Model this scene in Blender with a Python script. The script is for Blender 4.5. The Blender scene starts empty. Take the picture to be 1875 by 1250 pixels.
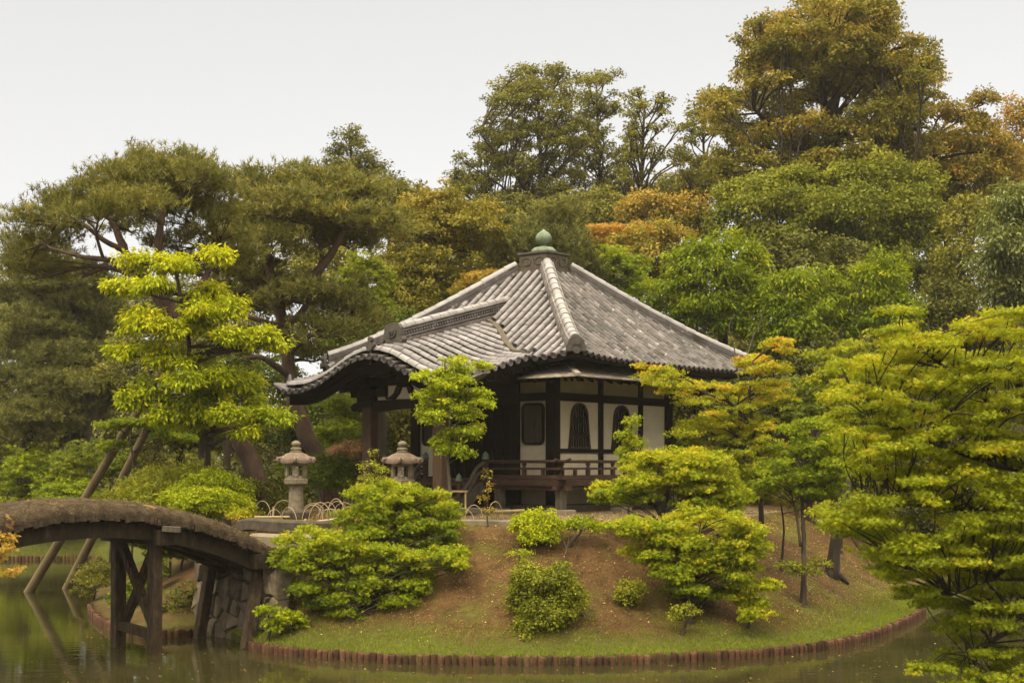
import bpy, math, random
import numpy as np
from mathutils import Vector, Matrix

# ------------------------------------------------------------ camera, sky, sun, exposure
scene = bpy.context.scene
COL = scene.collection
F = 2600.0                      # focal length in photo pixels (photo 1875 wide)
CAMH = 3.0                      # eye height over the pond
cam_data = bpy.data.cameras.new("camera")
cam = bpy.data.objects.new("camera", cam_data)
COL.objects.link(cam)
cam.location = (0, 0, CAMH)
cam.rotation_euler = (math.radians(90), 0, 0)
cam_data.sensor_width = 36.0
cam_data.lens = 36.0 * F / 1875.0
cam_data.shift_y = 225.0 / 1875.0
cam_data.clip_end = 2000.0
cam_data.dof.use_dof = True
cam_data.dof.focus_distance = 28.0
cam_data.dof.aperture_fstop = 3.2
scene.camera = cam

SUN_EL, SUN_ROT = math.radians(52), math.radians(215)
world = bpy.data.worlds.new("World")
scene.world = world
world.use_nodes = True
wn = world.node_tree.nodes; wl = world.node_tree.links
wn.clear()
w_out = wn.new('ShaderNodeOutputWorld')
w_sky = wn.new('ShaderNodeTexSky'); w_sky.sky_type = 'NISHITA'; w_sky.sun_disc = False
w_sky.sun_elevation = SUN_EL; w_sky.sun_rotation = SUN_ROT
w_hs = wn.new('ShaderNodeHueSaturation'); w_hs.inputs['Saturation'].default_value = 0.0
wl.new(w_sky.outputs[0], w_hs.inputs['Color'])
w_b1 = wn.new('ShaderNodeBackground'); w_b1.inputs['Strength'].default_value = 0.05
wl.new(w_hs.outputs[0], w_b1.inputs['Color'])
# overcast cloud deck: pale near the horizon, brighter towards the zenith
w_tc = wn.new('ShaderNodeTexCoord'); w_sep = wn.new('ShaderNodeSeparateXYZ')
wl.new(w_tc.outputs['Generated'], w_sep.inputs[0])
w_rmp = wn.new('ShaderNodeValToRGB')
wl.new(w_sep.outputs['Z'], w_rmp.inputs['Fac'])
cr = w_rmp.color_ramp
cr.elements[0].position = 0.34; cr.elements[0].color = (0.110, 0.110, 0.110, 1)
cr.elements[1].position = 1.0; cr.elements[1].color = (1.36, 1.21, 0.90, 1)
e = cr.elements.new(0.48); e.color = (0.58, 0.53, 0.42, 1)
w_ns = wn.new('ShaderNodeTexNoise'); w_ns.inputs['Scale'].default_value = 2.2; w_ns.inputs['Detail'].default_value = 4
wl.new(w_tc.outputs['Generated'], w_ns.inputs['Vector'])
w_mr = wn.new('ShaderNodeMapRange'); w_mr.inputs['To Min'].default_value = 1.95; w_mr.inputs['To Max'].default_value = 2.05
wl.new(w_ns.outputs['Fac'], w_mr.inputs['Value'])
w_b2 = wn.new('ShaderNodeBackground')
wl.new(w_rmp.outputs['Color'], w_b2.inputs['Color']); wl.new(w_mr.outputs[0], w_b2.inputs['Strength'])
w_add = wn.new('ShaderNodeAddShader')
wl.new(w_b1.outputs[0], w_add.inputs[0]); wl.new(w_b2.outputs[0], w_add.inputs[1])
wl.new(w_add.outputs[0], w_out.inputs['Surface'])

sun_data = bpy.data.lights.new("sun", 'SUN')
sun_data.energy = 1.5; sun_data.angle = math.radians(14); sun_data.color = (1.0, 0.90, 0.70)
sun = bpy.data.objects.new("sun", sun_data); COL.objects.link(sun)
# light arrives from high on the left, a little behind the camera
sd = Vector((-0.42, -0.55, 0.95)).normalized()
sun.rotation_euler = sd.to_track_quat('Z', 'Y').to_euler()
sun.location = (0, 0, 40)

scene.view_settings.view_transform = 'Standard'
scene.view_settings.look = 'None'
scene.view_settings.exposure = 0.9
scene.view_settings.gamma = 1.0
scene.view_settings.use_curve_mapping = False
scene.cycles.max_bounces = 12
scene.cycles.diffuse_bounces = 8
scene.cycles.glossy_bounces = 3
scene.cycles.transparent_max_bounces = 8

def P(px, py, D):
    """a point of the place seen at photo pixel (px, py), D metres in front of the eye"""
    return Vector(((px - 937.5) * D / F, D, CAMH + (850.0 - py) * D / F))

# ------------------------------------------------------------ materials
MATS = {}
def new_mat(name):
    m = bpy.data.materials.new(name); m.use_nodes = True
    nt = m.node_tree; nt.nodes.clear()
    out = nt.nodes.new('ShaderNodeOutputMaterial')
    MATS[name] = m
    return m, nt, out

def ramp(nt, stops, fac):
    r = nt.nodes.new('ShaderNodeValToRGB')
    nt.links.new(fac, r.inputs['Fac'])
    els = r.color_ramp.elements
    els[0].position = stops[0][0]; els[0].color = (*stops[0][1], 1)
    els[1].position = stops[-1][0]; els[1].color = (*stops[-1][1], 1)
    for p, c in stops[1:-1]:
        k = els.new(p); k.color = (*c, 1)
    return r.outputs['Color']

def noise(nt, scale, detail=5, rough=0.6, stretch=None, coord='Object'):
    tc = nt.nodes.new('ShaderNodeTexCoord')
    src = tc.outputs[coord]
    if stretch:
        mp = nt.nodes.new('ShaderNodeMapping'); mp.inputs['Scale'].default_value = stretch
        nt.links.new(src, mp.inputs['Vector']); src = mp.outputs[0]
    n = nt.nodes.new('ShaderNodeTexNoise')
    n.inputs['Scale'].default_value = scale; n.inputs['Detail'].default_value = detail; n.inputs['Roughness'].default_value = rough
    nt.links.new(src, n.inputs['Vector'])
    return n.outputs['Fac']

def mixc(nt, a, b, fac, mode='MIX'):
    m = nt.nodes.new('ShaderNodeMix'); m.data_type = 'RGBA'; m.blend_type = mode
    for sock, v in ((m.inputs[6], a), (m.inputs[7], b)):
        if isinstance(v, tuple): sock.default_value = (*v, 1)
        else: nt.links.new(v, sock)
    if isinstance(fac, (int, float)): m.inputs[0].default_value = fac
    else: nt.links.new(fac, m.inputs[0])
    return m.outputs[2]

def surf_mat(name, stops, scale=6, rough=0.8, bump=0.3, bump_scale=None, stretch=None, tint=None, spec=0.3,
             spots=None, bump_dist=0.02, metal=0.0, coord='Object'):
    """noise driven colour ramp; tint: (amount) multiplies by the per-face attribute; spots: (colour, scale, threshold)"""
    m, nt, out = new_mat(name)
    col = ramp(nt, stops, noise(nt, scale, 6, 0.65, stretch, coord))
    if spots:
        for (sc, ss, th) in spots:
            f = noise(nt, ss, 4, 0.6, None, coord)
            mr = nt.nodes.new('ShaderNodeMapRange'); mr.inputs['From Min'].default_value = th
            mr.inputs['From Max'].default_value = th + 0.07
            nt.links.new(f, mr.inputs['Value'])
            col = mixc(nt, col, sc, mr.outputs[0])
    if tint:
        at = nt.nodes.new('ShaderNodeAttribute'); at.attribute_name = 'tint'
        mr = nt.nodes.new('ShaderNodeMapRange'); mr.inputs['To Min'].default_value = 1 - tint; mr.inputs['To Max'].default_value = 1 + tint
        nt.links.new(at.outputs['Fac'], mr.inputs['Value'])
        cb = nt.nodes.new('ShaderNodeCombineColor')
        for i in range(3): nt.links.new(mr.outputs[0], cb.inputs[i])
        col = mixc(nt, col, cb.outputs[0], 1.0, 'MULTIPLY')
    b = nt.nodes.new('ShaderNodeBsdfPrincipled')
    nt.links.new(col, b.inputs['Base Color'])
    b.inputs['Roughness'].default_value = rough
    b.inputs['Specular IOR Level'].default_value = spec
    b.inputs['Metallic'].default_value = metal
    if bump:
        bp = nt.nodes.new('ShaderNodeBump'); bp.inputs['Strength'].default_value = bump; bp.inputs['Distance'].default_value = bump_dist
        nt.links.new(noise(nt, bump_scale or scale * 3, 6, 0.7, stretch, coord), bp.inputs['Height'])
        nt.links.new(bp.outputs[0], b.inputs['Normal'])
    nt.links.new(b.outputs[0], out.inputs['Surface'])
    return m

def leaf_mat(name, stops, trans=0.3, rough=0.5, spec=0.35):
    rough, spec = 0.62, spec * 0.4; trans = trans * 1.1
    m, nt, out = new_mat(name)
    at = nt.nodes.new('ShaderNodeAttribute'); at.attribute_name = 'tint'
    stops = [(p, ((r + 0.12 * max(0.0, g - r)) * 1.27, g * 1.25, bl * 0.7)) for p, (r, g, bl) in stops]
    col = ramp(nt, stops, at.outputs['Fac'])
    b = nt.nodes.new('ShaderNodeBsdfPrincipled')
    nt.links.new(col, b.inputs['Base Color']); b.inputs['Roughness'].default_value = rough
    b.inputs['Specular IOR Level'].default_value = spec
    t = nt.nodes.new('ShaderNodeBsdfTranslucent')
    nt.links.new(mixc(nt, col, (1.0, 0.95, 0.35), 1.0, 'MULTIPLY'), t.inputs['Color'])
    mx = nt.nodes.new('ShaderNodeMixShader'); mx.inputs[0].default_value = trans
    nt.links.new(b.outputs[0], mx.inputs[1]); nt.links.new(t.outputs[0], mx.inputs[2])
    nt.links.new(mx.outputs[0], out.inputs['Surface'])
    return m

# ------------------------------------------------------------ objects and meshes
def tag(o, label=None, cat=None, group=None, kind=None):
    if label: o['label'] = label
    if cat: o['category'] = cat
    if group: o['group'] = group
    if kind: o['kind'] = kind
    return o

def empty(name, loc=(0, 0, 0), rz=0.0, label=None, cat=None, group=None):
    o = bpy.data.objects.new(name, None); COL.objects.link(o)
    o.location = loc; o.rotation_euler = (0, 0, rz); o.empty_display_size = 0.2
    return tag(o, label, cat, group)

def link_mesh(name, me, mat, parent=None):
    if mat is not None: me.materials.append(mat)
    o = bpy.data.objects.new(name, me); COL.objects.link(o)
    if parent is not None: o.parent = parent
    return o

class MB:
    """collects faces and links them as one mesh object"""
    def __init__(self): self.v = []; self.f = []; self.t = []; self.base_t = 0.5
    def add(self, vs, fs, t=None):
        n = len(self.v); self.v.extend([tuple(p) for p in vs])
        for f in fs: self.f.append(tuple(n + i for i in f)); self.t.append(self.base_t if t is None else t)
    def box(self, c, s, rot=None, t=None, taper=1.0, bevel=0.0):
        hx, hy, hz = s[0] / 2, s[1] / 2, s[2] / 2
        vs = [Vector((x * (taper if z > 0 else 1), y * (taper if z > 0 else 1), z)) for z in (-hz, hz) for x, y in ((-hx, -hy), (hx, -hy), (hx, hy), (-hx, hy))]
        if rot is not None: vs = [rot @ p for p in vs]
        vs = [p + Vector(c) for p in vs]
        self.add(vs, [(3, 2, 1, 0), (4, 5, 6, 7), (0, 1, 5, 4), (1, 2, 6, 5), (2, 3, 7, 6), (3, 0, 4, 7)], t)
    def beam(self, a, b, w, h, up=(0, 0, 1), t=None):
        """rectangular bar from a to b, w across, h along up"""
        a = Vector(a); b = Vector(b); d = (b - a).normalized(); up = Vector(up)
        s = d.cross(up)
        if s.length < 1e-4: s = d.cross(Vector((0, 1, 0)))
        s.normalize(); u = s.cross(d).normalized()
        vs = []
        for p in (a, b):
            for i, j in ((-1, -1), (1, -1), (1, 1), (-1, 1)): vs.append(p + s * (i * w / 2) + u * (j * h / 2))
        self.add(vs, [(0, 1, 2, 3), (7, 6, 5, 4), (0, 4, 5, 1), (1, 5, 6, 2), (2, 6, 7, 3), (3, 7, 4, 0)], t)
    def tube(self, pts, rad, seg=8, cap=True, t=None, rough=0.0, rnd=None):
        pts = [Vector(p) for p in pts]
        if not hasattr(rad, '__len__'): rad = [rad] * len(pts)
        n0 = len(self.v); prev = None
        for i, p in enumerate(pts):
            d = (pts[min(i + 1, len(pts) - 1)] - pts[max(i - 1, 0)])
            if d.length < 1e-9: d = Vector((0, 0, 1))
            d.normalize()
            if prev is None:
                s = d.cross(Vector((0, 0, 1)))
                if s.length < 0.05: s = d.cross(Vector((0, 1, 0)))
            else: s = prev - d * prev.dot(d)
            s.normalize(); prev = s; u = d.cross(s)
            for k in range(seg):
                a = 2 * math.pi * k / seg
                r = rad[i] * (1 + (rough * (rnd.random() - 0.5) * 2 if rnd else 0))
                self.v.append(tuple(p + s * (math.cos(a) * r) + u * (math.sin(a) * r)))
        tt = self.base_t if t is None else t
        for i in range(len(pts) - 1):
            for k in range(seg):
                a = n0 + i * seg + k; b = n0 + i * seg + (k + 1) % seg
                self.f.append((a, b, b + seg, a + seg)); self.t.append(tt)
        if cap:
            self.f.append(tuple(n0 + k for k in reversed(range(seg)))); self.t.append(tt)
            m = n0 + (len(pts) - 1) * seg
            self.f.append(tuple(m + k for k in range(seg))); self.t.append(tt)
    def lathe(self, prof, c=(0, 0, 0), seg=24, t=None, sq=None):
        """prof: (r, z) from bottom to top; sq: n-sided outline"""
        seg = sq or seg; n0 = len(self.v); off = math.pi / seg if sq else 0
        for r, z in prof:
            for k in range(seg):
                a = 2 * math.pi * k / seg + off
                self.v.append((c[0] + r * math.cos(a), c[1] + r * math.sin(a), c[2] + z))
        tt = self.base_t if t is None else t
        for i in range(len(prof) - 1):
            for k in range(seg):
                a = n0 + i * seg + k; b = n0 + i * seg + (k + 1) % seg
                self.f.append((a, b, b + seg, a + seg)); self.t.append(tt)
        self.f.append(tuple(n0 + k for k in reversed(range(seg)))); self.t.append(tt)
        m = n0 + (len(prof) - 1) * seg
        self.f.append(tuple(m + k for k in range(seg))); self.t.append(tt)
    def prism(self, poly, origin, ex, ey, depth, t=None):
        """flat polygon (x, y list) in the plane ex, ey at origin, pushed by the depth vector"""
        o = Vector(origin); ex = Vector(ex); ey = Vector(ey); dv = Vector(depth); n = len(poly)
        vs = [o + ex * x + ey * y for x, y in poly] + [o + ex * x + ey * y + dv for x, y in poly]
        fs = [tuple(reversed(range(n))), tuple(range(n, 2 * n))] + [(i, (i + 1) % n, n + (i + 1) % n, n + i) for i in range(n)]
        self.add(vs, fs, t)
    def sweep_rect(self, pts, w, h, t=None):
        """continuous bar with a slightly rounded top along a curve"""
        pts = [Vector(p) for p in pts]; n0 = len(self.v); sec = [(-.5, -.5), (-.5, .32), (-.36, .5), (.36, .5), (.5, .32), (.5, -.5)]; k = len(sec)
        for i, p in enumerate(pts):
            d = (pts[min(i + 1, len(pts) - 1)] - pts[max(i - 1, 0)]).normalized(); s = d.cross(Vector((0, 0, 1))).normalized()
            for a, b in sec: self.v.append(tuple(p + s * (a * w) + Vector((0, 0, b * h))))
        tt = self.base_t if t is None else t
        for i in range(len(pts) - 1):
            for j in range(k):
                a = n0 + i * k + j; b = n0 + i * k + (j + 1) % k; self.f.append((a, b, b + k, a + k)); self.t.append(tt)
        self.f.append(tuple(n0 + j for j in reversed(range(k)))); self.t.append(tt)
        self.f.append(tuple(n0 + (len(pts) - 1) * k + j for j in range(k))); self.t.append(tt)
    def grid(self, fn, us, vs_, t=None):
        n0 = len(self.v)
        for a in us:
            for b in vs_: self.v.append(tuple(fn(a, b)))
        m = len(vs_); tt = self.base_t if t is None else t
        for i in range(len(us) - 1):
            for j in range(m - 1):
                a = n0 + i * m + j
                self.f.append((a, a + 1, a + m + 1, a + m)); self.t.append(tt)
    def build(self, name, mat, parent=None, smooth=False, auto=None, bevel=None):
        me = bpy.data.meshes.new(name); me.from_pydata(self.v, [], self.f)
        at = me.attributes.new('tint', 'FLOAT', 'FACE'); at.data.foreach_set('value', self.t)
        if smooth: me.polygons.foreach_set('use_smooth', [True] * len(me.polygons))
        if auto is not None and smooth:
            import bmesh
            bm = bmesh.new(); bm.from_mesh(me); ang = math.radians(auto)
            for ed in bm.edges:
                if len(ed.link_faces) == 2 and ed.calc_face_angle(0) > ang: ed.smooth = False
            bm.to_mesh(me); bm.free()
        me.update()
        o = link_mesh(name, me, mat, parent)
        if bevel:
            md = o.modifiers.new('bevel', 'BEVEL'); md.width = bevel; md.segments = 2; md.limit_method = 'ANGLE'
        return o

def soup(name, V, k, tint, mat, parent=None):
    """mesh of separate k-gons: V is (n*k, 3)"""
    n = len(V) // k
    me = bpy.data.meshes.new(name)
    me.vertices.add(n * k); me.vertices.foreach_set('co', np.ascontiguousarray(V, dtype=np.float32).ravel())
    me.loops.add(n * k); me.loops.foreach_set('vertex_index', np.arange(n * k, dtype=np.int32))
    me.polygons.add(n); me.polygons.foreach_set('loop_start', np.arange(0, n * k, k, dtype=np.int32))
    at = me.attributes.new('tint', 'FLOAT', 'FACE'); at.data.foreach_set('value', np.asarray(tint, dtype=np.float32))
    me.update(calc_edges=True)
    return link_mesh(name, me, mat, parent)

def catmull(pts, n=6):
    pts = [Vector(p) for p in pts]
    if len(pts) < 3: return [pts[0].lerp(pts[-1], i / n) for i in range(n + 1)]
    q = [pts[0] * 2 - pts[1]] + pts + [pts[-1] * 2 - pts[-2]]; out = []
    for i in range(1, len(q) - 2):
        for j in range(n):
            t = j / n; a, b, c, d = q[i - 1], q[i], q[i + 1], q[i + 2]
            out.append(0.5 * ((2 * b) + (c - a) * t + (2 * a - 5 * b + 4 * c - d) * t * t + (3 * b - a - 3 * c + d) * t ** 3))
    out.append(pts[-1]); return out

# ------------------------------------------------------------ material list
M_ground = None
M_stone = surf_mat('lantern_stone', [(0.3, (0.085, 0.068, 0.042)), (0.55, (0.18, 0.145, 0.095)), (0.8, (0.25, 0.21, 0.145))], 9, 0.9, 0.5, 60,
                   spots=[((0.13, 0.10, 0.06), 5, 0.60), ((0.47, 0.42, 0.33), 14, 0.64)])
M_stone_red = surf_mat('lantern_roof_stone', [(0.3, (0.09, 0.058, 0.04)), (0.55, (0.16, 0.115, 0.083)), (0.8, (0.25, 0.19, 0.14))], 10, 0.9, 0.6, 60,
                   spots=[((0.30, 0.27, 0.20), 11, 0.62)])
M_kerb = surf_mat('kerb_stone', [(0.3, (0.035, 0.027, 0.017)), (0.6, (0.075, 0.058, 0.038)), (0.85, (0.13, 0.105, 0.07))], 7, 0.9, 0.9, 30, coord='Object')
M_paving = surf_mat('paving_stone', [(0.3, (0.15, 0.12, 0.078)), (0.8, (0.24, 0.20, 0.14))], 7, 0.9, 0.4, 40)
M_rock = surf_mat('wall_rock', [(0.3, (0.05, 0.038, 0.022)), (0.55, (0.125, 0.095, 0.058)), (0.8, (0.21, 0.165, 0.105))], 5, 0.9, 0.8, 18, tint=0.35,
                  spots=[((0.05, 0.06, 0.015), 3, 0.62)])
M_tile = surf_mat('roof_tile', [(0.25, (0.082, 0.068, 0.065)), (0.45, (0.145, 0.127, 0.128)), (0.8, (0.22, 0.198, 0.205))], 4, 0.42, 0.25, 40, tint=0.42, spec=0.5,
                  spots=[((0.14, 0.12, 0.09), 2.2, 0.66)])
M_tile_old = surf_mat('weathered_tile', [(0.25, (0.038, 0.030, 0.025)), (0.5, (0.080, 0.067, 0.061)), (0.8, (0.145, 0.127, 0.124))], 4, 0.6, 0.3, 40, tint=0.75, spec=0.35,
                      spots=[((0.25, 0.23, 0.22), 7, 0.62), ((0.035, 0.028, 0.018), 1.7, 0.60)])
M_tile_dark = surf_mat('tile_underlay', [(0.3, (0.022, 0.018, 0.015)), (0.7, (0.05, 0.042, 0.037))], 9, 0.8, 0.3, 50)
M_ridge = surf_mat('ridge_tile', [(0.25, (0.14, 0.125, 0.12)), (0.6, (0.235, 0.218, 0.218)), (0.85, (0.34, 0.33, 0.335))], 4, 0.4, 0.3, 40, tint=0.2, spec=0.5)
M_oni = surf_mat('ridge_end_tile', [(0.3, (0.035, 0.029, 0.023)), (0.7, (0.09, 0.078, 0.066))], 14, 0.75, 0.5, 60)
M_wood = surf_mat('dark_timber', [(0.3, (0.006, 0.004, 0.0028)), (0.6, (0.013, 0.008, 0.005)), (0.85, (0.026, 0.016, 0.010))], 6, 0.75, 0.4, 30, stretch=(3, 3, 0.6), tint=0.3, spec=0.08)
M_wood_red = surf_mat('veranda_timber', [(0.3, (0.022, 0.010, 0.005)), (0.6, (0.05, 0.022, 0.012)), (0.85, (0.09, 0.045, 0.025))], 8, 0.7, 0.4, 30, tint=0.3)
M_wood_warm = surf_mat('warm_timber', [(0.3, (0.036, 0.019, 0.010)), (0.6, (0.08, 0.043, 0.022)), (0.85, (0.14, 0.078, 0.042))], 6, 0.75, 0.4, 30, stretch=(4, 4, 0.5))
M_wood_grey = surf_mat('grey_timber', [(0.3, (0.045, 0.035, 0.022)), (0.6, (0.10, 0.08, 0.055)), (0.85, (0.19, 0.155, 0.11))], 5, 0.85, 0.7, 22, stretch=(5, 5, 0.6), tint=0.3)
M_shingle = surf_mat('board_roof', [(0.3, (0.15, 0.12, 0.09)), (0.6, (0.26, 0.215, 0.17)), (0.85, (0.37, 0.32, 0.265))], 6, 0.8, 0.5, 30, tint=0.35)
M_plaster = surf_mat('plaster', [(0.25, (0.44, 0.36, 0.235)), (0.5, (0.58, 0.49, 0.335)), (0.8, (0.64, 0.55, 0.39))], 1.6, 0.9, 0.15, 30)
M_wood_shade = surf_mat('shade_painted_timber', [(0.3, (0.004, 0.0028, 0.002)), (0.8, (0.012, 0.008, 0.005))], 6, 0.9, 0.3, 30, spec=0.03)  # near-black timber: the darkness under the porch roof put into its colour
M_plaster_darker = surf_mat('darker_plaster', [(0.3, (0.30, 0.245, 0.15)), (0.7, (0.38, 0.315, 0.20))], 2.5, 0.9, 0.1, 40)  # darker plaster tone for panels above the wall beam and below the floor
M_box = surf_mat('finial_base', [(0.3, (0.045, 0.035, 0.025)), (0.7, (0.10, 0.08, 0.055))], 10, 0.75, 0.3, 50)
M_copper = surf_mat('green_copper', [(0.3, (0.06, 0.082, 0.045)), (0.5, (0.115, 0.155, 0.09)), (0.7, (0.21, 0.235, 0.17))], 7, 0.6, 0.2, 50, stretch=(1, 1, 0.4))
M_bamboo = surf_mat('pale_bamboo', [(0.3, (0.28, 0.20, 0.11)), (0.7, (0.46, 0.35, 0.21))], 12, 0.5, 0.1, 50)
M_bamboo_old = surf_mat('old_bamboo', [(0.3, (0.22, 0.16, 0.06)), (0.7, (0.40, 0.30, 0.13))], 8, 0.5, 0.1, 50)
M_log = surf_mat('edging_log', [(0.3, (0.045, 0.022, 0.012)), (0.55, (0.105, 0.052, 0.030)), (0.8, (0.19, 0.11, 0.066))], 22, 0.85, 0.8, 45, stretch=(3, 3, 0.8), spec=0.15)
_nt = M_log.node_tree; _b = [n for n in _nt.nodes if n.type == 'BSDF_PRINCIPLED'][0]; _src = _b.inputs['Base Color'].links[0].from_socket
_oi = _nt.nodes.new('ShaderNodeObjectInfo')
_nt.links.new(mixc(_nt, _src, ramp(_nt, [(0.0, (0.45, 0.48, 0.5)), (0.5, (1.0, 0.95, 0.9)), (0.85, (1.15, 1.12, 1.05)), (1.0, (1.4, 1.45, 1.45))], _oi.outputs['Random']), 1.0, 'MULTIPLY'), _b.inputs['Base Color'])
M_bark = surf_mat('bark', [(0.3, (0.025, 0.018, 0.011)), (0.6, (0.06, 0.043, 0.027)), (0.85, (0.11, 0.085, 0.055))], 5, 0.9, 1.0, 14, stretch=(1, 1, 0.25), bump_dist=0.05)
M_bark_red = surf_mat('red_pine_bark', [(0.3, (0.030, 0.019, 0.012)), (0.6, (0.082, 0.045, 0.027)), (0.85, (0.15, 0.085, 0.052))], 4, 0.9, 1.0, 12, stretch=(1, 1, 0.35), bump_dist=0.05)
M_bark_dark = surf_mat('dark_bark', [(0.3, (0.012, 0.009, 0.006)), (0.7, (0.045, 0.032, 0.02))], 5, 0.9, 1.0, 10, stretch=(1, 1, 0.25), bump_dist=0.06)
M_pole = surf_mat('prop_pole', [(0.3, (0.075, 0.05, 0.022)), (0.7, (0.16, 0.115, 0.055))], 3, 0.8, 0.5, 20, stretch=(1, 1, 0.3))
M_turf = surf_mat('bridge_bark_layer', [(0.3, (0.035, 0.024, 0.014)), (0.55, (0.085, 0.060, 0.036)), (0.8, (0.155, 0.118, 0.076))], 7, 0.95, 1.0, 26, bump_dist=0.08, spec=0.1,
                  spots=[((0.33, 0.185, 0.075), 2.3, 0.63)])
M_beam = surf_mat('bridge_timber', [(0.3, (0.013, 0.009, 0.005)), (0.6, (0.038, 0.027, 0.016)), (0.85, (0.09, 0.066, 0.042))], 4, 0.85, 0.7, 22, stretch=(2, 2, 1), spec=0.1)
M_post = surf_mat('bridge_post_timber', [(0.3, (0.018, 0.011, 0.006)), (0.55, (0.055, 0.037, 0.022)), (0.8, (0.13, 0.095, 0.06))], 5, 0.85, 0.9, 16, stretch=(3, 3, 0.7), bump_dist=0.03, spec=0.12)
# ------------------------------------------------------------ the lie of the land
SHORE = [(-80, 44), (-30, 44.9), (-16, 44.6), (-12.8, 44.2), (-11.2, 40), (-9.9, 34), (-8.7, 29.3), (-7.5, 26.2), (-6.75, 25.2), (-6.0, 24.65),
         (-5.45, 24.95), (-5.15, 24.9), (-4.42, 23.42), (-4.0, 22.75), (-3.45, 22.28), (-2.84, 21.95), (-1.54, 21.42), (0, 21.25), (1.33, 21.3), (3.04, 21.78), (4.44, 22.5),
         (5.57, 23.6), (6.62, 25.2), (7.5, 26.9), (8.3, 28.6), (9.2, 30.4), (11, 33.5), (15, 37.5), (25, 41), (45, 44), (90, 47)]
def resample(poly, step):
    pts = [Vector((*p, 0)) for p in poly]; sm = catmull(pts, 8); out = [sm[0]]; acc = 0.0
    for a, b in zip(sm, sm[1:]):
        L = (b - a).length
        while acc + L >= step:
            t = (step - acc) / L; a = a.lerp(b, t); out.append(a.copy()); L = (b - a).length; acc = 0.0
        acc += L
    return out
_sh = np.array([(p.x, p.y) for p in resample(SHORE, 0.4)])

def shore_dist(x, y):
    """signed distance to the shoreline, + on land (numpy arrays)"""
    x = np.asarray(x, float); y = np.asarray(y, float); shp = x.shape
    q = np.stack([x.ravel(), y.ravel()], 1); best = np.full(len(q), 1e9); sgn = np.ones(len(q))
    A = _sh[:-1]; B = _sh[1:]; E = B - A; L2 = (E ** 2).sum(1)
    for i in range(len(A)):
        w = q - A[i]; t = np.clip((w @ E[i]) / L2[i], 0, 1); d = w - t[:, None] * E[i]; dd = (d ** 2).sum(1)
        m = dd < best; best[m] = dd[m]
    # inside test: count crossings of a ray going to -y
    cross = np.zeros(len(q), int)
    for i in range(len(A)):
        c = ((A[i, 0] <= q[:, 0]) & (B[i, 0] > q[:, 0])) | ((B[i, 0] <= q[:, 0]) & (A[i, 0] > q[:, 0]))
        if not c.any(): continue
        yy = A[i, 1] + (q[:, 0] - A[i, 0]) / (E[i, 0] if E[i, 0] else 1e-9) * E[i, 1]
        cross += (c & (yy < q[:, 1]))
    sgn = np.where(cross % 2 == 1, 1.0, -1.0)
    return (np.sqrt(best) * sgn).reshape(shp)

def sstep(a, b, x): 
    t = np.clip((x - a) / (b - a), 0, 1); return t * t * (3 - 2 * t)

def wob(x, y):
    return (np.sin(x * 1.7 + y * 0.9) + np.sin(x * 0.8 - y * 2.1 + 1.3) + 0.6 * np.sin(x * 3.9 + y * 3.1) + 0.4 * np.sin(x * 7.1 - y * 6.3 + 2)) / 4

def ground_z(x, y, d=None):
    x = np.asarray(x, float); y = np.asarray(y, float)
    if d is None: d = shore_dist(x, y)
    far = sstep(36, 44, y) * sstep(-6, -11, x)
    top = 1.92 * (1 - far) + 0.9 * far
    near_bridge = np.exp(-(((x + 3.7) ** 2 + (y - 25.3) ** 2) / 1.3 ** 2))
    dd = d * (1 + 1.6 * near_bridge)
    prof = 0.13 + 0.16 * sstep(0, 0.7, dd) + (top - 0.29) * (0.35 * sstep(0.4, 3.9, dd) + 0.65 * np.clip((dd - 0.5) / 3.2, 0, 1))
    z = prof + 0.11 * sstep(4.0, 8, dd)
    z += np.clip(y - 40, 0, 60) * (0.04 + 0.10 * sstep(-12, 6, x))
    z += wob(x, y) * 0.06 * sstep(0.3, 2, dd) * (1 - 0.8 * np.exp(-(((x - 0.5) ** 2 + (y - 32) ** 2) / 36)))
    zk = 1.98 * sstep(25.0, 25.35, y - np.maximum(0, -4.0 - x) * 1.1) * sstep(-5.2, -4.8, x) * sstep(-2.2, -2.7, x) * (y < 27.5)
    z = np.maximum(z, zk)
    # far banks of the pond on the camera's side
    n1 = np.minimum(x - 6.6 - (y - 10) * 0.02, 16.8 - y)         # right, where the foreground maple stands
    n2 = np.minimum(-9.3 - x, 21.2 - y)                          # left, where the bridge starts
    n3 = 3.0 - y
    dn = np.maximum(np.maximum(n1, n2), n3)
    zn = 0.13 + 1.3 * sstep(0.0, 2.5, dn) + wob(x, y) * 0.04
    water = -0.7 - 0 * x
    z = np.where(d > 0, z, water)
    z = np.where((d <= 0) & (dn > 0), zn, z)
    return z

def gz(x, y): return float(ground_z(np.array([x]), np.array([y]))[0])
def on_ground(px, D):
    x = (px - 937.5) * D / F
    return Vector((x, D, gz(x, D)))

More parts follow.
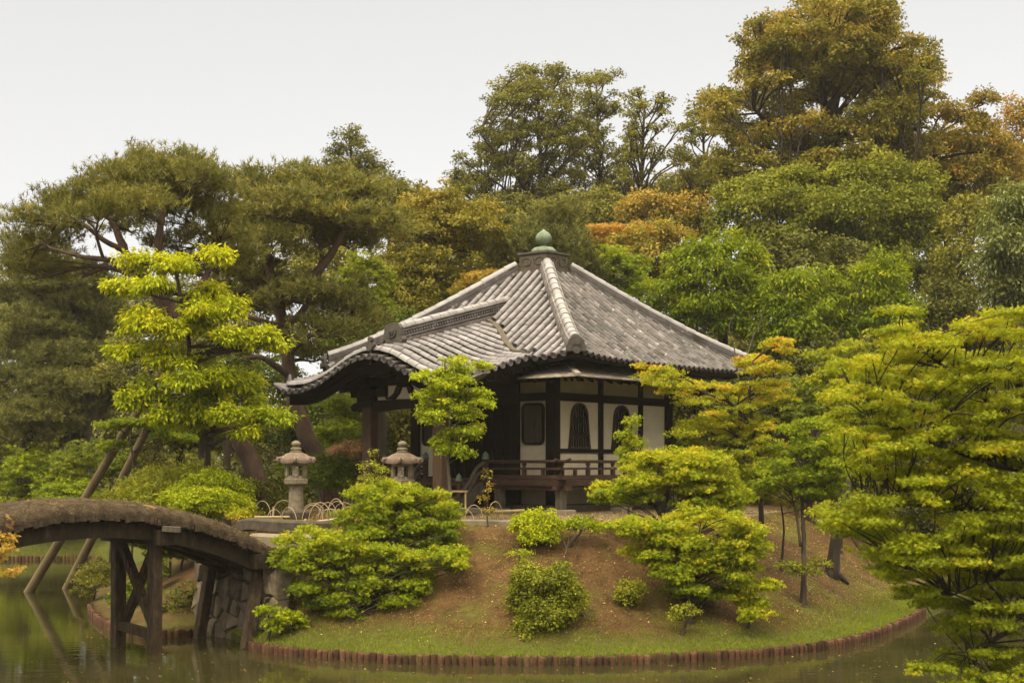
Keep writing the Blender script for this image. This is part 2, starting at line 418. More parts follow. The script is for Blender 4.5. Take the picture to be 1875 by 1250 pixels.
xs = np.unique(np.concatenate([np.linspace(-150, -16, 30), np.arange(-16, 13, 0.14), np.linspace(13, 150, 32)]))
ys = np.unique(np.concatenate([np.linspace(-30, 18, 30), np.arange(18, 33, 0.14), np.arange(33, 50, 0.5), np.linspace(50, 240, 40)]))
X, Y = np.meshgrid(xs, ys, indexing='ij')
Dd = shore_dist(X, Y); Z = ground_z(X, Y, Dd)
me = bpy.data.meshes.new('ground'); nx, ny = X.shape
me.vertices.add(nx * ny); me.vertices.foreach_set('co', np.stack([X, Y, Z], -1).astype(np.float32).ravel())
idx = np.arange(nx * ny).reshape(nx, ny)
q = np.stack([idx[:-1, :-1], idx[1:, :-1], idx[1:, 1:], idx[:-1, 1:]], -1).reshape(-1, 4)
me.loops.add(q.size); me.loops.foreach_set('vertex_index', q.ravel().astype(np.int32))
me.polygons.add(len(q)); me.polygons.foreach_set('loop_start', np.arange(0, q.size, 4, dtype=np.int32))
me.polygons.foreach_set('use_smooth', np.ones(len(q), bool))
me.update(calc_edges=True)
# grass grows in a ragged belt along the water and on the far bank; packed sand lies round the hall
at = me.attributes.new('grass', 'FLOAT', 'POINT')
grass = sstep(1.15, 0.35, Dd + 0.45 * wob(X * 1.3, Y * 1.1)) + sstep(34, 38, Y) * sstep(-6, -9, X) + 0.35 * sstep(37, 42, Y)
grass = grass * np.where((X < -4.9) & (Y < 36), 0.25, 1.0)
at.data.foreach_set('value', np.clip(grass, 0, 1).astype(np.float32).ravel())
at = me.attributes.new('sand', 'FLOAT', 'POINT')
sand = sstep(6.0, 5.2, np.hypot(X - 0.7, (Y - 32.5))) 
sand = np.maximum(sand, sstep(1.6, 1.0, np.abs(Y - 27.9 - 0.12 * np.sin(X))) * sstep(3.6, 4.2, Dd) * (X < 9))
sand = np.where(Dd < 3.7, 0, sand)
at.data.foreach_set('value', sand.astype(np.float32).ravel())

M_ground, nt, out = new_mat('earth_and_moss')
soil = ramp(nt, [(0.3, (0.030, 0.017, 0.007)), (0.45, (0.075, 0.043, 0.017)), (0.58, (0.12, 0.072, 0.029)), (0.75, (0.19, 0.122, 0.052))], noise(nt, 1.6, 12, 0.78))
fine = ramp(nt, [(0.3, (0.55, 0.5, 0.45)), (0.7, (1.35, 1.25, 1.15))], noise(nt, 28, 5, 0.7))
soil = mixc(nt, soil, fine, 1.0, 'MULTIPLY')
moss = ramp(nt, [(0.3, (0.05, 0.055, 0.008)), (0.7, (0.13, 0.12, 0.02))], noise(nt, 9, 6, 0.7))
mm = nt.nodes.new('ShaderNodeMapRange'); mm.inputs['From Min'].default_value = 0.50; mm.inputs['From Max'].default_value = 0.66
nt.links.new(noise(nt, 0.9, 7, 0.65), mm.inputs['Value'])
base = mixc(nt, soil, moss, mm.outputs[0])
ag = nt.nodes.new('ShaderNodeAttribute'); ag.attribute_name = 'grass'
gr = ramp(nt, [(0.3, (0.045, 0.050, 0.008)), (0.7, (0.10, 0.105, 0.017))], noise(nt, 12, 6, 0.7))
base = mixc(nt, base, gr, ag.outputs['Fac'])
asd = nt.nodes.new('ShaderNodeAttribute'); asd.attribute_name = 'sand'
sc_ = ramp(nt, [(0.3, (0.16, 0.125, 0.075)), (0.7, (0.27, 0.215, 0.135))], noise(nt, 5, 8, 0.75))
base = mixc(nt, base, sc_, asd.outputs['Fac'])
b = nt.nodes.new('ShaderNodeBsdfPrincipled'); nt.links.new(base, b.inputs['Base Color']); b.inputs['Roughness'].default_value = 0.95
b.inputs['Specular IOR Level'].default_value = 0.15
bp = nt.nodes.new('ShaderNodeBump'); bp.inputs['Strength'].default_value = 0.9; bp.inputs['Distance'].default_value = 0.06
nt.links.new(noise(nt, 11, 8, 0.75), bp.inputs['Height']); nt.links.new(bp.outputs[0], b.inputs['Normal'])
nt.links.new(b.outputs[0], out.inputs['Surface'])
tag(link_mesh('ground', me, M_ground), kind='structure')

# water: murky olive pond
M_water, nt, out = new_mat('pond_water')
b = nt.nodes.new('ShaderNodeBsdfPrincipled')
nt.links.new(ramp(nt, [(0.35, (0.021, 0.019, 0.006)), (0.65, (0.036, 0.031, 0.011))], noise(nt, 0.5, 4, 0.6)), b.inputs['Base Color'])
b.inputs['Roughness'].default_value = 0.035; b.inputs['IOR'].default_value = 1.33
bp = nt.nodes.new('ShaderNodeBump'); bp.inputs['Strength'].default_value = 0.11; bp.inputs['Distance'].default_value = 0.02
nt.links.new(noise(nt, 3.2, 3, 0.5, (0.6, 1.6, 1)), bp.inputs['Height']); nt.links.new(bp.outputs[0], b.inputs['Normal'])
nt.links.new(b.outputs[0], out.inputs['Surface'])
mb = MB(); mb.add([(-150, -30, 0), (150, -30, 0), (150, 60, 0), (-150, 60, 0)], [(0, 1, 2, 3)])
tag(mb.build('water', M_water), kind='structure')

# far hill behind the garden
M_hill = surf_mat('wooded_hill', [(0.3, (0.018, 0.020, 0.006)), (0.7, (0.05, 0.05, 0.014))], 0.5, 0.95, 1.0, 1.2, bump_dist=0.8, coord='Object')
# ------------------------------------------------------------ log edging, every log its own object
R = random.Random(5)
log_meshes = []
for k in range(8):
    m_ = MB(); r = 0.052; seg = 9; ang = [1 + 0.10 * (R.random() - 0.5) for _ in range(seg)]
    rings = [(0.0, 1.0), (0.40, 1.0), (0.455, 0.99), (0.468, 0.86)]
    vs = []
    tx, ty = (R.random() - 0.5) * 0.02, (R.random() - 0.5) * 0.02
    for z, s in rings:
        for j in range(seg):
            a = 2 * math.pi * j / seg; vs.append((math.cos(a) * r * s * ang[j] + tx * z, math.sin(a) * r * s * ang[j] + ty * z, z - 0.30 + (0.012 * math.sin(a + k) if z > 0.4 else 0)))
    fs = [(i * seg + j, i * seg + (j + 1) % seg, (i + 1) * seg + (j + 1) % seg, (i + 1) * seg + j) for i in range(3) for j in range(seg)]
    fs.append(tuple(3 * seg + j for j in range(seg)))
    m_.add(vs, fs)
    me = bpy.data.meshes.new('edging_log'); me.from_pydata(m_.v, [], m_.f)
    me.polygons.foreach_set('use_smooth', [True] * len(me.polygons)); me.materials.append(M_log); log_meshes.append(me)
def edging(poly, label, group, step=0.108, sink=0.0):
    for i, p in enumerate(resample(poly, step)):
        o = bpy.data.objects.new('edging_log', log_meshes[R.randrange(8)]); COL.objects.link(o)
        o.location = (p.x, p.y, -0.028 + R.uniform(-0.02, 0.016) - sink); o.rotation_euler = (R.gauss(0, .035), R.gauss(0, .035), R.uniform(0, 6.28))
        s = R.uniform(0.82, 1.10); o.scale = (s, s, 1)
        tag(o, label, 'log', group)
i0 = SHORE.index((-4.42, 23.42))
def seg_of(a, b):
    pts = catmull([Vector((*p, 0)) for p in SHORE], 8)
    return [(p.x, p.y) for p in pts if True][a * 8:b * 8 + 1]
edging([(p[0] * 1.0, p[1] - 0.03) for p in seg_of(i0, SHORE.index((8.3, 28.6)))], 'short upright brown log in the edging along the grassy front bank', 'logs edging the front bank')
edging([(p[0], p[1] - 0.03) for p in seg_of(SHORE.index((-8.7, 29.3)), SHORE.index((-5.45, 24.95)))], 'short upright brown log in the edging of the cove behind the bridge posts', 'logs edging the cove under the bridge')
edging([(p[0], p[1] - 0.03) for p in seg_of(SHORE.index((-16, 44.6)), SHORE.index((-12.8, 44.2)))], 'small upright log in the edging of the far bank seen under the bridge', 'logs edging the far bank', 0.115)
# ------------------------------------------------------------ the temple hall
# local axes of the hall: -y towards the porch, +x towards the side with the two bell-shaped windows
HALL_RZ = math.atan2(-0.629, 0.777)
hall = empty('temple_hall', (0.736, 33.0, 2.03), HALL_RZ,
             'small temple hall with grey tiled pyramid roof, curved porch gable and white plaster walls', 'temple hall')
HS = 3.62          # half side of the tiled roof
def zm(t, w=0.0):
    """height of the main roof, t = distance from the axis, w along the eave"""
    s = (t - 0.45) / (HS - 0.45); s = max(0.0, min(1.05, s))
    return 5.40 - 2.31 * s - 0.34 * s * (1 - s) + 0.13 * (min(abs(w), HS) / HS) ** 5 * s ** 2
def prof(w, t):
    aw = abs(w)
    b1 = math.exp(-(aw / 1.25) ** 2.2); b2 = max(0.0, 1 - aw / 2.6) ** 1.12
    m = min(1.0, max(0.0, (5.3 - t) / 3.0)) * 0.75
    return b1 * (1 - m) + b2 * m
def zp(w, t):
    """height of the porch roof surface"""
    return 2.62 + 0.66 * prof(w, t) + 0.25 * (5.5 - t) + 0.07 * max(0.0, abs(w) - 2.0)
PW = 2.5
RR = random.Random(11)

def tile_row(mb, pts, ups, r, lens=0.27, side=None, cap=True, seg=6, tbase=None, lift=0.0):
    """half-round tiles laid end to end from pts[0] (eave) to pts[-1]"""
    pts = [Vector(p) for p in pts]; L = [0.0]
    for a, b in zip(pts, pts[1:]): L.append(L[-1] + (b - a).length)
    tot = L[-1]
    if tot < 0.08: return
    def at(s):
        s = max(0.0, min(tot, s))
        for i in range(len(L) - 1):
            if s <= L[i + 1] + 1e-9:
                k = (s - L[i]) / max(1e-9, L[i + 1] - L[i]); return pts[i].lerp(pts[i + 1], k), (pts[i + 1] - pts[i]).normalized(), Vector(ups[i]).lerp(Vector(ups[i + 1]), k).normalized()
        return pts[-1], (pts[-1] - pts[-2]).normalized(), Vector(ups[-1])
    n = max(1, round(tot / lens)); rowt = RR.uniform(-0.17, 0.17)
    for i in range(n):
        s0, s1 = tot * i / n, tot * (i + 1) / n + (0.012 if i < n - 1 else 0)
        t = min(1.0, max(0.0, 0.5 + rowt + RR.gauss(0, 0.2)))
        if RR.random() < 0.06: t = RR.uniform(0, 0.15)
        rr = r * RR.uniform(0.97, 1.03); dz = RR.uniform(-0.004, 0.004)
        rings = []
        sub = 1 if n > 3 else 2
        for j in range(sub + 1):
            s = s0 + (s1 - s0) * j / sub
            p, d, u = at(s); sdv = d.cross(u).normalized(); u = sdv.cross(d).normalized(); rad = rr * (1.0 - 0.11 * j / sub)
            rings.append([p + sdv * (math.cos(a) * rad) + u * (math.sin(a) * rad + dz + lift) for a in [math.pi * k / seg for k in range(seg + 1)]])
        vs = [v for rg in rings for v in rg]; m = seg + 1
        fs = [(j * m + k, j * m + k + 1, (j + 1) * m + k + 1, (j + 1) * m + k) for j in range(sub) for k in range(seg)]
        fs.append(tuple(reversed(range(m))))     # face of the lower end
        mb.add(vs, fs, t)
    if cap:   # round eave-end disc
        p, d, u = at(0); sdv = d.cross(u).normalized(); c = p - d * 0.012 + u * lift; n0 = 12; vs = []
        for dd, rad in ((0.03, r * 1.1), (-0.01, r * 1.1), (-0.01, r * 0.8), (0.004, r * 0.74)):
            vs += [c + d * dd + sdv * (math.cos(2 * math.pi * k / n0) * rad) + u * (math.sin(2 * math.pi * k / n0) * rad) for k in range(n0)]
        fs = [(i * n0 + k, i * n0 + (k + 1) % n0, (i + 1) * n0 + (k + 1) % n0, (i + 1) * n0 + k) for i in range(3) for k in range(n0)] + [tuple(3 * n0 + k for k in range(n0))]
        mb.add(vs, fs, 0.25)

# main roof: under-surface of flat tiles, four faces
def face_map(k):
    a = k * math.pi / 2      # face 0 looks to -y, face 1 to +x
    ex = Vector((math.cos(a), math.sin(a), 0)); en = Vector((math.sin(a), -math.cos(a), 0))
    return ex, en
pan = MB()
for k in range(4):
    ex, en = face_map(k)
    for j in range(12):
        t0 = 0.45 + (HS - 0.45) * j / 12; t1 = 0.45 + (HS - 0.45) * (j + 1) / 12; nn = 12
        lo = [ex * (t1 * (2 * i / nn - 1)) + en * t1 + Vector((0, 0, zm(t1, t1 * (2 * i / nn - 1)))) for i in range(nn + 1)]
        hi = [ex * (t0 * (2 * i / nn - 1)) + en * t0 + Vector((0, 0, zm(t0, t0 * (2 * i / nn - 1)))) for i in range(nn + 1)]
        pan.add(lo + hi, [(i, i + 1, nn + 2 + i, nn + 1 + i) for i in range(nn)], 0.5)
roof = pan.build('tiled_roof', M_tile_dark, hall)
roof['label'] = 'pyramid roof of grey round tiles'

SP = 0.238
for k in range(4):
    ex, en = face_map(k); mb = MB(); n = int(HS / SP)
    flat = MB()
    sp = SP if k in (0, 3) else 0.200; n = int((HS - 0.05) / sp)
    for i in range(-n, n + 1):
        w = i * sp; ts = max(0.52, abs(w) + 0.10)
        if k == 0 and abs(w) < 2.1 and False: continue
        if HS + 0.05 - ts < 0.15: continue
        m = max(3, int((HS - ts) / 0.25)); pts = []; ups = []
        for j in range(m + 1):
            t = HS + 0.05 + (ts - HS - 0.05) * j / m; pts.append(ex * w + en * t + Vector((0, 0, zm(t, w) + 0.028)))
            sl = (zm(t + 0.05, w) - zm(t - 0.05, w)) / 0.1; ups.append((-en * sl + Vector((0, 0, 1))).normalized())
        if k == 0:   # rows stop where the porch roof covers them
            keep = [j for j, p in enumerate(pts) if not (abs(w) < 2.45 and zp(w, (HS + 0.05 + (ts - HS - 0.05) * j / m)) > p.z + 0.02 and (HS + 0.05 + (ts - HS - 0.05) * j / m) > 1.35)]
            if len(keep) < 2: continue
            pts = [pts[j] for j in keep]; ups = [ups[j] for j in keep]; cap = keep[0] == 0
        else: cap = True
        tile_row(mb, pts, ups, 0.066 if k in (0, 3) else 0.054, 0.27 if k in (0, 3) else 0.23, cap=cap)
        # flat pan tiles between the rows, each lapping the next
        if i < n:
            wm = w + sp / 2; t_top = max(0.52, abs(wm) + 0.1); nn = int((HS - t_top) / 0.13)
            for j in range(nn):
                ta = HS + 0.03 - j * 0.13; tb = ta - 0.15
                if k == 0 and abs(wm) < 2.45 and zp(wm, ta) > zm(ta, wm) and ta > 1.3: continue
                a = ex * (wm - sp / 2 + .02) + en * ta; b_ = ex * (wm + sp / 2 - .02) + en * ta; c = ex * (wm + sp / 2 - .02) + en * tb; d = ex * (wm - sp / 2 + .02) + en * tb
                za, zb = zm(ta, wm) + 0.030, zm(tb, wm) + 0.006
                flat.add([a + Vector((0, 0, za - .02)), b_ + Vector((0, 0, za - .02)), b_ + Vector((0, 0, za)), a + Vector((0, 0, za)), c + Vector((0, 0, zb)), d + Vector((0, 0, zb))],
                         [(0, 1, 2, 3), (3, 2, 4, 5)], RR.uniform(0.1, 0.7))
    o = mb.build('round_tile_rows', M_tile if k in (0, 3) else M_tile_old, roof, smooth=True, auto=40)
    flat.build('flat_tiles', M_tile_dark, roof)

# eave board and dark soffit under the main eave
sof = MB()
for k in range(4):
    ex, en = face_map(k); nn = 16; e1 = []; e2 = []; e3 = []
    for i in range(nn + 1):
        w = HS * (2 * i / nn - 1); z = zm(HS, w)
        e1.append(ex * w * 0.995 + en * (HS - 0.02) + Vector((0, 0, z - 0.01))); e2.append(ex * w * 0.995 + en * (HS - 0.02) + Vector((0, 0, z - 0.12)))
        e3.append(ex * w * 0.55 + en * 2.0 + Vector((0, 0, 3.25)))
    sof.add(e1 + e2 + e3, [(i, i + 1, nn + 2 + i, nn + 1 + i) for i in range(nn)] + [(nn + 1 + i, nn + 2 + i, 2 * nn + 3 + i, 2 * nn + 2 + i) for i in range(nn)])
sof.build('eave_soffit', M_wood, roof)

# hip ridges
for k, (sx, sy) in enumerate(((1, -1), (1, 1), (-1, 1), (-1, -1))):
    mb = MB(); pts = []
    d = Vector((sx, sy, 0))
    for j in range(15):
        t = 0.44 + (3.50 - 0.44) * j / 14; pts.append(d * t + Vector((0, 0, zm(t, t))))
    sd_ = Vector((-sy, sx, 0)).normalized()
    def layer(wd, z0, z1, t, tt0=0, tt1=15):
        for a, b in zip(pts[tt0:tt1 - 1], pts[tt0 + 1:tt1]):
            vs = [p + sd_ * (s * wd / 2) + Vector((0, 0, z)) for p in (a, b) for s, z in ((-1, z0), (1, z0), (1, z1), (-1, z1))]
            mb.add(vs, [(0, 1, 2, 3), (7, 6, 5, 4), (3, 2, 6, 7), (0, 3, 7, 4), (1, 5, 6, 2)], t)
    layer(0.34, -0.04, 0.06, 0.5); layer(0.27, 0.06, 0.085, 0.0); layer(0.31, 0.085, 0.11, 0.9); layer(0.25, 0.11, 0.13, 0.0); layer(0.29, 0.13, 0.155, 0.9); layer(0.24, 0.155, 0.17, 0.0); layer(0.28, 0.17, 0.19, 0.9)
    o = mb.build('hip_ridge', M_tile_old, roof)
    mt = MB(); up = Vector((0, 0, 1))
    tile_row(mt, [p + up * 0.185 for p in reversed(pts)], [(up + d * 0.35).normalized()] * 15, 0.112, 0.30, cap=False, seg=8)
    mt.build('ridge_cap_tiles', M_ridge, roof, smooth=True, auto=40)
    # ridge-end tile: a round-shouldered plate with a boss and a disc below
    m2 = MB(); e = d * 3.56 + Vector((0, 0, zm(3.5, 3.5))); dn = d.normalized()
    poly = [(0.20, -0.06), (0.20, 0.05)] + [(0.175 * math.cos(a), 0.06 + 0.185 * math.sin(a)) for a in [math.pi * q / 10 for q in range(11)]] + [(-0.20, 0.05), (-0.20, -0.06)]
    m2.prism(poly, e - dn * 0.04, sd_, Vector((0, 0, 1)), dn * 0.07)
    for rr_, ww in ((0.085, 0.07), (0.045, 0.10)):
        m2.tube([e + Vector((0, 0, 0.10)), e + Vector((0, 0, 0.10)) + dn * ww], rr_, 12)
    m2.tube([e + Vector((0, 0, -0.04)) - dn * 0.05, e + Vector((0, 0, -0.05)) + dn * 0.12], 0.07, 12)
    m2.build('ridge_end_tile', M_oni, roof)

# ---- porch roof with the curved gable
TF = 5.5
pr = MB()
us = [0.9 + (TF + 0.10 - 0.9) * i / 24 for i in range(25)]; ws = [-PW + 2 * PW * i / 40 for i in range(41)]
pr.grid(lambda t, w: (w, -t, zp(w, t)), us, ws)
proof = pr.build('porch_roof', M_tile_dark, hall, smooth=True)
proof['label'] = 'porch roof with an undulating gable'
rows = MB(); flat = MB()
t = 5.36; ri = 0
while t > 1.5:
    for sgn in (-1, 1):
        pts = []; ups = []; m = 22
        for j in range(m + 1):
            w = sgn * (PW + 0.04 + (0.10 - PW - 0.04) * j / m); z = zp(w, t) + 0.03
            if t < HS + 0.1 and z < zm(t, w) + 0.05: continue
            sl = (zp(w + 0.03, t) - zp(w - 0.03, t)) / 0.06
            pts.append(Vector((w, -t, z))); ups.append(Vector((-sl, -0.0, 1)).normalized())
        if len(pts) > 2: tile_row(rows, pts, ups, 0.088 if ri == 0 else 0.067, 0.25, cap=abs(pts[0].x) > PW - 0.05, seg=7 if ri == 0 else 6)
        # flat tiles between
        wq = PW
        while wq > 0.15:
            wa, wb = sgn * wq, sgn * (wq - 0.15); tm = t - 0.12
            if not (tm < HS + 0.1 and zp(wa, tm) < zm(tm, wa) + 0.03):
                ta, tb = t - 0.04, t - 0.20
                flat.add([(wa, -ta, zp(wa, ta) + .032), (wa, -tb, zp(wa, tb) + .032), (wb, -tb, zp(wb, tb) + .008), (wb, -ta, zp(wb, ta) + .008), (wa, -ta, zp(wa, ta) + .01), (wa, -tb, zp(wa, tb) + .01)],
                         [(0, 1, 2, 3), (4, 5, 1, 0)], RR.uniform(0.1, 0.7))
            wq -= 0.13
    t -= 0.24 if ri > 0 else 0.27; ri += 1
rows.build('round_tile_rows', M_tile, proof, smooth=True, auto=40)
flat.build('flat_tiles', M_tile_dark, proof)
# verge: big curved rolls along the gable edge
vg = MB()
for tt, rad, lift in ((5.60, 0.098, 0.0),):
    for sgn in (-1, 1):
        pts = []; ups = []
        for j in range(33):
            w = sgn * (PW - 0.02 - (PW - 0.02) * j / 32); sl = (zp(w + 0.03, tt) - zp(w - 0.03, tt)) / 0.06
            pts.append(Vector((w, -tt, zp(w, tt) + 0.02 + lift))); ups.append(Vector((-sl, 0, 1)).normalized())
        tile_row(vg, pts, ups, rad, 0.25, cap=True, seg=8)
vg.build('verge_tiles', M_ridge, proof, smooth=True, auto=40)
# round tile ends facing forward all along the gable edge, with drip plates between
ve = MB(); s_ = -2.42
while s_ < 2.45:
    z = zp(s_, 5.62) - 0.085; sl = (zp(s_ + .03, 5.62) - zp(s_ - .03, 5.62)) / .06
    up = Vector((-sl, 0, 1)).normalized()
    c = Vector((s_, -5.55, z)); f = Vector((s_, -5.84, z - 0.035))
    tile_row(ve, [f, c], [up, up], 0.055, 0.3, cap=True, seg=6)
    ds = 0.205 / math.sqrt(1 + sl * sl)
    w2 = s_ + ds / 2; z2 = zp(w2, 5.62) - 0.10; sl2 = (zp(w2 + .03, 5.62) - zp(w2 - .03, 5.62)) / .06; sd2 = Vector((1, 0, sl2)).normalized()
    for q in range(2):
        a = Vector((w2, -5.58, z2)); hw = ds * 0.42
        ve.add([a - sd2 * hw, a + sd2 * hw, a + sd2 * hw + Vector((0, -0.23, -0.03)), a - sd2 * hw + Vector((0, -0.23, -0.03)),
                a + sd2 * hw + Vector((0, -0.23, -0.075)), a - sd2 * hw + Vector((0, -0.23, -0.075))], [(0, 1, 2, 3), (3, 2, 4, 5)], 0.4)
        break
    s_ += ds
ve.build('gable_edge_tiles', M_tile_old, proof, smooth=True, auto=40)
# porch ridge: stacked courses with a pierced pattern band, sloping gently down to the front
rg = MB(); pts = [Vector((0, -t_, zp(0, t_))) for t_ in [1.28 + (4.98 - 1.28) * i / 10 for i in range(11)]]
def rlayer(mb, wd, z0, z1, t):
    for a, b in zip(pts[:-1], pts[1:]):
        vs = [p + Vector((s * wd / 2, 0, z)) for p in (a, b) for s, z in ((-1, z0), (1, z0), (1, z1), (-1, z1))]
        mb.add(vs, [(3, 2, 1, 0), (4, 5, 6, 7), (2, 3, 7, 6), (3, 0, 4, 7), (5, 1, 2, 6)], t)
rlayer(rg, 0.40, -0.02, 0.10, 0.65); rlayer(rg, 0.26, 0.10, 0.15, 0.3); rlayer(rg, 0.30, 0.15, 0.175, 0.9); rlayer(rg, 0.22, 0.175, 0.27, 0.0)
rlayer(rg, 0.28, 0.27, 0.295, 0.9); rlayer(rg, 0.24, 0.298, 0.325, 0.35); rlayer(rg, 0.29, 0.328, 0.35, 0.9)
for sgn in (-1, 1):
    for i in range(46):
        k = (i + 0.5) / 46; p = pts[0].lerp(pts[-1], k); k2 = k * 10; j = min(9, int(k2)); p = pts[j].lerp(pts[j + 1], k2 - j)
        rg.tube([p + Vector((sgn * 0.105, 0, 0.222)), p + Vector((sgn * 0.128, 0, 0.222))], 0.030, 8, t=0.8)
prg = rg.build('porch_ridge', M_tile_old, proof)
mt = MB(); tile_row(mt, [p + Vector((0, 0, 0.345)) for p in reversed(pts)], [Vector((0, 0, 1))] * 11, 0.095, 0.28, cap=False, seg=8)
mt.build('ridge_cap_tiles', M_ridge, proof, smooth=True, auto=40)
m2 = MB(); e = pts[-1] + Vector((0, -0.04, 0.0))
poly = [(0.27, -0.06), (0.31, 0.02), (0.24, 0.10), (0.235, 0.24), (0.22, 0.36), (0.16, 0.435), (0.06, 0.455), (-0.06, 0.455), (-0.16, 0.435), (-0.22, 0.36), (-0.235, 0.24), (-0.24, 0.10), (-0.31, 0.02), (-0.27, -0.06)]
m2.prism(poly, e + Vector((0, 0.05, 0)), (1, 0, 0), (0, 0, 1), (0, -0.10, 0))
for rr_, ww in ((0.125, 0.085), (0.075, 0.11), (0.035, 0.14)):
    m2.tube([e + Vector((0, 0, 0.27)), e + Vector((0, -ww, 0.27))], rr_, 14)
for sx in (-1, 1):
    m2.tube([e + Vector((sx * 0.27, 0.04, 0.10)), e + Vector((sx * 0.27, -0.10, 0.10))], 0.07, 10)
    m2.tube([e + Vector((sx * 0.33, 0.02, 0.0)), e + Vector((sx * 0.33, -0.08, 0.0))], 0.045, 10)
m2.build('ridge_end_tile', M_oni, proof)
m2 = MB(); e = Vector((0, -5.66, zp(0, 5.6) + 0.10))      # small scroll ornament on the crest of the gable edge
m2.tube([e + Vector((0, 0, -0.02)), e + Vector((0, -0.08, -0.02))], 0.085, 10); m2.tube([e + Vector((0, 0.01, 0.13)), e + Vector((0, -0.07, 0.13))], 0.055, 10)
for sx in (-1, 1): m2.tube([e + Vector((sx * 0.085, 0, 0.02)), e + Vector((sx * 0.085, -0.07, 0.02))], 0.045, 8)
m2.tube([e + Vector((0, -0.03, -0.05)), e + Vector((0, -0.03, -0.38))], 0.022, 8)
m2.build('gable_ornament', M_oni, proof)
# flared corners at the foot of the gable, each with a little upright fin
for sx in (-1, 1):
    m2 = MB(); z0 = zp(PW, 5.5); p0 = Vector((sx * 2.40, 0, 0))
    for (y, dz) in ((-5.80, -0.10),):
        vs = [Vector((sx * 2.40, -5.84, z0 - 0.10)), Vector((sx * 2.40, -5.20, z0 + 0.0)), Vector((sx * 2.98, -5.50, z0 + 0.07)), Vector((sx * 2.94, -5.66, z0 + 0.05)),
              Vector((sx * 2.40, -5.84, z0 - 0.18)), Vector((sx * 2.40, -5.20, z0 - 0.08)), Vector((sx * 2.98, -5.50, z0 + 0.04)), Vector((sx * 2.94, -5.66, z0 + 0.02))]
        m2.add(vs, [(0, 1, 2, 3), (7, 6, 5, 4), (0, 3, 7, 4), (1, 5, 6, 2), (3, 2, 6, 7)] if sx < 0 else [(3, 2, 1, 0), (4, 5, 6, 7), (4, 7, 3, 0), (2, 6, 5, 1), (7, 6, 2, 3)])
    m2.prism([(-0.10, 0), (0.10, 0), (0.03, 0.08), (0.0, 0.20), (-0.05, 0.08)], Vector((sx * 2.45, -5.66, z0 + 0.02)), (1, 0, 0), (0, 0, 1), (0, 0.05, 0))
    m2.build('corner_tile', M_tile, proof)
# valley gutters where the porch roof meets the main roof
for sx in (-1, 1):
    vl = []
    for i in range(24):
        w = 2.5 * i / 23; best = None
        for j in range(120):
            t_ = 1.2 + 2.6 * j / 119
            if zp(w, t_) > zm(t_, w) + 0.03: best = t_; break
        if best: vl.append(Vector((sx * w, -best, zm(best, w) + 0.10)))
    m2 = MB()
    if len(vl) > 2:
        for a, b in zip(vl[:-1], vl[1:]): m2.beam(a, b + (b - a) * 0.05, 0.12, 0.09)
        m2.build('valley_gutter', M_wood_grey, proof)

# barge board, ceiling and rafters of the porch
bb = MB()
ws2 = [-2.55 + 5.1 * i / 48 for i in range(49)]
def bboard(y, yd, top, hgt):
    hi = [Vector((w, y, zp(w, 5.6) - top)) for w in ws2]; lo = [Vector((w, y, zp(w, 5.6) - top - hgt(w))) for w in ws2]; n = 49
    hb = [p + Vector((0, yd, 0)) for p in hi]; lb = [p + Vector((0, yd, 0)) for p in lo]
    bb.add(hi + lo + hb + lb, [(n + i, n + i + 1, i + 1, i) for i in range(n - 1)] + [(2 * n + i, 2 * n + i + 1, 3 * n + i + 1, 3 * n + i) for i in range(n - 1)]
           + [(n + i + 1, n + i, 3 * n + i, 3 * n + i + 1) for i in range(n - 1)] + [(i, i + 1, 2 * n + i + 1, 2 * n + i) for i in range(n - 1)] + [(0, 2 * n, 3 * n, n), (n - 1, 2 * n - 1, 4 * n - 1, 3 * n - 1)])
bboard(-5.66, 0.09, 0.13, lambda w: 0.12 + 0.03 * math.cos(w * 1.3))
bboard(-5.56, 0.06, 0.20, lambda w: 0.20 + 0.10 * max(0, 1 - abs(w) / 0.4))
bb.build('barge_board', M_wood_shade, proof)
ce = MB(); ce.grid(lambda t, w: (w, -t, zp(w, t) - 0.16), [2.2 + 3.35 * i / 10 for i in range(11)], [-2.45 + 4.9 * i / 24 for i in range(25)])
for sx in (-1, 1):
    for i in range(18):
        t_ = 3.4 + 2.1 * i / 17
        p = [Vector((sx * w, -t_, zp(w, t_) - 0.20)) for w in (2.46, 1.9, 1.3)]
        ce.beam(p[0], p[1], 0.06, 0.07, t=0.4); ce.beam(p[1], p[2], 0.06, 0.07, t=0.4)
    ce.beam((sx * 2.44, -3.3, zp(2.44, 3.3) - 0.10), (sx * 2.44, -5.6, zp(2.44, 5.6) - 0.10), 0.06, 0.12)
ce.build('porch_ceiling', M_wood_shade, proof)

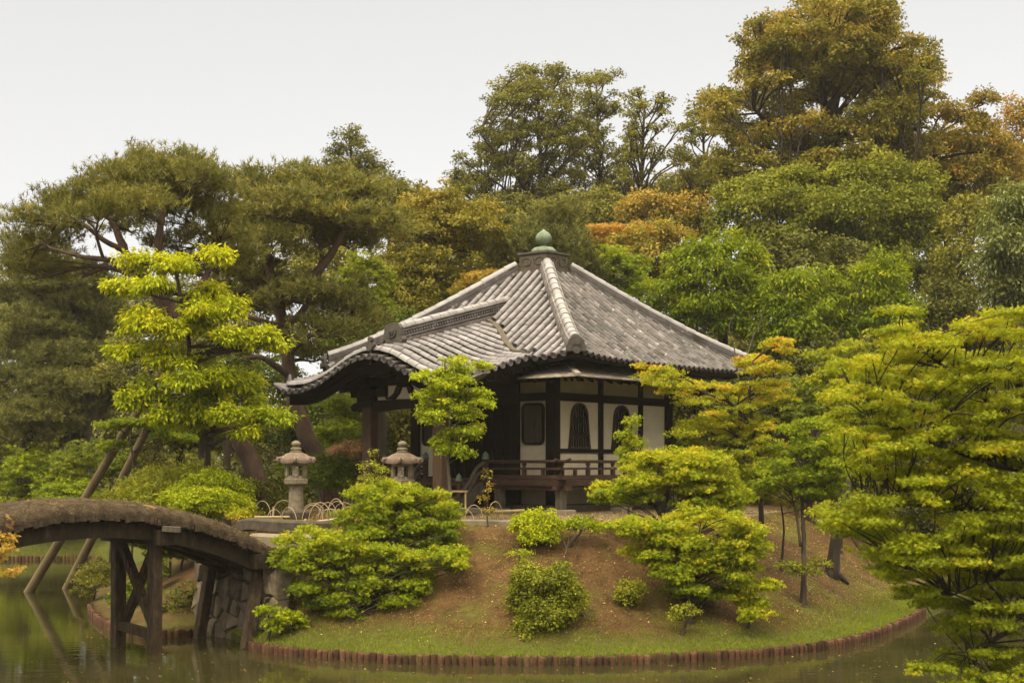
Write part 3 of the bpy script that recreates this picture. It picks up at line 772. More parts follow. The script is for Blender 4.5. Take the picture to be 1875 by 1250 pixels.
# ---- porch frame
pf = empty('porch_frame'); pf.parent = hall
PX, PY = 1.0, -4.69
for sx in (-1, 1):
    m = MB(); m.box((sx * PX, PY, 1.16), (0.25, 0.25, 2.26)); 
    m.build('porch_post', M_wood_warm if sx > 0 else M_wood_red, hall, bevel=0.02)
    m = MB(); m.box((sx * PX, PY, 0.03), (0.5, 0.5, 0.14), taper=0.9); m.build('post_base_stone', M_kerb, hall)
    m = MB()
    m.box((sx * PX, PY, 2.34), (0.40, 0.40, 0.14)); m.box((sx * PX, PY, 2.22), (0.30, 0.30, 0.10)); m.box((sx * PX, PY, 2.46), (1.0, 0.16, 0.14)); m.box((sx * PX, PY, 2.463), (0.16, 1.0, 0.14))
    for q in (-0.4, 0, 0.4): m.box((sx * PX + q, PY, 2.585), (0.2, 0.2, 0.11))
    m.build('bracket', M_wood, hall)
    m = MB(); m.beam((sx * PX, PY + 0.13, 2.20), (sx * 1.0, -2.2, 2.36), 0.12, 0.14); m.beam((sx * PX, PY - 0.35, 2.72), (sx * 1.0, -2.0, 2.80), 0.15, 0.16)
    m.beam((sx * 1.95, -5.2, 2.62), (sx * 1.95, -2.2, 2.80), 0.14, 0.16)
    m.build('tie_beam', M_wood, hall)
    # carved beam-end nose pointing out sideways
    m = MB(); m.prism([(0.1, 0.12), (0.42, 0.10), (0.52, 0.02), (0.48, -0.07), (0.38, -0.02), (0.30, -0.09), (0.1, -0.12)], (sx * PX, PY - 0.07, 2.17), (sx, 0, 0), (0, 0, 1), (0, 0.14, 0))
    m.build('beam_nose', M_wood, hall)
bpy.data.objects.remove(pf)
m = MB()
n = 14; top = [(-1.0 + 2.0 * i / n, 2.27 + 0.05 * math.sin(math.pi * i / n)) for i in range(n + 1)]; bot = [(-1.0 + 2.0 * i / n, 2.05 + 0.07 * math.sin(math.pi * i / n)) for i in reversed(range(n + 1))]
m.prism(top + bot, (0, PY - 0.09, 0), (1, 0, 0), (0, 0, 1), (0, 0.18, 0))
m.beam((-2.4, PY, 2.70), (2.4, PY, 2.70), 0.18, 0.17)
m.build('rainbow_beam', M_wood, hall)
m = MB()   # plaster field above the beam with a carved frog-leg strut
m.prism([(-0.95, 0), (0.95, 0), (0.8, 0.28), (0.4, 0.46), (0, 0.52), (-0.4, 0.46), (-0.8, 0.28)], (0, PY + 0.02, 2.32), (1, 0, 0), (0, 0, 1), (0, 0.03, 0))
m.build('gable_plaster', M_plaster, hall)
m = MB()
for sx in (-1, 1):
    m.prism([(0.04 * sx, 0.34), (0.12 * sx, 0.34), (0.22 * sx, 0.24), (0.28 * sx, 0.12), (0.40 * sx, 0.05), (0.52 * sx, 0.06), (0.50 * sx, 0.0), (0.28 * sx, 0.0), (0.14 * sx, 0.12)], (0, PY - 0.05, 2.325), (1, 0, 0), (0, 0, 1), (0, 0.10, 0))
m.box((0, PY, 2.62), (0.24, 0.2, 0.1))
m.build('frog_leg_strut', M_wood, hall)

# ---- pent roof of boards under the main eave
for k in range(4):
    ex, en = face_map(k); m = MB(); HO, HI = 3.74, 2.05; zo, zi = 2.70, 3.16; rowsn = 9
    for i in range(rowsn):
        a0 = HO + (HI - HO) * i / rowsn; a1 = HO + (HI - HO) * (i + 1.15) / rowsn; z0 = zo + (zi - zo) * i / rowsn + 0.014; z1 = zo + (zi - zo) * (i + 1.15) / rowsn
        nb = int(2 * a0 / 0.19)
        for j in range(nb):
            wa = -a0 + 2 * a0 * j / nb; wb = -a0 + 2 * a0 * (j + 1) / nb - 0.006; f = a1 / a0
            A = ex * wa + en * a0; B = ex * wb + en * a0; C = ex * (wb * f) + en * a1; D = ex * (wa * f) + en * a1; jz = RR.uniform(0, 0.006)
            m.add([A + Vector((0, 0, z0 + jz)), B + Vector((0, 0, z0 + jz)), C + Vector((0, 0, z1)), D + Vector((0, 0, z1)), A + Vector((0, 0, z0 - 0.02)), B + Vector((0, 0, z0 - 0.02))], [(0, 1, 2, 3), (4, 5, 1, 0)], RR.uniform(0.1, 0.9))
    if k != 0: m.build('pent_roof', M_shingle, hall)
    else:      # interrupted by the porch
        keep = [i for i, f in enumerate(m.f) if abs(sum(m.v[v][0] for v in f) / len(f)) > 2.15]
        m.f = [m.f[i] for i in keep]; m.t = [m.t[i] for i in keep]; m.build('pent_roof', M_shingle, hall)
    spans = [(-HO, HO)] if k else [(-HO, -2.15), (2.15, HO)]
    for a, b in spans:
        m = MB()
        m.add([ex * a + en * (HO - .015) + Vector((0, 0, zo - 0.028)), ex * b + en * (HO - .015) + Vector((0, 0, zo - 0.028)), ex * (b * HI / HO) + en * HI + Vector((0, 0, zi - 0.03)), ex * (a * HI / HO) + en * HI + Vector((0, 0, zi - 0.03))], [(3, 2, 1, 0)])
        nr = int((b - a) / 0.33)
        for i in range(nr + 1):
            w = a + (b - a) * i / nr; w = max(-3.5, min(3.5, w))
            m.beam(ex * w + en * 3.6 + Vector((0, 0, zo - 0.06)), ex * (w if abs(w) < 2 else w * 0.62) + en * 2.1 + Vector((0, 0, zi - 0.07)), 0.05, 0.06)
        m.build('pent_rafters', M_wood, hall)
for sx, sy in ((1, -1), (1, 1), (-1, 1), (-1, -1)):
    m = MB(); m.beam((sx * 3.77, sy * 3.77, 2.735), (sx * 2.3, sy * 2.3, 3.145), 0.10, 0.05); m.build('pent_hip_board', M_shingle, hall)

# ---- walls: posts, beams, plaster
AX, AY = 1.95, 2.2
def post(x, y, w=0.2, z0=0.05, z1=3.0, mat=None): 
    m = MB(); m.box((x, y, (z0 + z1) / 2), (w, w, z1 - z0)); return m.build('wall_post', mat or M_wood, hall, bevel=0.012)
for sx in (-1, 1):
    for sy in (-1, 1): post(sx * AX, sy * AY, 0.23)
for x in (-0.99, 0.99): post(x, -AY, 0.19); post(x, AY, 0.19)
for y in (-0.52, 1.05): post(AX, y, 0.15); post(-AX, y, 0.15)
m = MB()
for z, hh, pr_ in ((2.41, 0.17, 0.03), (0.64, 0.12, 0.035), (2.93, 0.14, 0.02)):
    for s in (-1, 1):
        m.box((0, s * (AY + pr_), z), (2 * AX + 0.3, 0.14, hh)); m.box((s * (AX + pr_), 0, z + 0.002), (0.14, 2 * AY - 0.13, hh))
m.build('wall_beams', M_wood, hall)
m = MB()
for s in (-1, 1):
    for a, b in ((-2.09, -0.6), (-0.44, 0.97), (1.13, 2.09)):
        if b < 1.2: m.box((s * (AX + 0.01), (a + b) / 2, 1.265), (0.12, b - a, 0.09))
m.build('window_rail', M_wood, hall)
def panel(x0, x1, y, z0, z1, horiz, mat, name='plaster_panel'):
    m = MB()
    if horiz: m.box(((x0 + x1) / 2, y, (z0 + z1) / 2), (x1 - x0, 0.05, z1 - z0))
    else: m.box((y, (x0 + x1) / 2, (z0 + z1) / 2), (0.05, x1 - x0, z1 - z0))
    return m.build(name, mat, hall)
for s in (-1, 1):
    for a, b in ((-2.1, -0.58), (-0.46, 0.98), (1.12, 2.1)):
        panel(a, b, s * AX, 0.69, 2.36, False, M_plaster); panel(a, b, s * AX, 2.48, 2.9, False, M_plaster_darker); panel(a, b, s * (AX - 0.02), 0.10, 0.60, False, M_plaster_darker)
for s in (-1, 1):
    for a, b in ((-1.85, -1.06), (1.06, 1.85)):
        panel(a, b, s * AY, 0.69, 2.36, True, M_plaster); panel(a, b, s * AY, 2.48, 2.9, True, M_plaster_darker); panel(a, b, s * (AY - 0.02), 0.10, 0.60, True, M_plaster_darker)
    m = MB(); m.box((0, s * (AY - 0.05), 1.5), (1.85, 0.05, 2.9), t=0.3)
    for i in range(7): m.box((-0.8 + i * 0.27, s * (AY - 0.01), 1.5), (0.045, 0.05, 1.72), t=0.8)
    for z in (0.75, 1.15, 1.6, 2.1): m.box((0, s * (AY - 0.012), z), (1.75, 0.035, 0.05), t=0.6)
    m.build('lattice_door', M_wood, hall)
# rounded square window beside the door, and on its twin panel
def rrect(w, h, r, n=5):
    out_ = []
    for cx, cy, a0 in ((w / 2 - r, h / 2 - r, 0), (-w / 2 + r, h / 2 - r, 90), (-w / 2 + r, -h / 2 + r, 180), (w / 2 - r, -h / 2 + r, 270)):
        for i in range(n + 1):
            a = math.radians(a0 + 90 * i / n); out_.append((cx + r * math.cos(a), cy + r * math.sin(a)))
    return out_
def ring(mb, outer, inner, origin, ex, ey, d):
    n = len(outer); o = Vector(origin); ex = Vector(ex); ey = Vector(ey); d = Vector(d)
    V = [o + ex * x + ey * y for x, y in outer] + [o + ex * x + ey * y for x, y in inner]; V += [p + d for p in V]
    fs = []
    for i in range(n):
        j = (i + 1) % n
        fs += [(2 * n + i, 2 * n + j, 3 * n + j, 3 * n + i), (i, j, 2 * n + j, 2 * n + i), (n + j, n + i, 3 * n + i, 3 * n + j)]
    mb.add(V, fs)
for s in (-1, 1):
    c = (s * 1.455, -AY - 0.028, 1.835)
    m = MB(); ring(m, rrect(0.60, 0.90, 0.13), rrect(0.50, 0.80, 0.10), c, (1, 0, 0), (0, 0, 1), (0, -0.05, 0)); wf = m.build('lattice_window', M_wood, hall)
    m = MB(); m.prism(rrect(0.52, 0.82, 0.10), (c[0], c[1], c[2]), (1, 0, 0), (0, 0, 1), (0, -0.008, 0), t=0.1)
    for i in range(10): m.box((c[0] - 0.225 + i * 0.05, c[1] - 0.022, c[2]), (0.020, 0.022, 0.78), t=1.0)
    m.build('lattice', M_wood_grey, wf)
# bell-shaped windows on the side wall
def bell(sc=1.0, hw_b=0.385, hw_t=0.275, h=0.99, n=10):
    """outline from lower right, up, over the ogee head, down to lower left"""
    pts = [(hw_b, 0.0)]
    pts += [(hw_b + (hw_t + 0.02 - hw_b) * k ** 0.8, h * 0.68 * k) for k in (0.35, 0.7, 1.0)]
    for k in range(1, n + 1):
        a = math.pi / 2 * k / n; pts.append(((hw_t + 0.02) * math.cos(a) ** 0.75 if k < n else 0.0, h * 0.68 + (h * 0.32) * (math.sin(a) * 0.93 + 0.07 * (k / n) ** 3)))
    full = pts + [(-x, y) for x, y in reversed(pts[:-1])]
    return full
for y0 in (-1.32, 0.28):
    for s in (1, -1):
        c = (s * (AX + 0.028), y0, 1.31); ex = (0, s, 0)
        outer = bell(); inner = [(x * 0.84, 0.045 + y * 0.90) for x, y in outer]
        m = MB(); ring(m, outer, inner, c, ex, (0, 0, 1), (s * 0.055, 0, 0)); wf = m.build('bell_window', M_wood_red, hall)
        m = MB(); m.prism([(x * 0.9, 0.02 + y * 0.95) for x, y in outer], (c[0], c[1], c[2]), ex, (0, 0, 1), (s * 0.006, 0, 0)); m.build('paper_screen', M_plaster, wf)
        m = MB()
        for i in range(7):
            xx = -0.27 + i * 0.09; hh = 0.92 - 0.9 * max(0, abs(xx) - 0.12) ** 1.25 * 2.2
            m.box((c[0] + s * 0.03, y0 + xx, 1.34 + hh / 2), (0.03, 0.034, hh))
        for zz in (1.62, 1.66, 1.98): m.box((c[0] + s * 0.034, y0, zz), (0.03, 0.60, 0.022))
        m.build('lattice', M_wood, wf)
# podium
m = MB(); m.box((0, 0, 0.035), (4.9, 5.4, 0.17)); m.build('podium', M_kerb, hall, bevel=0.03)

# ---- veranda with railing
m = MB(); VX, VY = 2.9, 3.15
for s in (-1, 1):
    nb = 44
    for i in range(nb):
        x = -VX + 2 * VX * (i + .5) / nb; m.box((x, s * (VY + 2.2) / 2, 0.645), (2 * VX / nb - .006, VY - 2.2 - 0.14, 0.045), t=RR.random())
        y = -2.2 + 4.4 * (i + .5) / nb; m.box((s * (VX + 1.95) / 2, y, 0.645), (VX - 1.95 - 0.14, 4.4 / nb - .006, 0.045), t=RR.random())
    m.beam((-VX, s * VY, 0.60), (VX, s * VY, 0.60), 0.11, 0.13); m.beam((s * VX, -VY + 0.055, 0.602), (s * VX, VY - 0.055, 0.602), 0.11, 0.13)
    m.beam((-VX - .15, s * (VY - .1), 0.49), (VX + .15, s * (VY - .1), 0.49), 0.13, 0.10); m.beam((s * (VX - .1), -VY - .12, 0.50), (s * (VX - .1), VY + .12, 0.50), 0.13, 0.10)
m.build('veranda_deck', M_wood_red, hall)
for (x, y) in [(sx * 2.8, sy * 3.05) for sx in (-1, 1) for sy in (-1, 1)] + [(2.8, -0.9), (2.8, 1.1), (-2.8, -0.9), (-2.8, 1.1), (1.2, -3.05), (-1.2, -3.05)]:
    m = MB(); m.box((x, y, 0.22), (0.17, 0.17, 0.46)); vp = m.build('veranda_post', M_wood_grey, hall, bevel=0.012)
    m = MB(); m.box((x, y, -0.02), (0.55 if abs(y) > 2 and x > 2 else 0.34, 0.40, 0.14), taper=0.92); m.build('base_stone', M_paving, vp, bevel=0.02)
def rail_run(a, b, open_end=False, tips=(True, True)):
    a = Vector((*a, 0)); b = Vector((*b, 0)); d = (b - a).normalized(); L = (b - a).length; m = MB()
    ta = a - d * (0.22 if tips[0] else 0); tb = b + d * (0.22 if tips[1] else 0)
    up = Vector((0, 0, 1))
    line = [ta + up * (1.075 if tips[0] else 1.03), ta + d * 0.12 + up * 1.035, ta + d * 0.3 + up * 1.03, tb - d * 0.3 + up * 1.03, tb - d * 0.12 + up * 1.035, tb + up * (1.075 if tips[1] else 1.03)]
    m.tube(line, 0.032, 8)
    m.beam(ta + up * 0.885, tb + up * 0.885, 0.07, 0.045); m.beam(ta + up * 0.715, tb + up * 0.715, 0.09, 0.075)
    r = m.build('railing', M_wood_red, hall)
    m = MB(); n = max(1, round(L / 0.92))
    for i in range(n + 1):
        if i == 0 and not tips[0]: continue
        if i == n and not tips[1]: continue
        p = a + d * (L * i / n)
        m.box((p.x, p.y, 0.79), (0.075, 0.075, 0.20)); m.lathe([(0.045, 0.905), (0.03, 0.935), (0.05, 0.965), (0.055, 0.985), (0.03, 1.005)], (p.x, p.y, 0), 8)
        if i < n:
            p2 = a + d * (L * (i + .5) / n); m.box((p2.x, p2.y, 0.80), (0.06, 0.06, 0.17))
    m.build('balusters', M_wood_red, r)
    return r
rail_run((2.9, -3.15), (2.9, 3.15)); rail_run((-2.9, -3.15), (-2.9, 3.15)); rail_run((-2.9, 3.15), (2.9, 3.15))
rail_run((0.95, -3.15), (2.9, -3.15), tips=(False, True)); rail_run((-2.9, -3.15), (-0.95, -3.15), tips=(True, False))
def newel(x, y, h, r=0.065):
    m = MB(); m.tube([(x, y, 0.1), (x, y, h)], r, 12); o = m.build('newel_post', M_wood_red, hall, smooth=True, auto=40)
    m = MB(); m.lathe([(r + .012, h), (r + .015, h + .05), (r - .01, h + .06), (r + .004, h + .09), (r - 0.01, h + .12), (0.012, h + .165), (0.0, h + .175)], (x, y, 0), 12); m.build('metal_cap', M_copper, o, smooth=True)
for sx in (-1, 1):
    newel(sx * 0.86, -3.12, 1.08); newel(sx * 0.86, -3.98, 0.62, 0.055)
    m = MB()   # curved stair rails
    for off, rr_ in ((0.0, 0.04), (-0.16, 0.036)):
        z_ = [1.0, 0.98, 0.88, 0.66, 0.50, 0.42, 0.40]; ys_ = [-3.12, -3.25, -3.42, -3.60, -3.76, -3.88, -3.98]
        m.tube(catmull([(sx * 0.86, y, z + off) for y, z in zip(ys_, z_)], 4), rr_, 8)
    m.prism([(-3.1, 0.60), (-3.3, 0.58), (-4.05, 0.16), (-4.05, 0.0), (-3.85, 0.0), (-3.1, 0.42)], (sx * 0.86 - 0.035, 0, 0), (0, 1, 0), (0, 0, 1), (0.07, 0, 0))
    m.build('stair_rail', M_wood_grey, hall)
m = MB()
for i in range(4): m.box((0, -3.28 - i * 0.22, 0.55 - i * 0.14), (1.62, 0.26, 0.05)); m.box((0, -3.17 - i * 0.22, 0.48 - i * 0.14), (1.60, 0.03, 0.12), t=0.1)
m.build('stairs', M_wood_warm, hall)
m = MB(); m.box((0, -4.45, 0.02), (2.6, 1.6, 0.12)); m.build('porch_slab', M_paving, hall, bevel=0.02)
# light wooden folding stand beside the steps
st = empty('wooden_stool', (0, 0, 0), 0, 'low pale wooden stool under the porch beside the steps', 'stool')
m = MB(); m.box((0, 0, 0.34), (0.42, 0.22, 0.03)); m.build('seat', M_bamboo_old, st)
for sx in (-1, 1):
    for sy in (-1, 1): m = MB(); m.box((sx * 0.17, sy * 0.08, 0.165), (0.03, 0.03, 0.33)); m.build('leg', M_bamboo_old, st)
st.location = P(837, 905, 28.6); st.location.z = 2.12

# ---- finial
m = MB(); m.box((0, 0, 5.36), (1.10, 1.10, 0.14)); m.box((0, 0, 5.455), (1.0, 1.0, 0.05)); m.box((0, 0, 5.65), (0.80, 0.80, 0.34)); m.box((0, 0, 5.84), (0.88, 0.88, 0.045))
for k in range(4):
    ex, en = face_map(k)
    for q in (-0.19, 0.19):
        c = ex * q + en * 0.40 + Vector((0, 0, 5.65)); m.beam(c - ex * 0.185, c - ex * 0.165, 0.02, 0.30)
        pl = [(0.145 * math.cos(a), 0.10 * math.sin(a)) for a in [2 * math.pi * i / 16 for i in range(16)]]; pin = [(x * 0.82, y * 0.76) for x, y in pl]
        ring(m, pl, pin, c, ex, (0, 0, 1), en * 0.018)
fb = m.build('finial_base', M_box, hall)
m = MB(); m.lathe([(0.295, 5.86), (0.30, 5.895), (0.285, 5.945), (0.22, 6.0), (0.12, 6.02), (0.07, 6.03), (0.052, 6.06), (0.075, 6.09)], (0, 0, 0), 32); m.build('inverted_bowl', M_copper, hall, smooth=True, auto=60)
m = MB(); m.lathe([(0.07, 6.075), (0.14, 6.115), (0.182, 6.175), (0.187, 6.24), (0.16, 6.305), (0.11, 6.355), (0.05, 6.395), (0.02, 6.425), (0.0, 6.44)], (0, 0, 0), 32); m.build('jewel', M_copper, hall, smooth=True)
# ------------------------------------------------------------ earthen bridge
AXV = Vector((0.73, 0.683, 0)); CRV = Vector((0.683, -0.73, 0)); B0 = Vector((-6.08, 22.95, 0))
bridge = empty('arched_bridge', (B0.x, B0.y, 0), 0, 'arched timber bridge topped with thick brown bark and earth, at the lower left', 'bridge')
def bz(s): return 2.44 - 0.072 * (s + 1.15) ** 2 - 0.004 * max(0, s) ** 3
def bp_(s, c, z): 
    return AXV * s + CRV * c + Vector((0, 0, z))
RB = random.Random(3)
HWD = 0.86
ss = [-4.9 + 7.35 * i / 110 for i in range(111)]
m = MB(); prof_b = []
secs = []
jit = {}
for i, s in enumerate(ss):
    th = 0.25 + 0.02 * math.sin(s * 5) ; zt = bz(s); ring_ = []
    for j, (c, dz) in enumerate(((-HWD, -th), (-HWD - 0.04, -th * 0.5), (-HWD + 0.06, -0.06), (-HWD + 0.22, 0.0), (-0.3, 0.03), (0.3, 0.03), (HWD - 0.22, 0.0), (HWD - 0.05, -0.05), (HWD + 0.03, -0.13), (HWD + 0.05, -0.22), (HWD + 0.02, -th))):
        ring_.append(bp_(s, c + RB.uniform(-.018, .018), zt + dz + RB.uniform(-.015, .015)))
    secs.append(ring_)
vs = [p for r_ in secs for p in r_]; k_ = 11
m.add(vs, [(i * k_ + j, i * k_ + j + 1, (i + 1) * k_ + j + 1, (i + 1) * k_ + j) for i in range(110) for j in range(10)] + [(i * k_ + 10, i * k_, (i + 1) * k_, (i + 1) * k_ + 10) for i in range(110)] + [tuple(range(11)), tuple(110 * 11 + q for q in reversed(range(11)))])
m.build('bark_layer', M_turf, bridge, smooth=True)
for c in (HWD + 0.02, -HWD - 0.02):   # ends of the bark bundles along the lower edge
    m = MB(); s = -4.8
    while s < 2.4:
        w_ = RB.uniform(0.045, 0.085)
        m.box(bp_(s, c, bz(s) - 0.24 + RB.uniform(-.02, .015)), (w_, 0.12, RB.uniform(0.07, 0.12)), Matrix.Rotation(math.atan2(0.683, 0.73), 3, 'Z') @ Matrix.Rotation(RB.uniform(-.15, .15), 3, 'Y'), t=RB.random())
        s += w_ + 0.002
    m.build('bark_edge', M_turf, bridge)
mt = MB(); N_ = 9000; RQ = np.random.default_rng(8)
sv = RQ.uniform(-4.7, 2.4, N_); cv = np.where(RQ.random(N_) < .45, HWD + RQ.uniform(-.12, .05, N_), RQ.uniform(-HWD, HWD, N_))
zz = 2.44 - 0.072 * (sv + 1.15) ** 2 - 0.004 * np.maximum(0, sv) ** 3 - np.where(cv > HWD - .12, RQ.uniform(0.02, 0.28, N_), -0.02)
Pb = np.stack([B0.x + AXV.x * sv + CRV.x * cv, B0.y + AXV.y * sv + CRV.y * cv, zz], 1)
dr = RQ.normal(size=(N_, 3)); dr /= np.linalg.norm(dr, axis=1)[:, None]; sd3 = np.cross(dr, RQ.normal(size=(N_, 3))); sd3 /= np.linalg.norm(sd3, axis=1)[:, None]
Ls = RQ.uniform(.012, .032, N_)[:, None]; Vb = np.stack([Pb - sd3 * .006, Pb + sd3 * .006, Pb + dr * Ls], 1).reshape(-1, 3) - np.array([B0.x, B0.y, 0])
M_moss = leaf_mat('bark_fibre', [(0.0, (0.05, 0.032, 0.018)), (0.5, (0.15, 0.10, 0.055)), (0.85, (0.24, 0.16, 0.085)), (1.0, (0.12, 0.13, 0.02))], 0.1, 0.9, 0.1)
o = soup('moss_and_fibres', Vb, 3, RQ.random(N_), M_moss, bridge); o['kind'] = 'stuff'
for c, dz, hh in ((0.66, -0.46, 0.24), (0.0, -0.46, 0.24), (-0.66, -0.46, 0.24)):   # arched girders
    m = MB(); q = [bp_(s, c, bz(s) + dz + 0.02) for s in ss[::5]]
    for a, b in zip(q[:-1], q[1:]): m.beam(a, b + (b - a) * 0.01, 0.22, hh)
    m.build('girder', M_beam, bridge)
m = MB()
for s in ss[4:-2:4]: m.beam(bp_(s, -HWD + .08, bz(s) - 0.335), bp_(s, HWD - .08, bz(s) - 0.335), 0.13, 0.07)
m.build('cross_logs', M_beam, bridge)
# bents
def bent(s0, zc, posts, brace, name='bent', slopefoot=None):
    m = MB(); m.beam(bp_(s0, -0.95, zc), bp_(s0, 1.0, zc), 0.26, 0.24); m.build('cap_beam', M_beam, bridge)
    for (top, foot, w) in posts:
        m = MB(); m.beam(top, foot, w, w, up=(0.73, 0.68, 0)); m.build('post', M_post, bridge, bevel=0.015)
    for (a, b, w) in brace:
        m = MB(); m.beam(a, b, w, w * 0.9, up=(0.73, 0.68, 0)); m.build('brace', M_post, bridge)
zt = 1.80
bent(0.0, 1.86, [(bp_(0, 0.62, zt), bp_(0, 0.60, -0.6), 0.18), (bp_(0, -0.58, zt), bp_(0, -0.60, -0.6), 0.19)],
     [(bp_(0.0, -0.48, 1.72), bp_(0.0, 0.52, 0.50), 0.13), (bp_(0.09, 0.45, 1.70), bp_(0.09, -0.52, 0.42), 0.12), (bp_(0.0, -0.50, 0.36), bp_(0.0, 0.52, 0.30), 0.14)])
m = MB(); m.beam(bp_(-0.05, 0.96, 2.0) , bp_(0.16, 1.12, 1.98), 0.20, 0.08); m.build('corbel', M_wood_grey, bridge)
def rel(v): return v - B0
m_posts = [(rel(P(386, 1035, 24.9)), rel(P(362, 1185, 24.5)), 0.17), (rel(P(474, 1040, 23.8)), rel(P(450, 1192, 23.15)), 0.17)]
bent(1.78, 1.18 + 0.22, m_posts, [])
m = MB(); m.beam(bp_(2.3, -0.9, 1.32), bp_(2.3, 0.98, 1.32), 0.2, 0.22); m.build('landing_beam', M_wood_grey, bridge)
m = MB()
for c in (-1.0, 0, 1.0): m.beam(bp_(-4.6, c * 0.6, 1.35), bp_(-4.6, c * 0.6, -0.5), 0.18, 0.18, up=(0.73, 0.68, 0))
m.build('far_posts', M_post, bridge)

# ------------------------------------------------------------ rubble wall under the landing
sw = empty('rubble_wall', (-4.6, 24.3, 0), 0, 'rough rubble stone retaining wall below the bridge landing', 'retaining wall')
m = MB(); W0 = Vector((-5.60, 25.25, 0)); W1 = Vector((-4.22, 23.62, 0)); wd = (W1 - W0).normalized(); wn_ = Vector((wd.y, -wd.x, 0)); wn_ = wn_ if wn_.y < 0 else -wn_
L = (W1 - W0).length; RW = random.Random(4)
sites = []
zz_ = -0.5; row_ = 0
while zz_ < 1.6:   # irregular stones: cells between jittered centres
    xx_ = -0.2 + (0.2 if row_ % 2 else 0)
    while xx_ < L + 0.3: sites.append((xx_ + RW.uniform(-.13, .13), zz_ + RW.uniform(-.08, .08))); xx_ += RW.uniform(0.28, 0.52)
    zz_ += 0.27; row_ += 1
for i, (cx, cz) in enumerate(sites):
    poly = [(-0.3, -0.6), (L + 0.4, -0.6), (L + 0.4, 1.42), (-0.3, 1.42)]
    for j, (qx, qz) in enumerate(sites):
        if i == j or abs(qx - cx) > 1.2 or abs(qz - cz) > 1.0: continue
        mx, mz, nx_, nz_ = (cx + qx) / 2, (cz + qz) / 2, qx - cx, qz - cz; new = []
        for k in range(len(poly)):
            p, q = poly[k], poly[(k + 1) % len(poly)]; dp = (p[0] - mx) * nx_ + (p[1] - mz) * nz_; dq = (q[0] - mx) * nx_ + (q[1] - mz) * nz_
            if dp <= 0: new.append(p)
            if (dp < 0) != (dq < 0) and abs(dp - dq) > 1e-9:
                t_ = dp / (dp - dq); new.append((p[0] + (q[0] - p[0]) * t_, p[1] + (q[1] - p[1]) * t_))
        poly = new
        if len(poly) < 3: break
    if len(poly) < 3: continue
    gx, gz_ = sum(p[0] for p in poly) / len(poly), sum(p[1] for p in poly) / len(poly); nn = len(poly); dep = RW.uniform(0.06, 0.15); tilt = (RW.uniform(-.12, .12), RW.uniform(-.12, .12))
    def pt(p, sc_, out_): 
        x_, z_ = gx + (p[0] - gx) * sc_, gz_ + (p[1] - gz_) * sc_
        return W0 - Vector((-4.6, 24.3, 0)) + wd * x_ + Vector((0, 0, z_)) + wn_ * (out_ - 0.12 - 0.10 * z_)
    base = [pt(p, 0.97, -0.15) for p in poly]; mid = [pt(p, 0.94, dep * 0.6) for p in poly]; fr = [pt(p, 0.80, dep + (p[0] - gx) * tilt[0] + (p[1] - gz_) * tilt[1]) for p in poly]
    m.add(base + mid + fr, [(k, (k + 1) % nn, nn + (k + 1) % nn, nn + k) for k in range(nn)] + [(nn + k, nn + (k + 1) % nn, 2 * nn + (k + 1) % nn, 2 * nn + k) for k in range(nn)] + [tuple(2 * nn + k for k in range(nn))], RW.random())
m.build('wall_stones', M_rock, sw)
m = MB(); A_ = W0 - Vector((-4.6, 24.3, 0)) - wn_ * 0.35; B_ = W1 - Vector((-4.6, 24.3, 0)) - wn_ * 0.35
m.beam(A_ - wn_ * 0.6 + Vector((0, 0, 0.4)), B_ - wn_ * 0.6 + Vector((0, 0, 0.4)), 1.3, 1.9); m.build('wall_backing', M_rock, sw)

# ------------------------------------------------------------ curved stone kerb and paving by the bridge landing
def kerb(name, pts, w, h, ztop, label, mat=None, dz=0.0):
    m = MB(); q = catmull(pts, 6)
    m.sweep_rect(q, w, h)
    o = m.build(name, mat or M_kerb, smooth=True, auto=30); tag(o, label, 'kerb'); return o
kerb('stone_kerb', [P(448, 962, 25.9), P(470, 958, 25.4), P(520, 962, 25.0), P(580, 964, 24.9), P(640, 962, 25.2)], 0.34, 0.20, 0, 'long weathered grey stone kerb at the top of the bank beside the bridge end')
kerb('stone_step', [P(470, 987, 25.0), P(520, 990, 24.6), P(575, 990, 24.5)], 0.36, 0.22, 0, 'pale flat stone step below the long kerb at the bridge end', M_paving)
kerb('stone_border', [P(830, 957, 25.6), P(880, 957, 25.3), P(930, 958, 25.3), P(985, 952, 25.6)], 0.12, 0.12, 0, 'thin stone border strip at the top of the bare slope', M_paving)

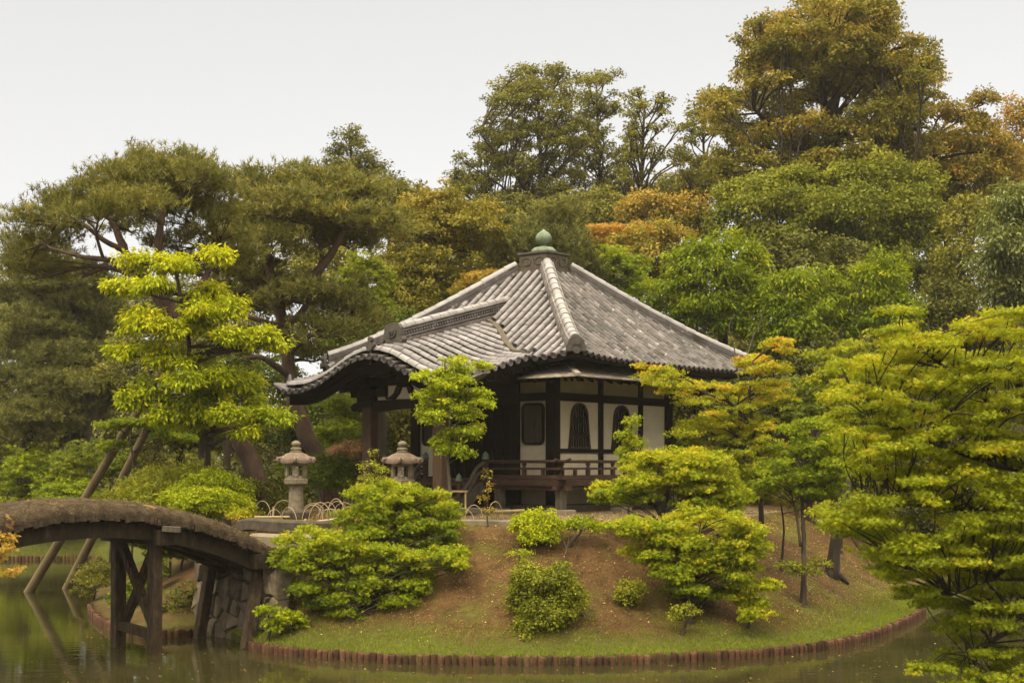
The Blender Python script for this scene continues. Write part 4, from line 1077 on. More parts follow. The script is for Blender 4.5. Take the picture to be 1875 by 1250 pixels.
# ------------------------------------------------------------ stone lanterns
def lantern(px, D, zbase, rz, label, sc=1.0):
    L_ = empty('stone_lantern', (0, 0, 0), rz, label, 'stone lantern', 'stone lanterns in front of the hall')
    b = on_ground(px, D); L_.location = (b.x, b.y, zbase); L_.scale = (sc, sc, sc)
    m = MB(); m.lathe([(0.33, -0.08), (0.34, 0.06), (0.30, 0.085), (0.22, 0.10)], sq=8); m.build('base', M_kerb, L_, bevel=0.015)
    m = MB(); m.lathe([(0.165, 0.09), (0.155, 0.35), (0.150, 0.56), (0.155, 0.605)], seg=20); m.build('shaft', M_stone, L_, smooth=True, auto=40)
    m = MB(); m.lathe([(0.165, 0.60), (0.235, 0.645), (0.285, 0.66), (0.29, 0.76), (0.27, 0.775)], sq=6); m.build('platform', M_stone, L_, bevel=0.012)
    m = MB(); r_ = 0.235      # fire box: six pillars, sill and head, open windows
    cor = [(r_ * math.cos(math.pi / 3 * k + math.pi / 6), r_ * math.sin(math.pi / 3 * k + math.pi / 6)) for k in range(6)]
    m.lathe([(r_ + .012, 0.775), (r_ + .012, 0.84), (r_ - 0.02, 0.841)], sq=6); m.lathe([(r_ - .03, 1.045), (r_ + .012, 1.046), (r_ + .012, 1.11)], sq=6)
    for k in range(6):
        a = Vector((*cor[k], 0)); b_ = Vector((*cor[(k + 1) % 6], 0)); d = (b_ - a).normalized()
        for q in (a + d * 0.033, b_ - d * 0.033): m.beam(q + Vector((0, 0, 0.835)), q + Vector((0, 0, 1.05)), 0.068, 0.05, up=(q.x, q.y, 0))
        if k in (2, 5):
            c_ = (a + b_) / 2 * 0.96; m.box(c_ + Vector((0, 0, 0.94)), (0.05, 0.24, 0.21), Matrix.Rotation(math.atan2(c_.y, c_.x), 3, 'Z'))
    m.build('fire_box', M_stone, L_)
    # roof: six-sided, swelling, with curled corners
    m = MB(); n6 = 36; rings = []
    for (r0, z0, curl) in ((0.34, 1.115, 0.0), (0.385, 1.10, 1.0), (0.395, 1.155, 1.0), (0.37, 1.20, .6), (0.315, 1.25, .25), (0.235, 1.30, 0.1), (0.15, 1.33, 0), (0.12, 1.335, 0)):
        rg_ = []
        for k in range(n6):
            a = 2 * math.pi * k / n6 + math.pi / 6; u_ = abs(((k % 6) / 6.0) - 0.5) * 2    # 1 at a corner
            hexr = math.cos(math.pi / 6) / math.cos(((k % 6) / 6.0 - 0.5) * math.pi / 3)
            rr = r0 * (hexr * 0.75 + 0.25 * (0.93)) * (1 + 0.09 * curl * u_ ** 4)
            rg_.append(Vector((rr * math.cos(a), rr * math.sin(a), z0 + 0.035 * curl * u_ ** 5)))
        rings.append(rg_)
    vs = [p for r0 in rings for p in r0]
    m.add(vs, [(i * n6 + k, i * n6 + (k + 1) % n6, (i + 1) * n6 + (k + 1) % n6, (i + 1) * n6 + k) for i in range(7) for k in range(n6)] + [tuple(reversed(range(n6))), tuple(7 * n6 + k for k in range(n6))])
    ro = m.build('roof', M_stone_red, L_, smooth=True, auto=50)
    for k in range(6):
        m = MB()
        a = math.pi / 3 * k + math.pi / 6; ca, sa = math.cos(a), math.sin(a)
        m.tube([Vector((0.20 * ca, 0.20 * sa, 1.28)), Vector((0.31 * ca, 0.31 * sa, 1.225)), Vector((0.38 * ca, 0.38 * sa, 1.20)), Vector((0.425 * ca, 0.425 * sa, 1.205)), Vector((0.445 * ca, 0.445 * sa, 1.17)), Vector((0.425 * ca, 0.425 * sa, 1.13)), Vector((0.395 * ca, 0.395 * sa, 1.135))],
               [0.02, 0.034, 0.04, 0.042, 0.042, 0.036, 0.02], 8)
        m.build('corner_scroll', M_stone_red, ro, smooth=True)
    m = MB(); m.lathe([(0.125, 1.33), (0.13, 1.36), (0.10, 1.37), (0.10, 1.385), (0.12, 1.40), (0.115, 1.43), (0.075, 1.445), (0.085, 1.475), (0.105, 1.50), (0.10, 1.535), (0.07, 1.565), (0.03, 1.585), (0.0, 1.59)], seg=20)
    m.build('jewel', M_stone, L_, smooth=True, auto=50)
    return L_
lantern(542, 26.3, 2.07, 0.10, 'tall hexagonal stone lantern standing free among bamboo hoops beside the bridge end', 0.865)
lantern(737, 26.9, 2.02, -0.06, 'hexagonal stone lantern before the porch, its shaft hidden by the dense green shrub', 0.90)

# ------------------------------------------------------------ bamboo hoops
RH = random.Random(9)
hoops = [(480, 930, 26.9), (503, 955, 25.6), (529, 957, 25.3), (520, 936, 27), (572, 950, 25.7), (586, 957, 25.3), (600, 940, 26.4), (604, 957, 25.3), (615, 950, 25.8), (574, 934, 27.2), (590, 925, 27.6), (630, 926, 27.4), (640, 920, 27.9), (565, 925, 27.6), (618, 936, 26.6),
         (847, 957, 25.5), (868, 957, 25.3), (907, 957, 25.4)]
for i, (px, py, D) in enumerate(hoops):
    b = on_ground(px, D); w_ = RH.uniform(0.17, 0.25); h_ = RH.uniform(0.30, 0.46); a = RH.uniform(-0.7, 0.7); ln = RH.uniform(-0.06, 0.06)
    d = Vector((math.cos(a), math.sin(a), 0)); pts = [d * (w_ * math.cos(t_)) + Vector((0, ln * math.sin(t_), h_ * math.sin(t_) ** 0.85 - 0.03)) for t_ in [math.pi * k / 12 for k in range(13)]]
    m = MB(); m.tube(pts, 0.0062, 5); o = m.build('bamboo_hoop', M_bamboo, smooth=True); o.location = b
    left = px < 700
    tag(o, 'thin pale bamboo hoop stuck in the ground around the free-standing stone lantern' if left else 'thin pale bamboo hoop at the top of the slope before the porch', 'hoop', 'bamboo hoops by the lantern' if left else 'bamboo hoops before the porch')
for px, D, h_, lab in ((500, 26.2, 0.24, 'short pale bamboo stake left of the stone lantern'), (590, 26.9, 0.22, 'short pale bamboo stake right of the stone lantern')):
    b = on_ground(px, D); m = MB(); m.tube([(0, 0, -0.03), (0.01, 0, h_)], 0.017, 7); o = m.build('bamboo_stake', M_bamboo); o.location = b; tag(o, lab, 'stake')
def pole(name, a, b, r, mat, label, cat, rest=True):
    m = MB(); a = Vector(a); b = Vector(b); n = 8
    m.tube([(b - a) * (i / n) for i in range(n + 1)], [r * (1.03 if i % 2 else 0.98) for i in range(n + 1)], 8); o = m.build(name, mat, smooth=True, auto=50); o.location = a; return tag(o, label, cat)
def low(px, D, h): 
    p = on_ground(px, D); p.z += h; return p
pole('bamboo_pole', low(468, 25.5, 0.12), low(560, 25.1, 0.13), 0.02, M_bamboo, 'long pale bamboo pole lying along the stone kerb', 'pole')
pole('bamboo_pole', low(548, 25.15, 0.13), low(640, 25.2, 0.16), 0.02, M_bamboo, 'shorter pale bamboo pole lying right of the lantern base by the kerb', 'pole')
pole('bamboo_pole', low(466, 26.3, 0.05), low(530, 26.0, 0.06), 0.02, M_bamboo_old, 'greenish bamboo pole lying behind the kerb left of the lantern', 'pole')
r_ = empty('bamboo_barrier', on_ground(905, 27.2), 0, 'thick yellow bamboo pole laid across low forked stakes before the veranda', 'barrier')
m = MB(); m.tube([Vector((-0.02, 0, 0.15)), Vector((0.25, 0.05, 0.155)), Vector((0.58, 0.12, 0.17))], 0.032, 10); m.build('rail', M_bamboo_old, r_, smooth=True)
for x in (0.08, 0.5): m = MB(); m.tube([(x, 0.03 + x * .1, -0.03), (x, 0.03 + x * .1, 0.13)], 0.02, 7); m.build('stake', M_bamboo_old, r_)
# bamboo bars of the low fence at the back of the lantern bed
# leaning timber props for the old pine, footed in the pond
def prop(a, b, r, label):
    m = MB(); a = Vector(a); b = Vector(b); q = [a.lerp(b, i / 10) - a for i in range(11)]
    m.tube(q, [r * (1.08 - 0.25 * i / 10) for i in range(11)], 10); o = m.build('pine_prop', M_pole, smooth=True, auto=60); o.location = a; tag(o, label, 'prop', 'timber props holding up the old pine')
prop(P(44, 1098, 33.6), P(300, 672, 30.6), 0.105, 'long smooth timber prop leaning from the pond to the old pine, left of the pair')
prop(P(116, 1090, 34.5), P(303, 718, 31.5), 0.10, 'darker timber prop leaning from the pond behind the bridge, right of the pair')
# ------------------------------------------------------------ leaves
def unit(a): return a / np.maximum(1e-9, np.linalg.norm(a, axis=-1, keepdims=True))
def leaf_quads(Pp, N, T, L, W, cup=0.12):
    """one folded diamond per leaf, based at Pp, pointing along T"""
    T = unit(T - N * (T * N).sum(1, keepdims=True)); S = np.cross(N, T); L = L[:, None]; W = W[:, None]
    a = Pp; b = Pp + T * L * 0.5 + S * W * 0.5 + N * W * cup; c = Pp + T * L - N * L * 0.08; d = Pp + T * L * 0.5 - S * W * 0.5 + N * W * cup
    return np.stack([a, b, c, d], 1).reshape(-1, 3)
def star_quads(Pp, N, T, L, rng, lobes=3, spread=0.75, w=0.30):
    out_ = []; T = unit(T - N * (T * N).sum(1, keepdims=True)); S = np.cross(N, T)
    for k in range(lobes):
        a = (k - (lobes - 1) / 2) * spread; d = T * math.cos(a) + S * math.sin(a); l_ = L * (1 - 0.16 * abs(k - (lobes - 1) / 2))
        out_.append(leaf_quads(Pp, N, d, l_, l_ * w, 0.1))
    V = np.stack([o.reshape(-1, 4, 3) for o in out_], 1); return V.reshape(-1, 3)

class Style:
    def __init__(s, **k):
        s.cr = 0.3; s.per = 40; s.L = 0.12; s.W = 0.06; s.droop = 0.2; s.flat = 0.6; s.cover = 1.0; s.kind = 'leaf'; s.up = 0.8; s.low = -0.25; s.shell = 0.55
        s.spread = 0.12; s.bark = 'bark'; s.twig = 0.012; s.lobes = 3; s.tsd = 0.12; s.tbase = 0.45; s.tclump = 0.15; s.rk = 1.0; s.split = 0; s.srx = 0.62; s.srz = 0.62
        s.__dict__.update(k)

def pad_clumps(c, r, st, rng):
    c = np.array(c); r = np.array(r); A = 2 * math.pi * (r[0] * r[1] + 0.5 * (r[0] + r[1]) * r[2]) * 0.75
    n = max(3, int(st.cover * A / (math.pi * st.cr ** 2)))
    d = unit(rng.normal(size=(n * 3, 3))); d = d[d[:, 2] > st.low][:n]
    rad = st.shell + (1 - st.shell) * rng.random(len(d)) ** 0.6
    rad *= 1 + 0.24 * rng.normal(size=len(d)) * (rng.random(len(d)) < 0.45)
    return c + d * rad[:, None] * r, d

def clump_leaves(C, D_, st, rng, tint0):
    """leaves of many clumps at once"""
    n = len(C); per = st.per
    ct = np.clip(tint0 + st.tclump * rng.normal(size=n), 0.02, 0.98)
    sz = st.cr * rng.uniform(0.65, 1.25, n)
    if st.kind == 'needle':
        m = per; base = np.repeat(C, m, 0) + rng.normal(size=(n * m, 3)) * np.array([1, 1, 0.42]) * np.repeat(sz, m)[:, None] * 0.55
        Dd_ = np.repeat(D_, m, 0); axis = unit(Dd_ * 0.55 + np.array([0, 0, st.up]) + rng.normal(size=(n * m, 3)) * 0.35)
        k = st.nn; B = np.repeat(base, k, 0); A = np.repeat(axis, k, 0); off = rng.random((n * m * k, 1)) * st.L * 0.7
        B = B + A * off; dirn = unit(A * rng.uniform(0.35, 1.0, (n * m * k, 1)) + unit(rng.normal(size=(n * m * k, 3))) * 0.8)
        S = unit(np.cross(dirn, rng.normal(size=(n * m * k, 3)))); Ln = (st.L * rng.uniform(0.7, 1.15, n * m * k))[:, None]
        V = np.stack([B - S * st.W / 2, B + S * st.W / 2, B + dirn * Ln], 1).reshape(-1, 3)
        t = np.repeat(np.repeat(ct, m) + rng.normal(size=n * m) * st.tsd, k) + rng.normal(size=n * m * k) * 0.05
        return V, np.clip(t, 0, 1), 3
    N_ = n * per; off = unit(rng.normal(size=(N_, 3))) * (rng.random((N_, 1)) ** 0.5) * np.repeat(sz, per)[:, None] * np.array([1, 1, st.flat])
    Pp = np.repeat(C, per, 0) + off; od = unit(off * np.array([1, 1, 0.4]) + 1e-6); Dd_ = np.repeat(D_, per, 0)
    Nn = unit(np.array([0, 0, st.up * 0.6]) + Dd_ * 0.3 + od * 0.3 + rng.normal(size=(N_, 3)) * 0.5)
    T = unit(od + Dd_ * 0.5 + rng.normal(size=(N_, 3)) * 0.5 + np.array([0, 0, -st.droop]))
    if st.droop > 0.6: Nn = unit(np.cross(np.cross(T, np.array([0, 0, 1.0])), T) * np.sign(1) + rng.normal(size=(N_, 3)) * 0.35)
    s = rng.uniform(0.5, 1.25, N_); t = np.repeat(ct, per) + rng.normal(size=N_) * st.tsd
    if st.kind == 'star': V = star_quads(Pp, Nn, T, st.L * s, rng, st.lobes); t = np.repeat(t, st.lobes)
    else: V = leaf_quads(Pp, Nn, T, st.L * s, st.W * s)
    return V, np.clip(t, 0, 1), 4

def split_blob(c, r, p, rng, dens=1.0, low=-0.6):
    """a big crown mass broken into pads of radius p"""
    n = max(4, int(dens * 1.5 * (r[0] * r[2] + r[1] * r[2] + r[0] * r[1]) / (p * p) * 0.55)); out_ = []; tries = 0
    while len(out_) < n and tries < n * 30:
        tries += 1; d = unit(rng.normal(size=3))
        if d[2] < low: continue
        q = c + d * np.array(r) * (0.35 + 0.58 * rng.random() ** 0.5)
        if all(np.linalg.norm(q - o) > p * 0.85 for o in out_): out_.append(q)
    return out_

TREE_STATS = []
def make_tree(name, label, cat, trunk, rad, blobs, st, mat, seed, bark=None, pad=None, group=None, extra=None, base=None, limbs=None,
              dens=1.0, bare=0.0, asc=0.15, twigs=True, tint=0.45, low=-0.6, tgrad=0.0, subs=4, branch_r=0.33, crown_name='crown', trunk_name='trunk'):
    """trunk: world points; rad: (foot, top); blobs: list of (centre, (rx, ry, rz)) in world units"""
    rng = np.random.default_rng(seed); bark = bark or M_bark
    tp = catmull(trunk, 5); nT = len(tp); base = tp[0] if base is None else base
    root = empty(name, base, 0, label, cat, group)
    B = Vector(base); rnd = random.Random(seed)
    mb = MB(); rr = [rad[0] + (rad[1] - rad[0]) * (i / (nT - 1)) ** 0.8 for i in range(nT)]
    rr[0] *= 1.25
    q = [p - B + Vector((rnd.uniform(-1, 1), rnd.uniform(-1, 1), 0)) * rr[i] * 0.25 for i, p in enumerate(tp)]
    mb.tube([q[0] - Vector((0, 0, 0.15))] + q, [rr[0]] + rr, 9, rough=0.06, rnd=rnd)
    limb_nodes = [(tp[i], rr[i]) for i in range(nT)]
    for lm in (limbs or []):
        pts, r0, r1 = lm; lp = catmull(pts, 5); lr = [r0 + (r1 - r0) * i / (len(lp) - 1) for i in range(len(lp))]
        mb.tube([p - B for p in lp], lr, 7, rough=0.08, rnd=rnd); limb_nodes += [(lp[i], lr[i]) for i in range(1, len(lp))]
    LN = np.array([list(p) for p, r in limb_nodes]); LR = np.array([r for p, r in limb_nodes])
    pads = []
    for c, r in blobs:
        if pad and max(r) > pad * 1.5:
            for k in split_blob(np.array(c), r, pad, rng, dens, low):
                s = rng.uniform(0.75, 1.2); pads.append((k, (pad * s, pad * s, pad * s * (0.85 if st.kind != 'needle' else 0.5))))
        elif st.split and r[0] > 0.2:
            for q in range(st.split):
                o_ = unit(rng.normal(size=3)) * np.array([r[0], r[1], r[2] * 1.1]) * rng.uniform(0.25, 0.75); f_ = st.srx * rng.uniform(0.7, 1.25)
                pads.append((np.array(c) + o_, (r[0] * f_, r[1] * f_, r[2] * st.srz * st.rk * rng.uniform(0.7, 1.4))))
        else: pads.append((np.array(c), (r[0], r[1], r[2] * st.rk)))
    Vs = []; Ts = []; kk = 4
    zs = [p[0][2] for p in pads]; z0, z1 = min(zs), max(zs) + 1e-6
    for c, r in pads:
        c = np.array(c, float)
        dz = c[2] - LN[:, 2]; hd = np.hypot(LN[:, 0] - c[0], LN[:, 1] - c[1]); cost = hd + np.where(dz < asc * hd, 3.0 * (asc * hd - dz), 0) + np.abs(dz) * 0.5
        j = int(np.argmin(cost)); a = Vector(LN[j]); e = Vector(c) - Vector((0, 0, r[2] * 0.35)); d = e - a; Ld = d.length
        br = max(st.twig * 1.3, min(LR[j] * 0.7, (0.014 + Ld * 0.022) * branch_r / 0.33))
        mid = a.lerp(e, 0.5) + Vector((rnd.uniform(-.1, .1) * Ld, rnd.uniform(-.1, .1) * Ld, Ld * rnd.uniform(-0.02, 0.14)))
        pts = catmull([a, mid, e], 4)
        mb.tube([p - B for p in pts], [br + (st.twig - br) * (i / (len(pts) - 1)) for i in range(len(pts))], 5, cap=False)
        if rng.random() < bare: continue
        C, D_ = pad_clumps(c, r, st, rng)
        if twigs:
            for i in rng.permutation(len(C))[:min(len(C), subs)]:
                e2 = Vector(C[i]); s_ = pts[-1 - int(rng.integers(0, 5))]; m2 = s_.lerp(e2, 0.5) + Vector((0, 0, 0.04))
                mb.tube([s_ - B, m2 - B, e2 - B], [st.twig, st.twig * 0.7, st.twig * 0.35], 4, cap=False)
        V, t, kk = clump_leaves(C, D_, st, rng, tint + rng.normal() * 0.07 + tgrad * ((c[2] - z0) / (z1 - z0) - 0.5)); Vs.append(V); Ts.append(t)
    tr = mb.build(trunk_name, bark, root, smooth=True)
    V = np.concatenate(Vs) - np.array(B); t = np.concatenate(Ts)
    cr_ = soup(crown_name, V, kk, t, mat, root)
    TREE_STATS.append((name, len(V) // kk))
    return root

def PB(px, py, rx, ry, D, dD=0.0, dep=0.85):
    """a foliage mass seen at px, py with radii rx, ry in photo pixels"""
    p = P(px, py, D + dD); s = (D + dD) / F
    return (np.array(p), (rx * s, rx * s * dep, ry * s))

# foliage colours (tint 0..1)
LM_pine = leaf_mat('pine_needles', [(0.0, (0.058, 0.063, 0.026)), (0.45, (0.122, 0.121, 0.046)), (0.8, (0.182, 0.166, 0.058)), (1.0, (0.26, 0.21, 0.07))], 0.2, 0.5, 0.3)
LM_pine_dark = leaf_mat('dark_pine_needles', [(0.0, (0.043, 0.048, 0.022)), (0.5, (0.095, 0.098, 0.040)), (1.0, (0.17, 0.16, 0.058))], 0.15, 0.55, 0.3)
LM_yellow = leaf_mat('yellow_green_leaves', [(0.0, (0.10, 0.15, 0.008)), (0.4, (0.215, 0.265, 0.010)), (0.75, (0.33, 0.36, 0.012)), (1.0, (0.45, 0.42, 0.015))], 0.35, 0.5, 0.35)
LM_maple = leaf_mat('green_maple_leaves', [(0.0, (0.075, 0.115, 0.008)), (0.45, (0.165, 0.215, 0.010)), (0.8, (0.275, 0.285, 0.014)), (1.0, (0.38, 0.33, 0.02))], 0.35, 0.5, 0.3)
LM_maple_or = leaf_mat('orange_tipped_leaves', [(0.0, (0.09, 0.115, 0.010)), (0.4, (0.20, 0.235, 0.014)), (0.7, (0.32, 0.30, 0.02)), (0.88, (0.42, 0.27, 0.03)), (1.0, (0.42, 0.17, 0.03))], 0.35, 0.5, 0.3)
LM_shrub = leaf_mat('bright_shrub_leaves', [(0.0, (0.08, 0.12, 0.006)), (0.5, (0.20, 0.25, 0.010)), (1.0, (0.36, 0.37, 0.015))], 0.3, 0.5, 0.3)
LM_olive = leaf_mat('olive_shrub_leaves', [(0.0, (0.05, 0.06, 0.008)), (0.5, (0.125, 0.14, 0.014)), (1.0, (0.25, 0.25, 0.03))], 0.25, 0.5, 0.35)
LM_mid = leaf_mat('mid_green_leaves', [(0.0, (0.04, 0.06, 0.007)), (0.5, (0.095, 0.125, 0.011)), (1.0, (0.19, 0.215, 0.018))], 0.3, 0.45, 0.4)
LM_dark = leaf_mat('dark_evergreen_leaves', [(0.0, (0.022, 0.027, 0.006)), (0.5, (0.052, 0.058, 0.010)), (1.0, (0.11, 0.11, 0.02))], 0.2, 0.45, 0.4)
LM_bronze = leaf_mat('bronze_leaves', [(0.0, (0.07, 0.07, 0.012)), (0.4, (0.155, 0.138, 0.026)), (0.75, (0.25, 0.19, 0.045)), (1.0, (0.36, 0.23, 0.08))], 0.3, 0.5, 0.35)
LM_orange = leaf_mat('orange_leaves', [(0.0, (0.11, 0.10, 0.018)), (0.4, (0.21, 0.155, 0.032)), (0.75, (0.30, 0.18, 0.05)), (1.0, (0.38, 0.20, 0.07))], 0.3, 0.5, 0.3)
LM_oak = leaf_mat('oak_leaves', [(0.0, (0.05, 0.052, 0.012)), (0.5, (0.12, 0.117, 0.026)), (1.0, (0.22, 0.20, 0.045))], 0.25, 0.5, 0.35)
LM_olive_green = leaf_mat('olive_green_leaves', [(0.0, (0.040, 0.052, 0.008)), (0.5, (0.105, 0.125, 0.018)), (1.0, (0.21, 0.215, 0.032))], 0.3, 0.5, 0.35)
LM_teal = leaf_mat('blue_green_leaves', [(0.0, (0.05, 0.062, 0.030)), (0.5, (0.115, 0.138, 0.070)), (1.0, (0.21, 0.235, 0.13))], 0.3, 0.5, 0.35)
LM_pink = leaf_mat('pink_blossom', [(0.0, (0.12, 0.13, 0.04)), (0.4, (0.20, 0.15, 0.10)), (0.55, (0.42, 0.20, 0.24)), (1.0, (0.52, 0.32, 0.36))], 0.3, 0.6, 0.2)

S_pine = Style(kind='needle', cr=0.30, per=16, nn=10, L=0.13, W=0.017, cover=2.3, flat=0.45, up=1.0, low=-0.35, shell=0.5, tsd=0.17, tclump=0.12, twig=0.02, rk=1.3)
S_pine_far = Style(kind='needle', cr=0.34, per=16, nn=9, L=0.17, W=0.027, cover=2.3, up=0.9, low=-0.4, shell=0.45, tsd=0.17, tclump=0.12, twig=0.02, rk=1.3)
S_droop = Style(cr=0.17, per=36, L=0.120, W=0.042, droop=1.0, flat=0.6, cover=2.6, low=-0.5, shell=0.3, tsd=0.15, tclump=0.12, twig=0.008, rk=1.6, split=3, srx=.65, srz=.7)
S_mapleb = Style(kind='star', lobes=3, cr=0.12, per=28, L=0.060, W=0.03, droop=0.3, flat=0.55, cover=3.0, low=-0.5, shell=0.35, tsd=0.16, tclump=0.14, twig=0.007, rk=1.25, split=3)
S_bush = Style(cr=0.10, per=32, L=0.052, W=0.028, droop=0.0, flat=0.8, cover=3.0, low=-0.4, shell=0.7, tsd=0.15, tclump=0.13, twig=0.006, up=0.7)
S_broad = Style(cr=0.32, per=70, L=0.125, W=0.07, droop=0.3, flat=0.75, cover=1.9, low=-0.7, shell=0.45, tsd=0.16, tclump=0.20, twig=0.02, up=0.55, rk=1.2)
S_broad_dr = Style(cr=0.28, per=52, L=0.17, W=0.06, droop=0.9, flat=0.75, cover=2.4, low=-0.7, shell=0.5, tsd=0.15, tclump=0.14, twig=0.02, rk=1.2)
S_far = Style(cr=0.36, per=72, L=0.135, W=0.08, droop=0.2, flat=0.75, cover=1.9, low=-0.7, shell=0.4, tsd=0.16, tclump=0.20, twig=0.025, up=0.5, rk=1.2)
S_mapleg = Style(kind='star', lobes=3, cr=0.17, per=26, L=0.09, W=0.04, droop=0.3, flat=0.45, cover=2.4, low=-0.5, shell=0.4, tsd=0.15, tclump=0.13, twig=0.008, rk=1.3)

def in_poly(x, y, poly):
    c = False
    for (x1, y1), (x2, y2) in zip(poly, poly[1:] + poly[:1]):
        if (y1 > y) != (y2 > y) and x < (x2 - x1) * (y - y1) / (y2 - y1) + x1: c = not c
    return c
def crown(poly, n, rx, ry, dd, seed, sep=0.8):
    """foliage masses spread irregularly through a crown outline"""
    r_ = random.Random(seed); out_ = []; x0, x1 = min(p[0] for p in poly), max(p[0] for p in poly); y0, y1 = min(p[1] for p in poly), max(p[1] for p in poly); tries = 0
    while len(out_) < n and tries < n * 60:
        tries += 1; a, b = r_.uniform(x0, x1), r_.uniform(y0, y1); s = r_.uniform(0.6, 1.3); d_ = r_.uniform(-dd, dd)
        if in_poly(a, b, poly) and all(abs(a - o[0]) > rx * sep or abs(b - o[1]) > ry * sep or abs(d_ - o[4]) > dd * 0.5 for o in out_): out_.append((a, b, rx * s, ry * s * r_.uniform(0.8, 1.3), d_))
    return out_
S_spray = Style(kind='star', lobes=3, cr=0.115, per=26, L=0.055, W=0.03, droop=0.3, flat=0.5, cover=2.2, low=-0.5, shell=0.3, tsd=0.16, tclump=0.14, twig=0.006, rk=1.0)
# ============================================================ the planting
def T_(*pts): return [P(*p) for p in pts]
def foot(px, D, *pts):
    g = on_ground(px, D); return [g] + [P(*p) for p in pts]

# ---- old leaning pine at the left
D = 30.0
make_tree('red_pine', 'huge old red pine with domed needle crown at the far left and leaning trunk', 'pine tree',
    foot(500, 29.5, (455, 830, 29.7), (425, 775, 29.8), (370, 680, 30), (320, 590, 30), (270, 510, 30), (230, 460, 30), (205, 405, 30.2)), (0.24, 0.07),
    [PB(*b, D, dd) for *b, dd in [(95, 410, 80, 26, 0), (70, 450, 70, 22, .8), (165, 372, 85, 28, .5), (235, 338, 90, 28, -.3), (300, 308, 75, 28, .3), (345, 330, 75, 28, -.5), (385, 360, 60, 30, .4), (300, 365, 80, 24, 1.2),
      (180, 395, 60, 18, -1.2), (255, 375, 70, 20, -1.5), (340, 400, 75, 26, 1), (405, 420, 60, 30, .5), (330, 450, 60, 22, 1.2), (430, 460, 50, 26, 1), (400, 490, 50, 24, 1.4), (45, 480, 45, 20, 1.6), (240, 420, 40, 12, 2.2), (345, 490, 50, 20, 1), (60, 500, 60, 26, 1.5), (150, 500, 70, 18, 2.2), (310, 345, 110, 34, .8), (180, 380, 100, 30, 1.2)]],
    S_pine, LM_pine, 101, M_bark_red, pad=1.15, dens=1.7, low=-0.3, tint=0.5, subs=5, branch_r=0.6, tgrad=0.15,
    limbs=[([P(320, 590, 30), P(300, 520, 29.8), P(290, 450, 29.6), P(300, 380, 29.7)], 0.14, 0.06), ([P(270, 510, 30), P(215, 480, 29.5), P(150, 470, 29.4), P(95, 455, 29.5)], 0.08, 0.03),
           ([P(230, 460, 30), P(190, 440, 29.8), P(150, 410, 29.8), P(110, 405, 29.8)], 0.07, 0.03), ([P(320, 590, 30), P(370, 520, 30.6), P(400, 450, 30.8)], 0.10, 0.05),
           ([P(205, 405, 30.2), P(240, 380, 30), P(290, 350, 30)], 0.07, 0.03)])
# ---- pine with the red trunk left of the porch
D = 34.5
make_tree('red_pine', 'tall pine with reddish trunk standing just left of the curved porch roof', 'pine tree',
    foot(612, 34, (580, 840, 34.2), (548, 760, 34.4), (532, 690, 34.6), (522, 620, 34.6), (510, 560, 34.5), (490, 480, 34.5), (480, 420, 34.5)), (0.25, 0.10),
    [PB(*b, D, dd) for *b, dd in [(480, 345, 60, 28, 0), (550, 335, 62, 24, .5), (620, 350, 60, 26, -.3), (680, 372, 52, 26, .3), (500, 385, 60, 26, -1), (575, 385, 70, 26, -1.2), (650, 408, 70, 24, -.8), (700, 420, 40, 22, .2),
      (455, 430, 55, 30, 0), (500, 450, 55, 30, -1), (640, 445, 60, 20, 1), (565, 430, 60, 18, 1.4), (455, 500, 50, 30, .5), (560, 545, 80, 26, -.5), (620, 565, 65, 24, 0), (660, 590, 45, 24, .4), (600, 610, 60, 22, -.8), (520, 530, 50, 22, .8), (470, 560, 50, 22, 1.2), (575, 655, 40, 16, 1), (560, 370, 110, 34, .8), (610, 430, 90, 30, 1), (480, 420, 70, 40, .6), (430, 520, 50, 40, .8)]],
    S_pine_far, LM_pine, 102, M_bark_red, pad=1.15, dens=1.5, low=-0.35, tint=0.45, subs=5, branch_r=0.6, tgrad=0.15,
    limbs=[([P(510, 560, 34.5), P(570, 510, 34), P(610, 460, 34), P(630, 420, 34)], 0.15, 0.06), ([P(522, 600, 34.6), P(560, 560, 34), P(590, 470, 34.3), P(560, 400, 34.3)], 0.10, 0.04),
           ([P(532, 690, 34.6), P(480, 655, 34), P(440, 660, 33.8)], 0.09, 0.04), ([P(522, 600, 34.6), P(470, 585, 34), P(430, 570, 34)], 0.08, 0.04), ([P(527, 650, 34.6), P(560, 620, 34.2), P(600, 600, 34.2)], 0.08, 0.04)])
# ---- dark pines filling the left edge
for i, (tr, bl, lab, sd_, DD) in enumerate([
    ([(128, 870), (140, 760), (150, 640), (130, 540), (110, 500)], [(60, 480, 60, 26, 0), (130, 515, 80, 28, -.6), (60, 540, 75, 28, .4), (165, 560, 80, 28, .3), (70, 600, 80, 28, -.5), (160, 610, 80, 26, .8), (30, 650, 60, 26, 0), (130, 660, 90, 26, -.8), (190, 660, 60, 24, .6)],
     'dark-needled pine behind the old leaning pine, filling the left edge above the middle', 111, 48),
    ([(30, 880), (50, 800), (60, 730), (90, 680)], [(40, 700, 70, 26, 0), (120, 715, 80, 24, -.4), (170, 740, 70, 26, .5), (60, 760, 80, 26, -.6), (130, 785, 70, 20, .4), (20, 800, 50, 22, 0)],
     'low dark pine with drooping needle sprays at the left edge above the bridge', 112, 46.5)]):
    make_tree('dark_pine', lab, 'pine tree', foot(tr[0][0], DD, *[(a, b, DD) for a, b in tr[1:]]), (0.22, 0.08), [PB(*b, DD, dd) for *b, dd in bl], S_pine_far, LM_pine_dark, sd_, M_bark_dark,
              pad=1.2, dens=1.25, low=-0.5, tint=0.5, subs=6, branch_r=0.5)
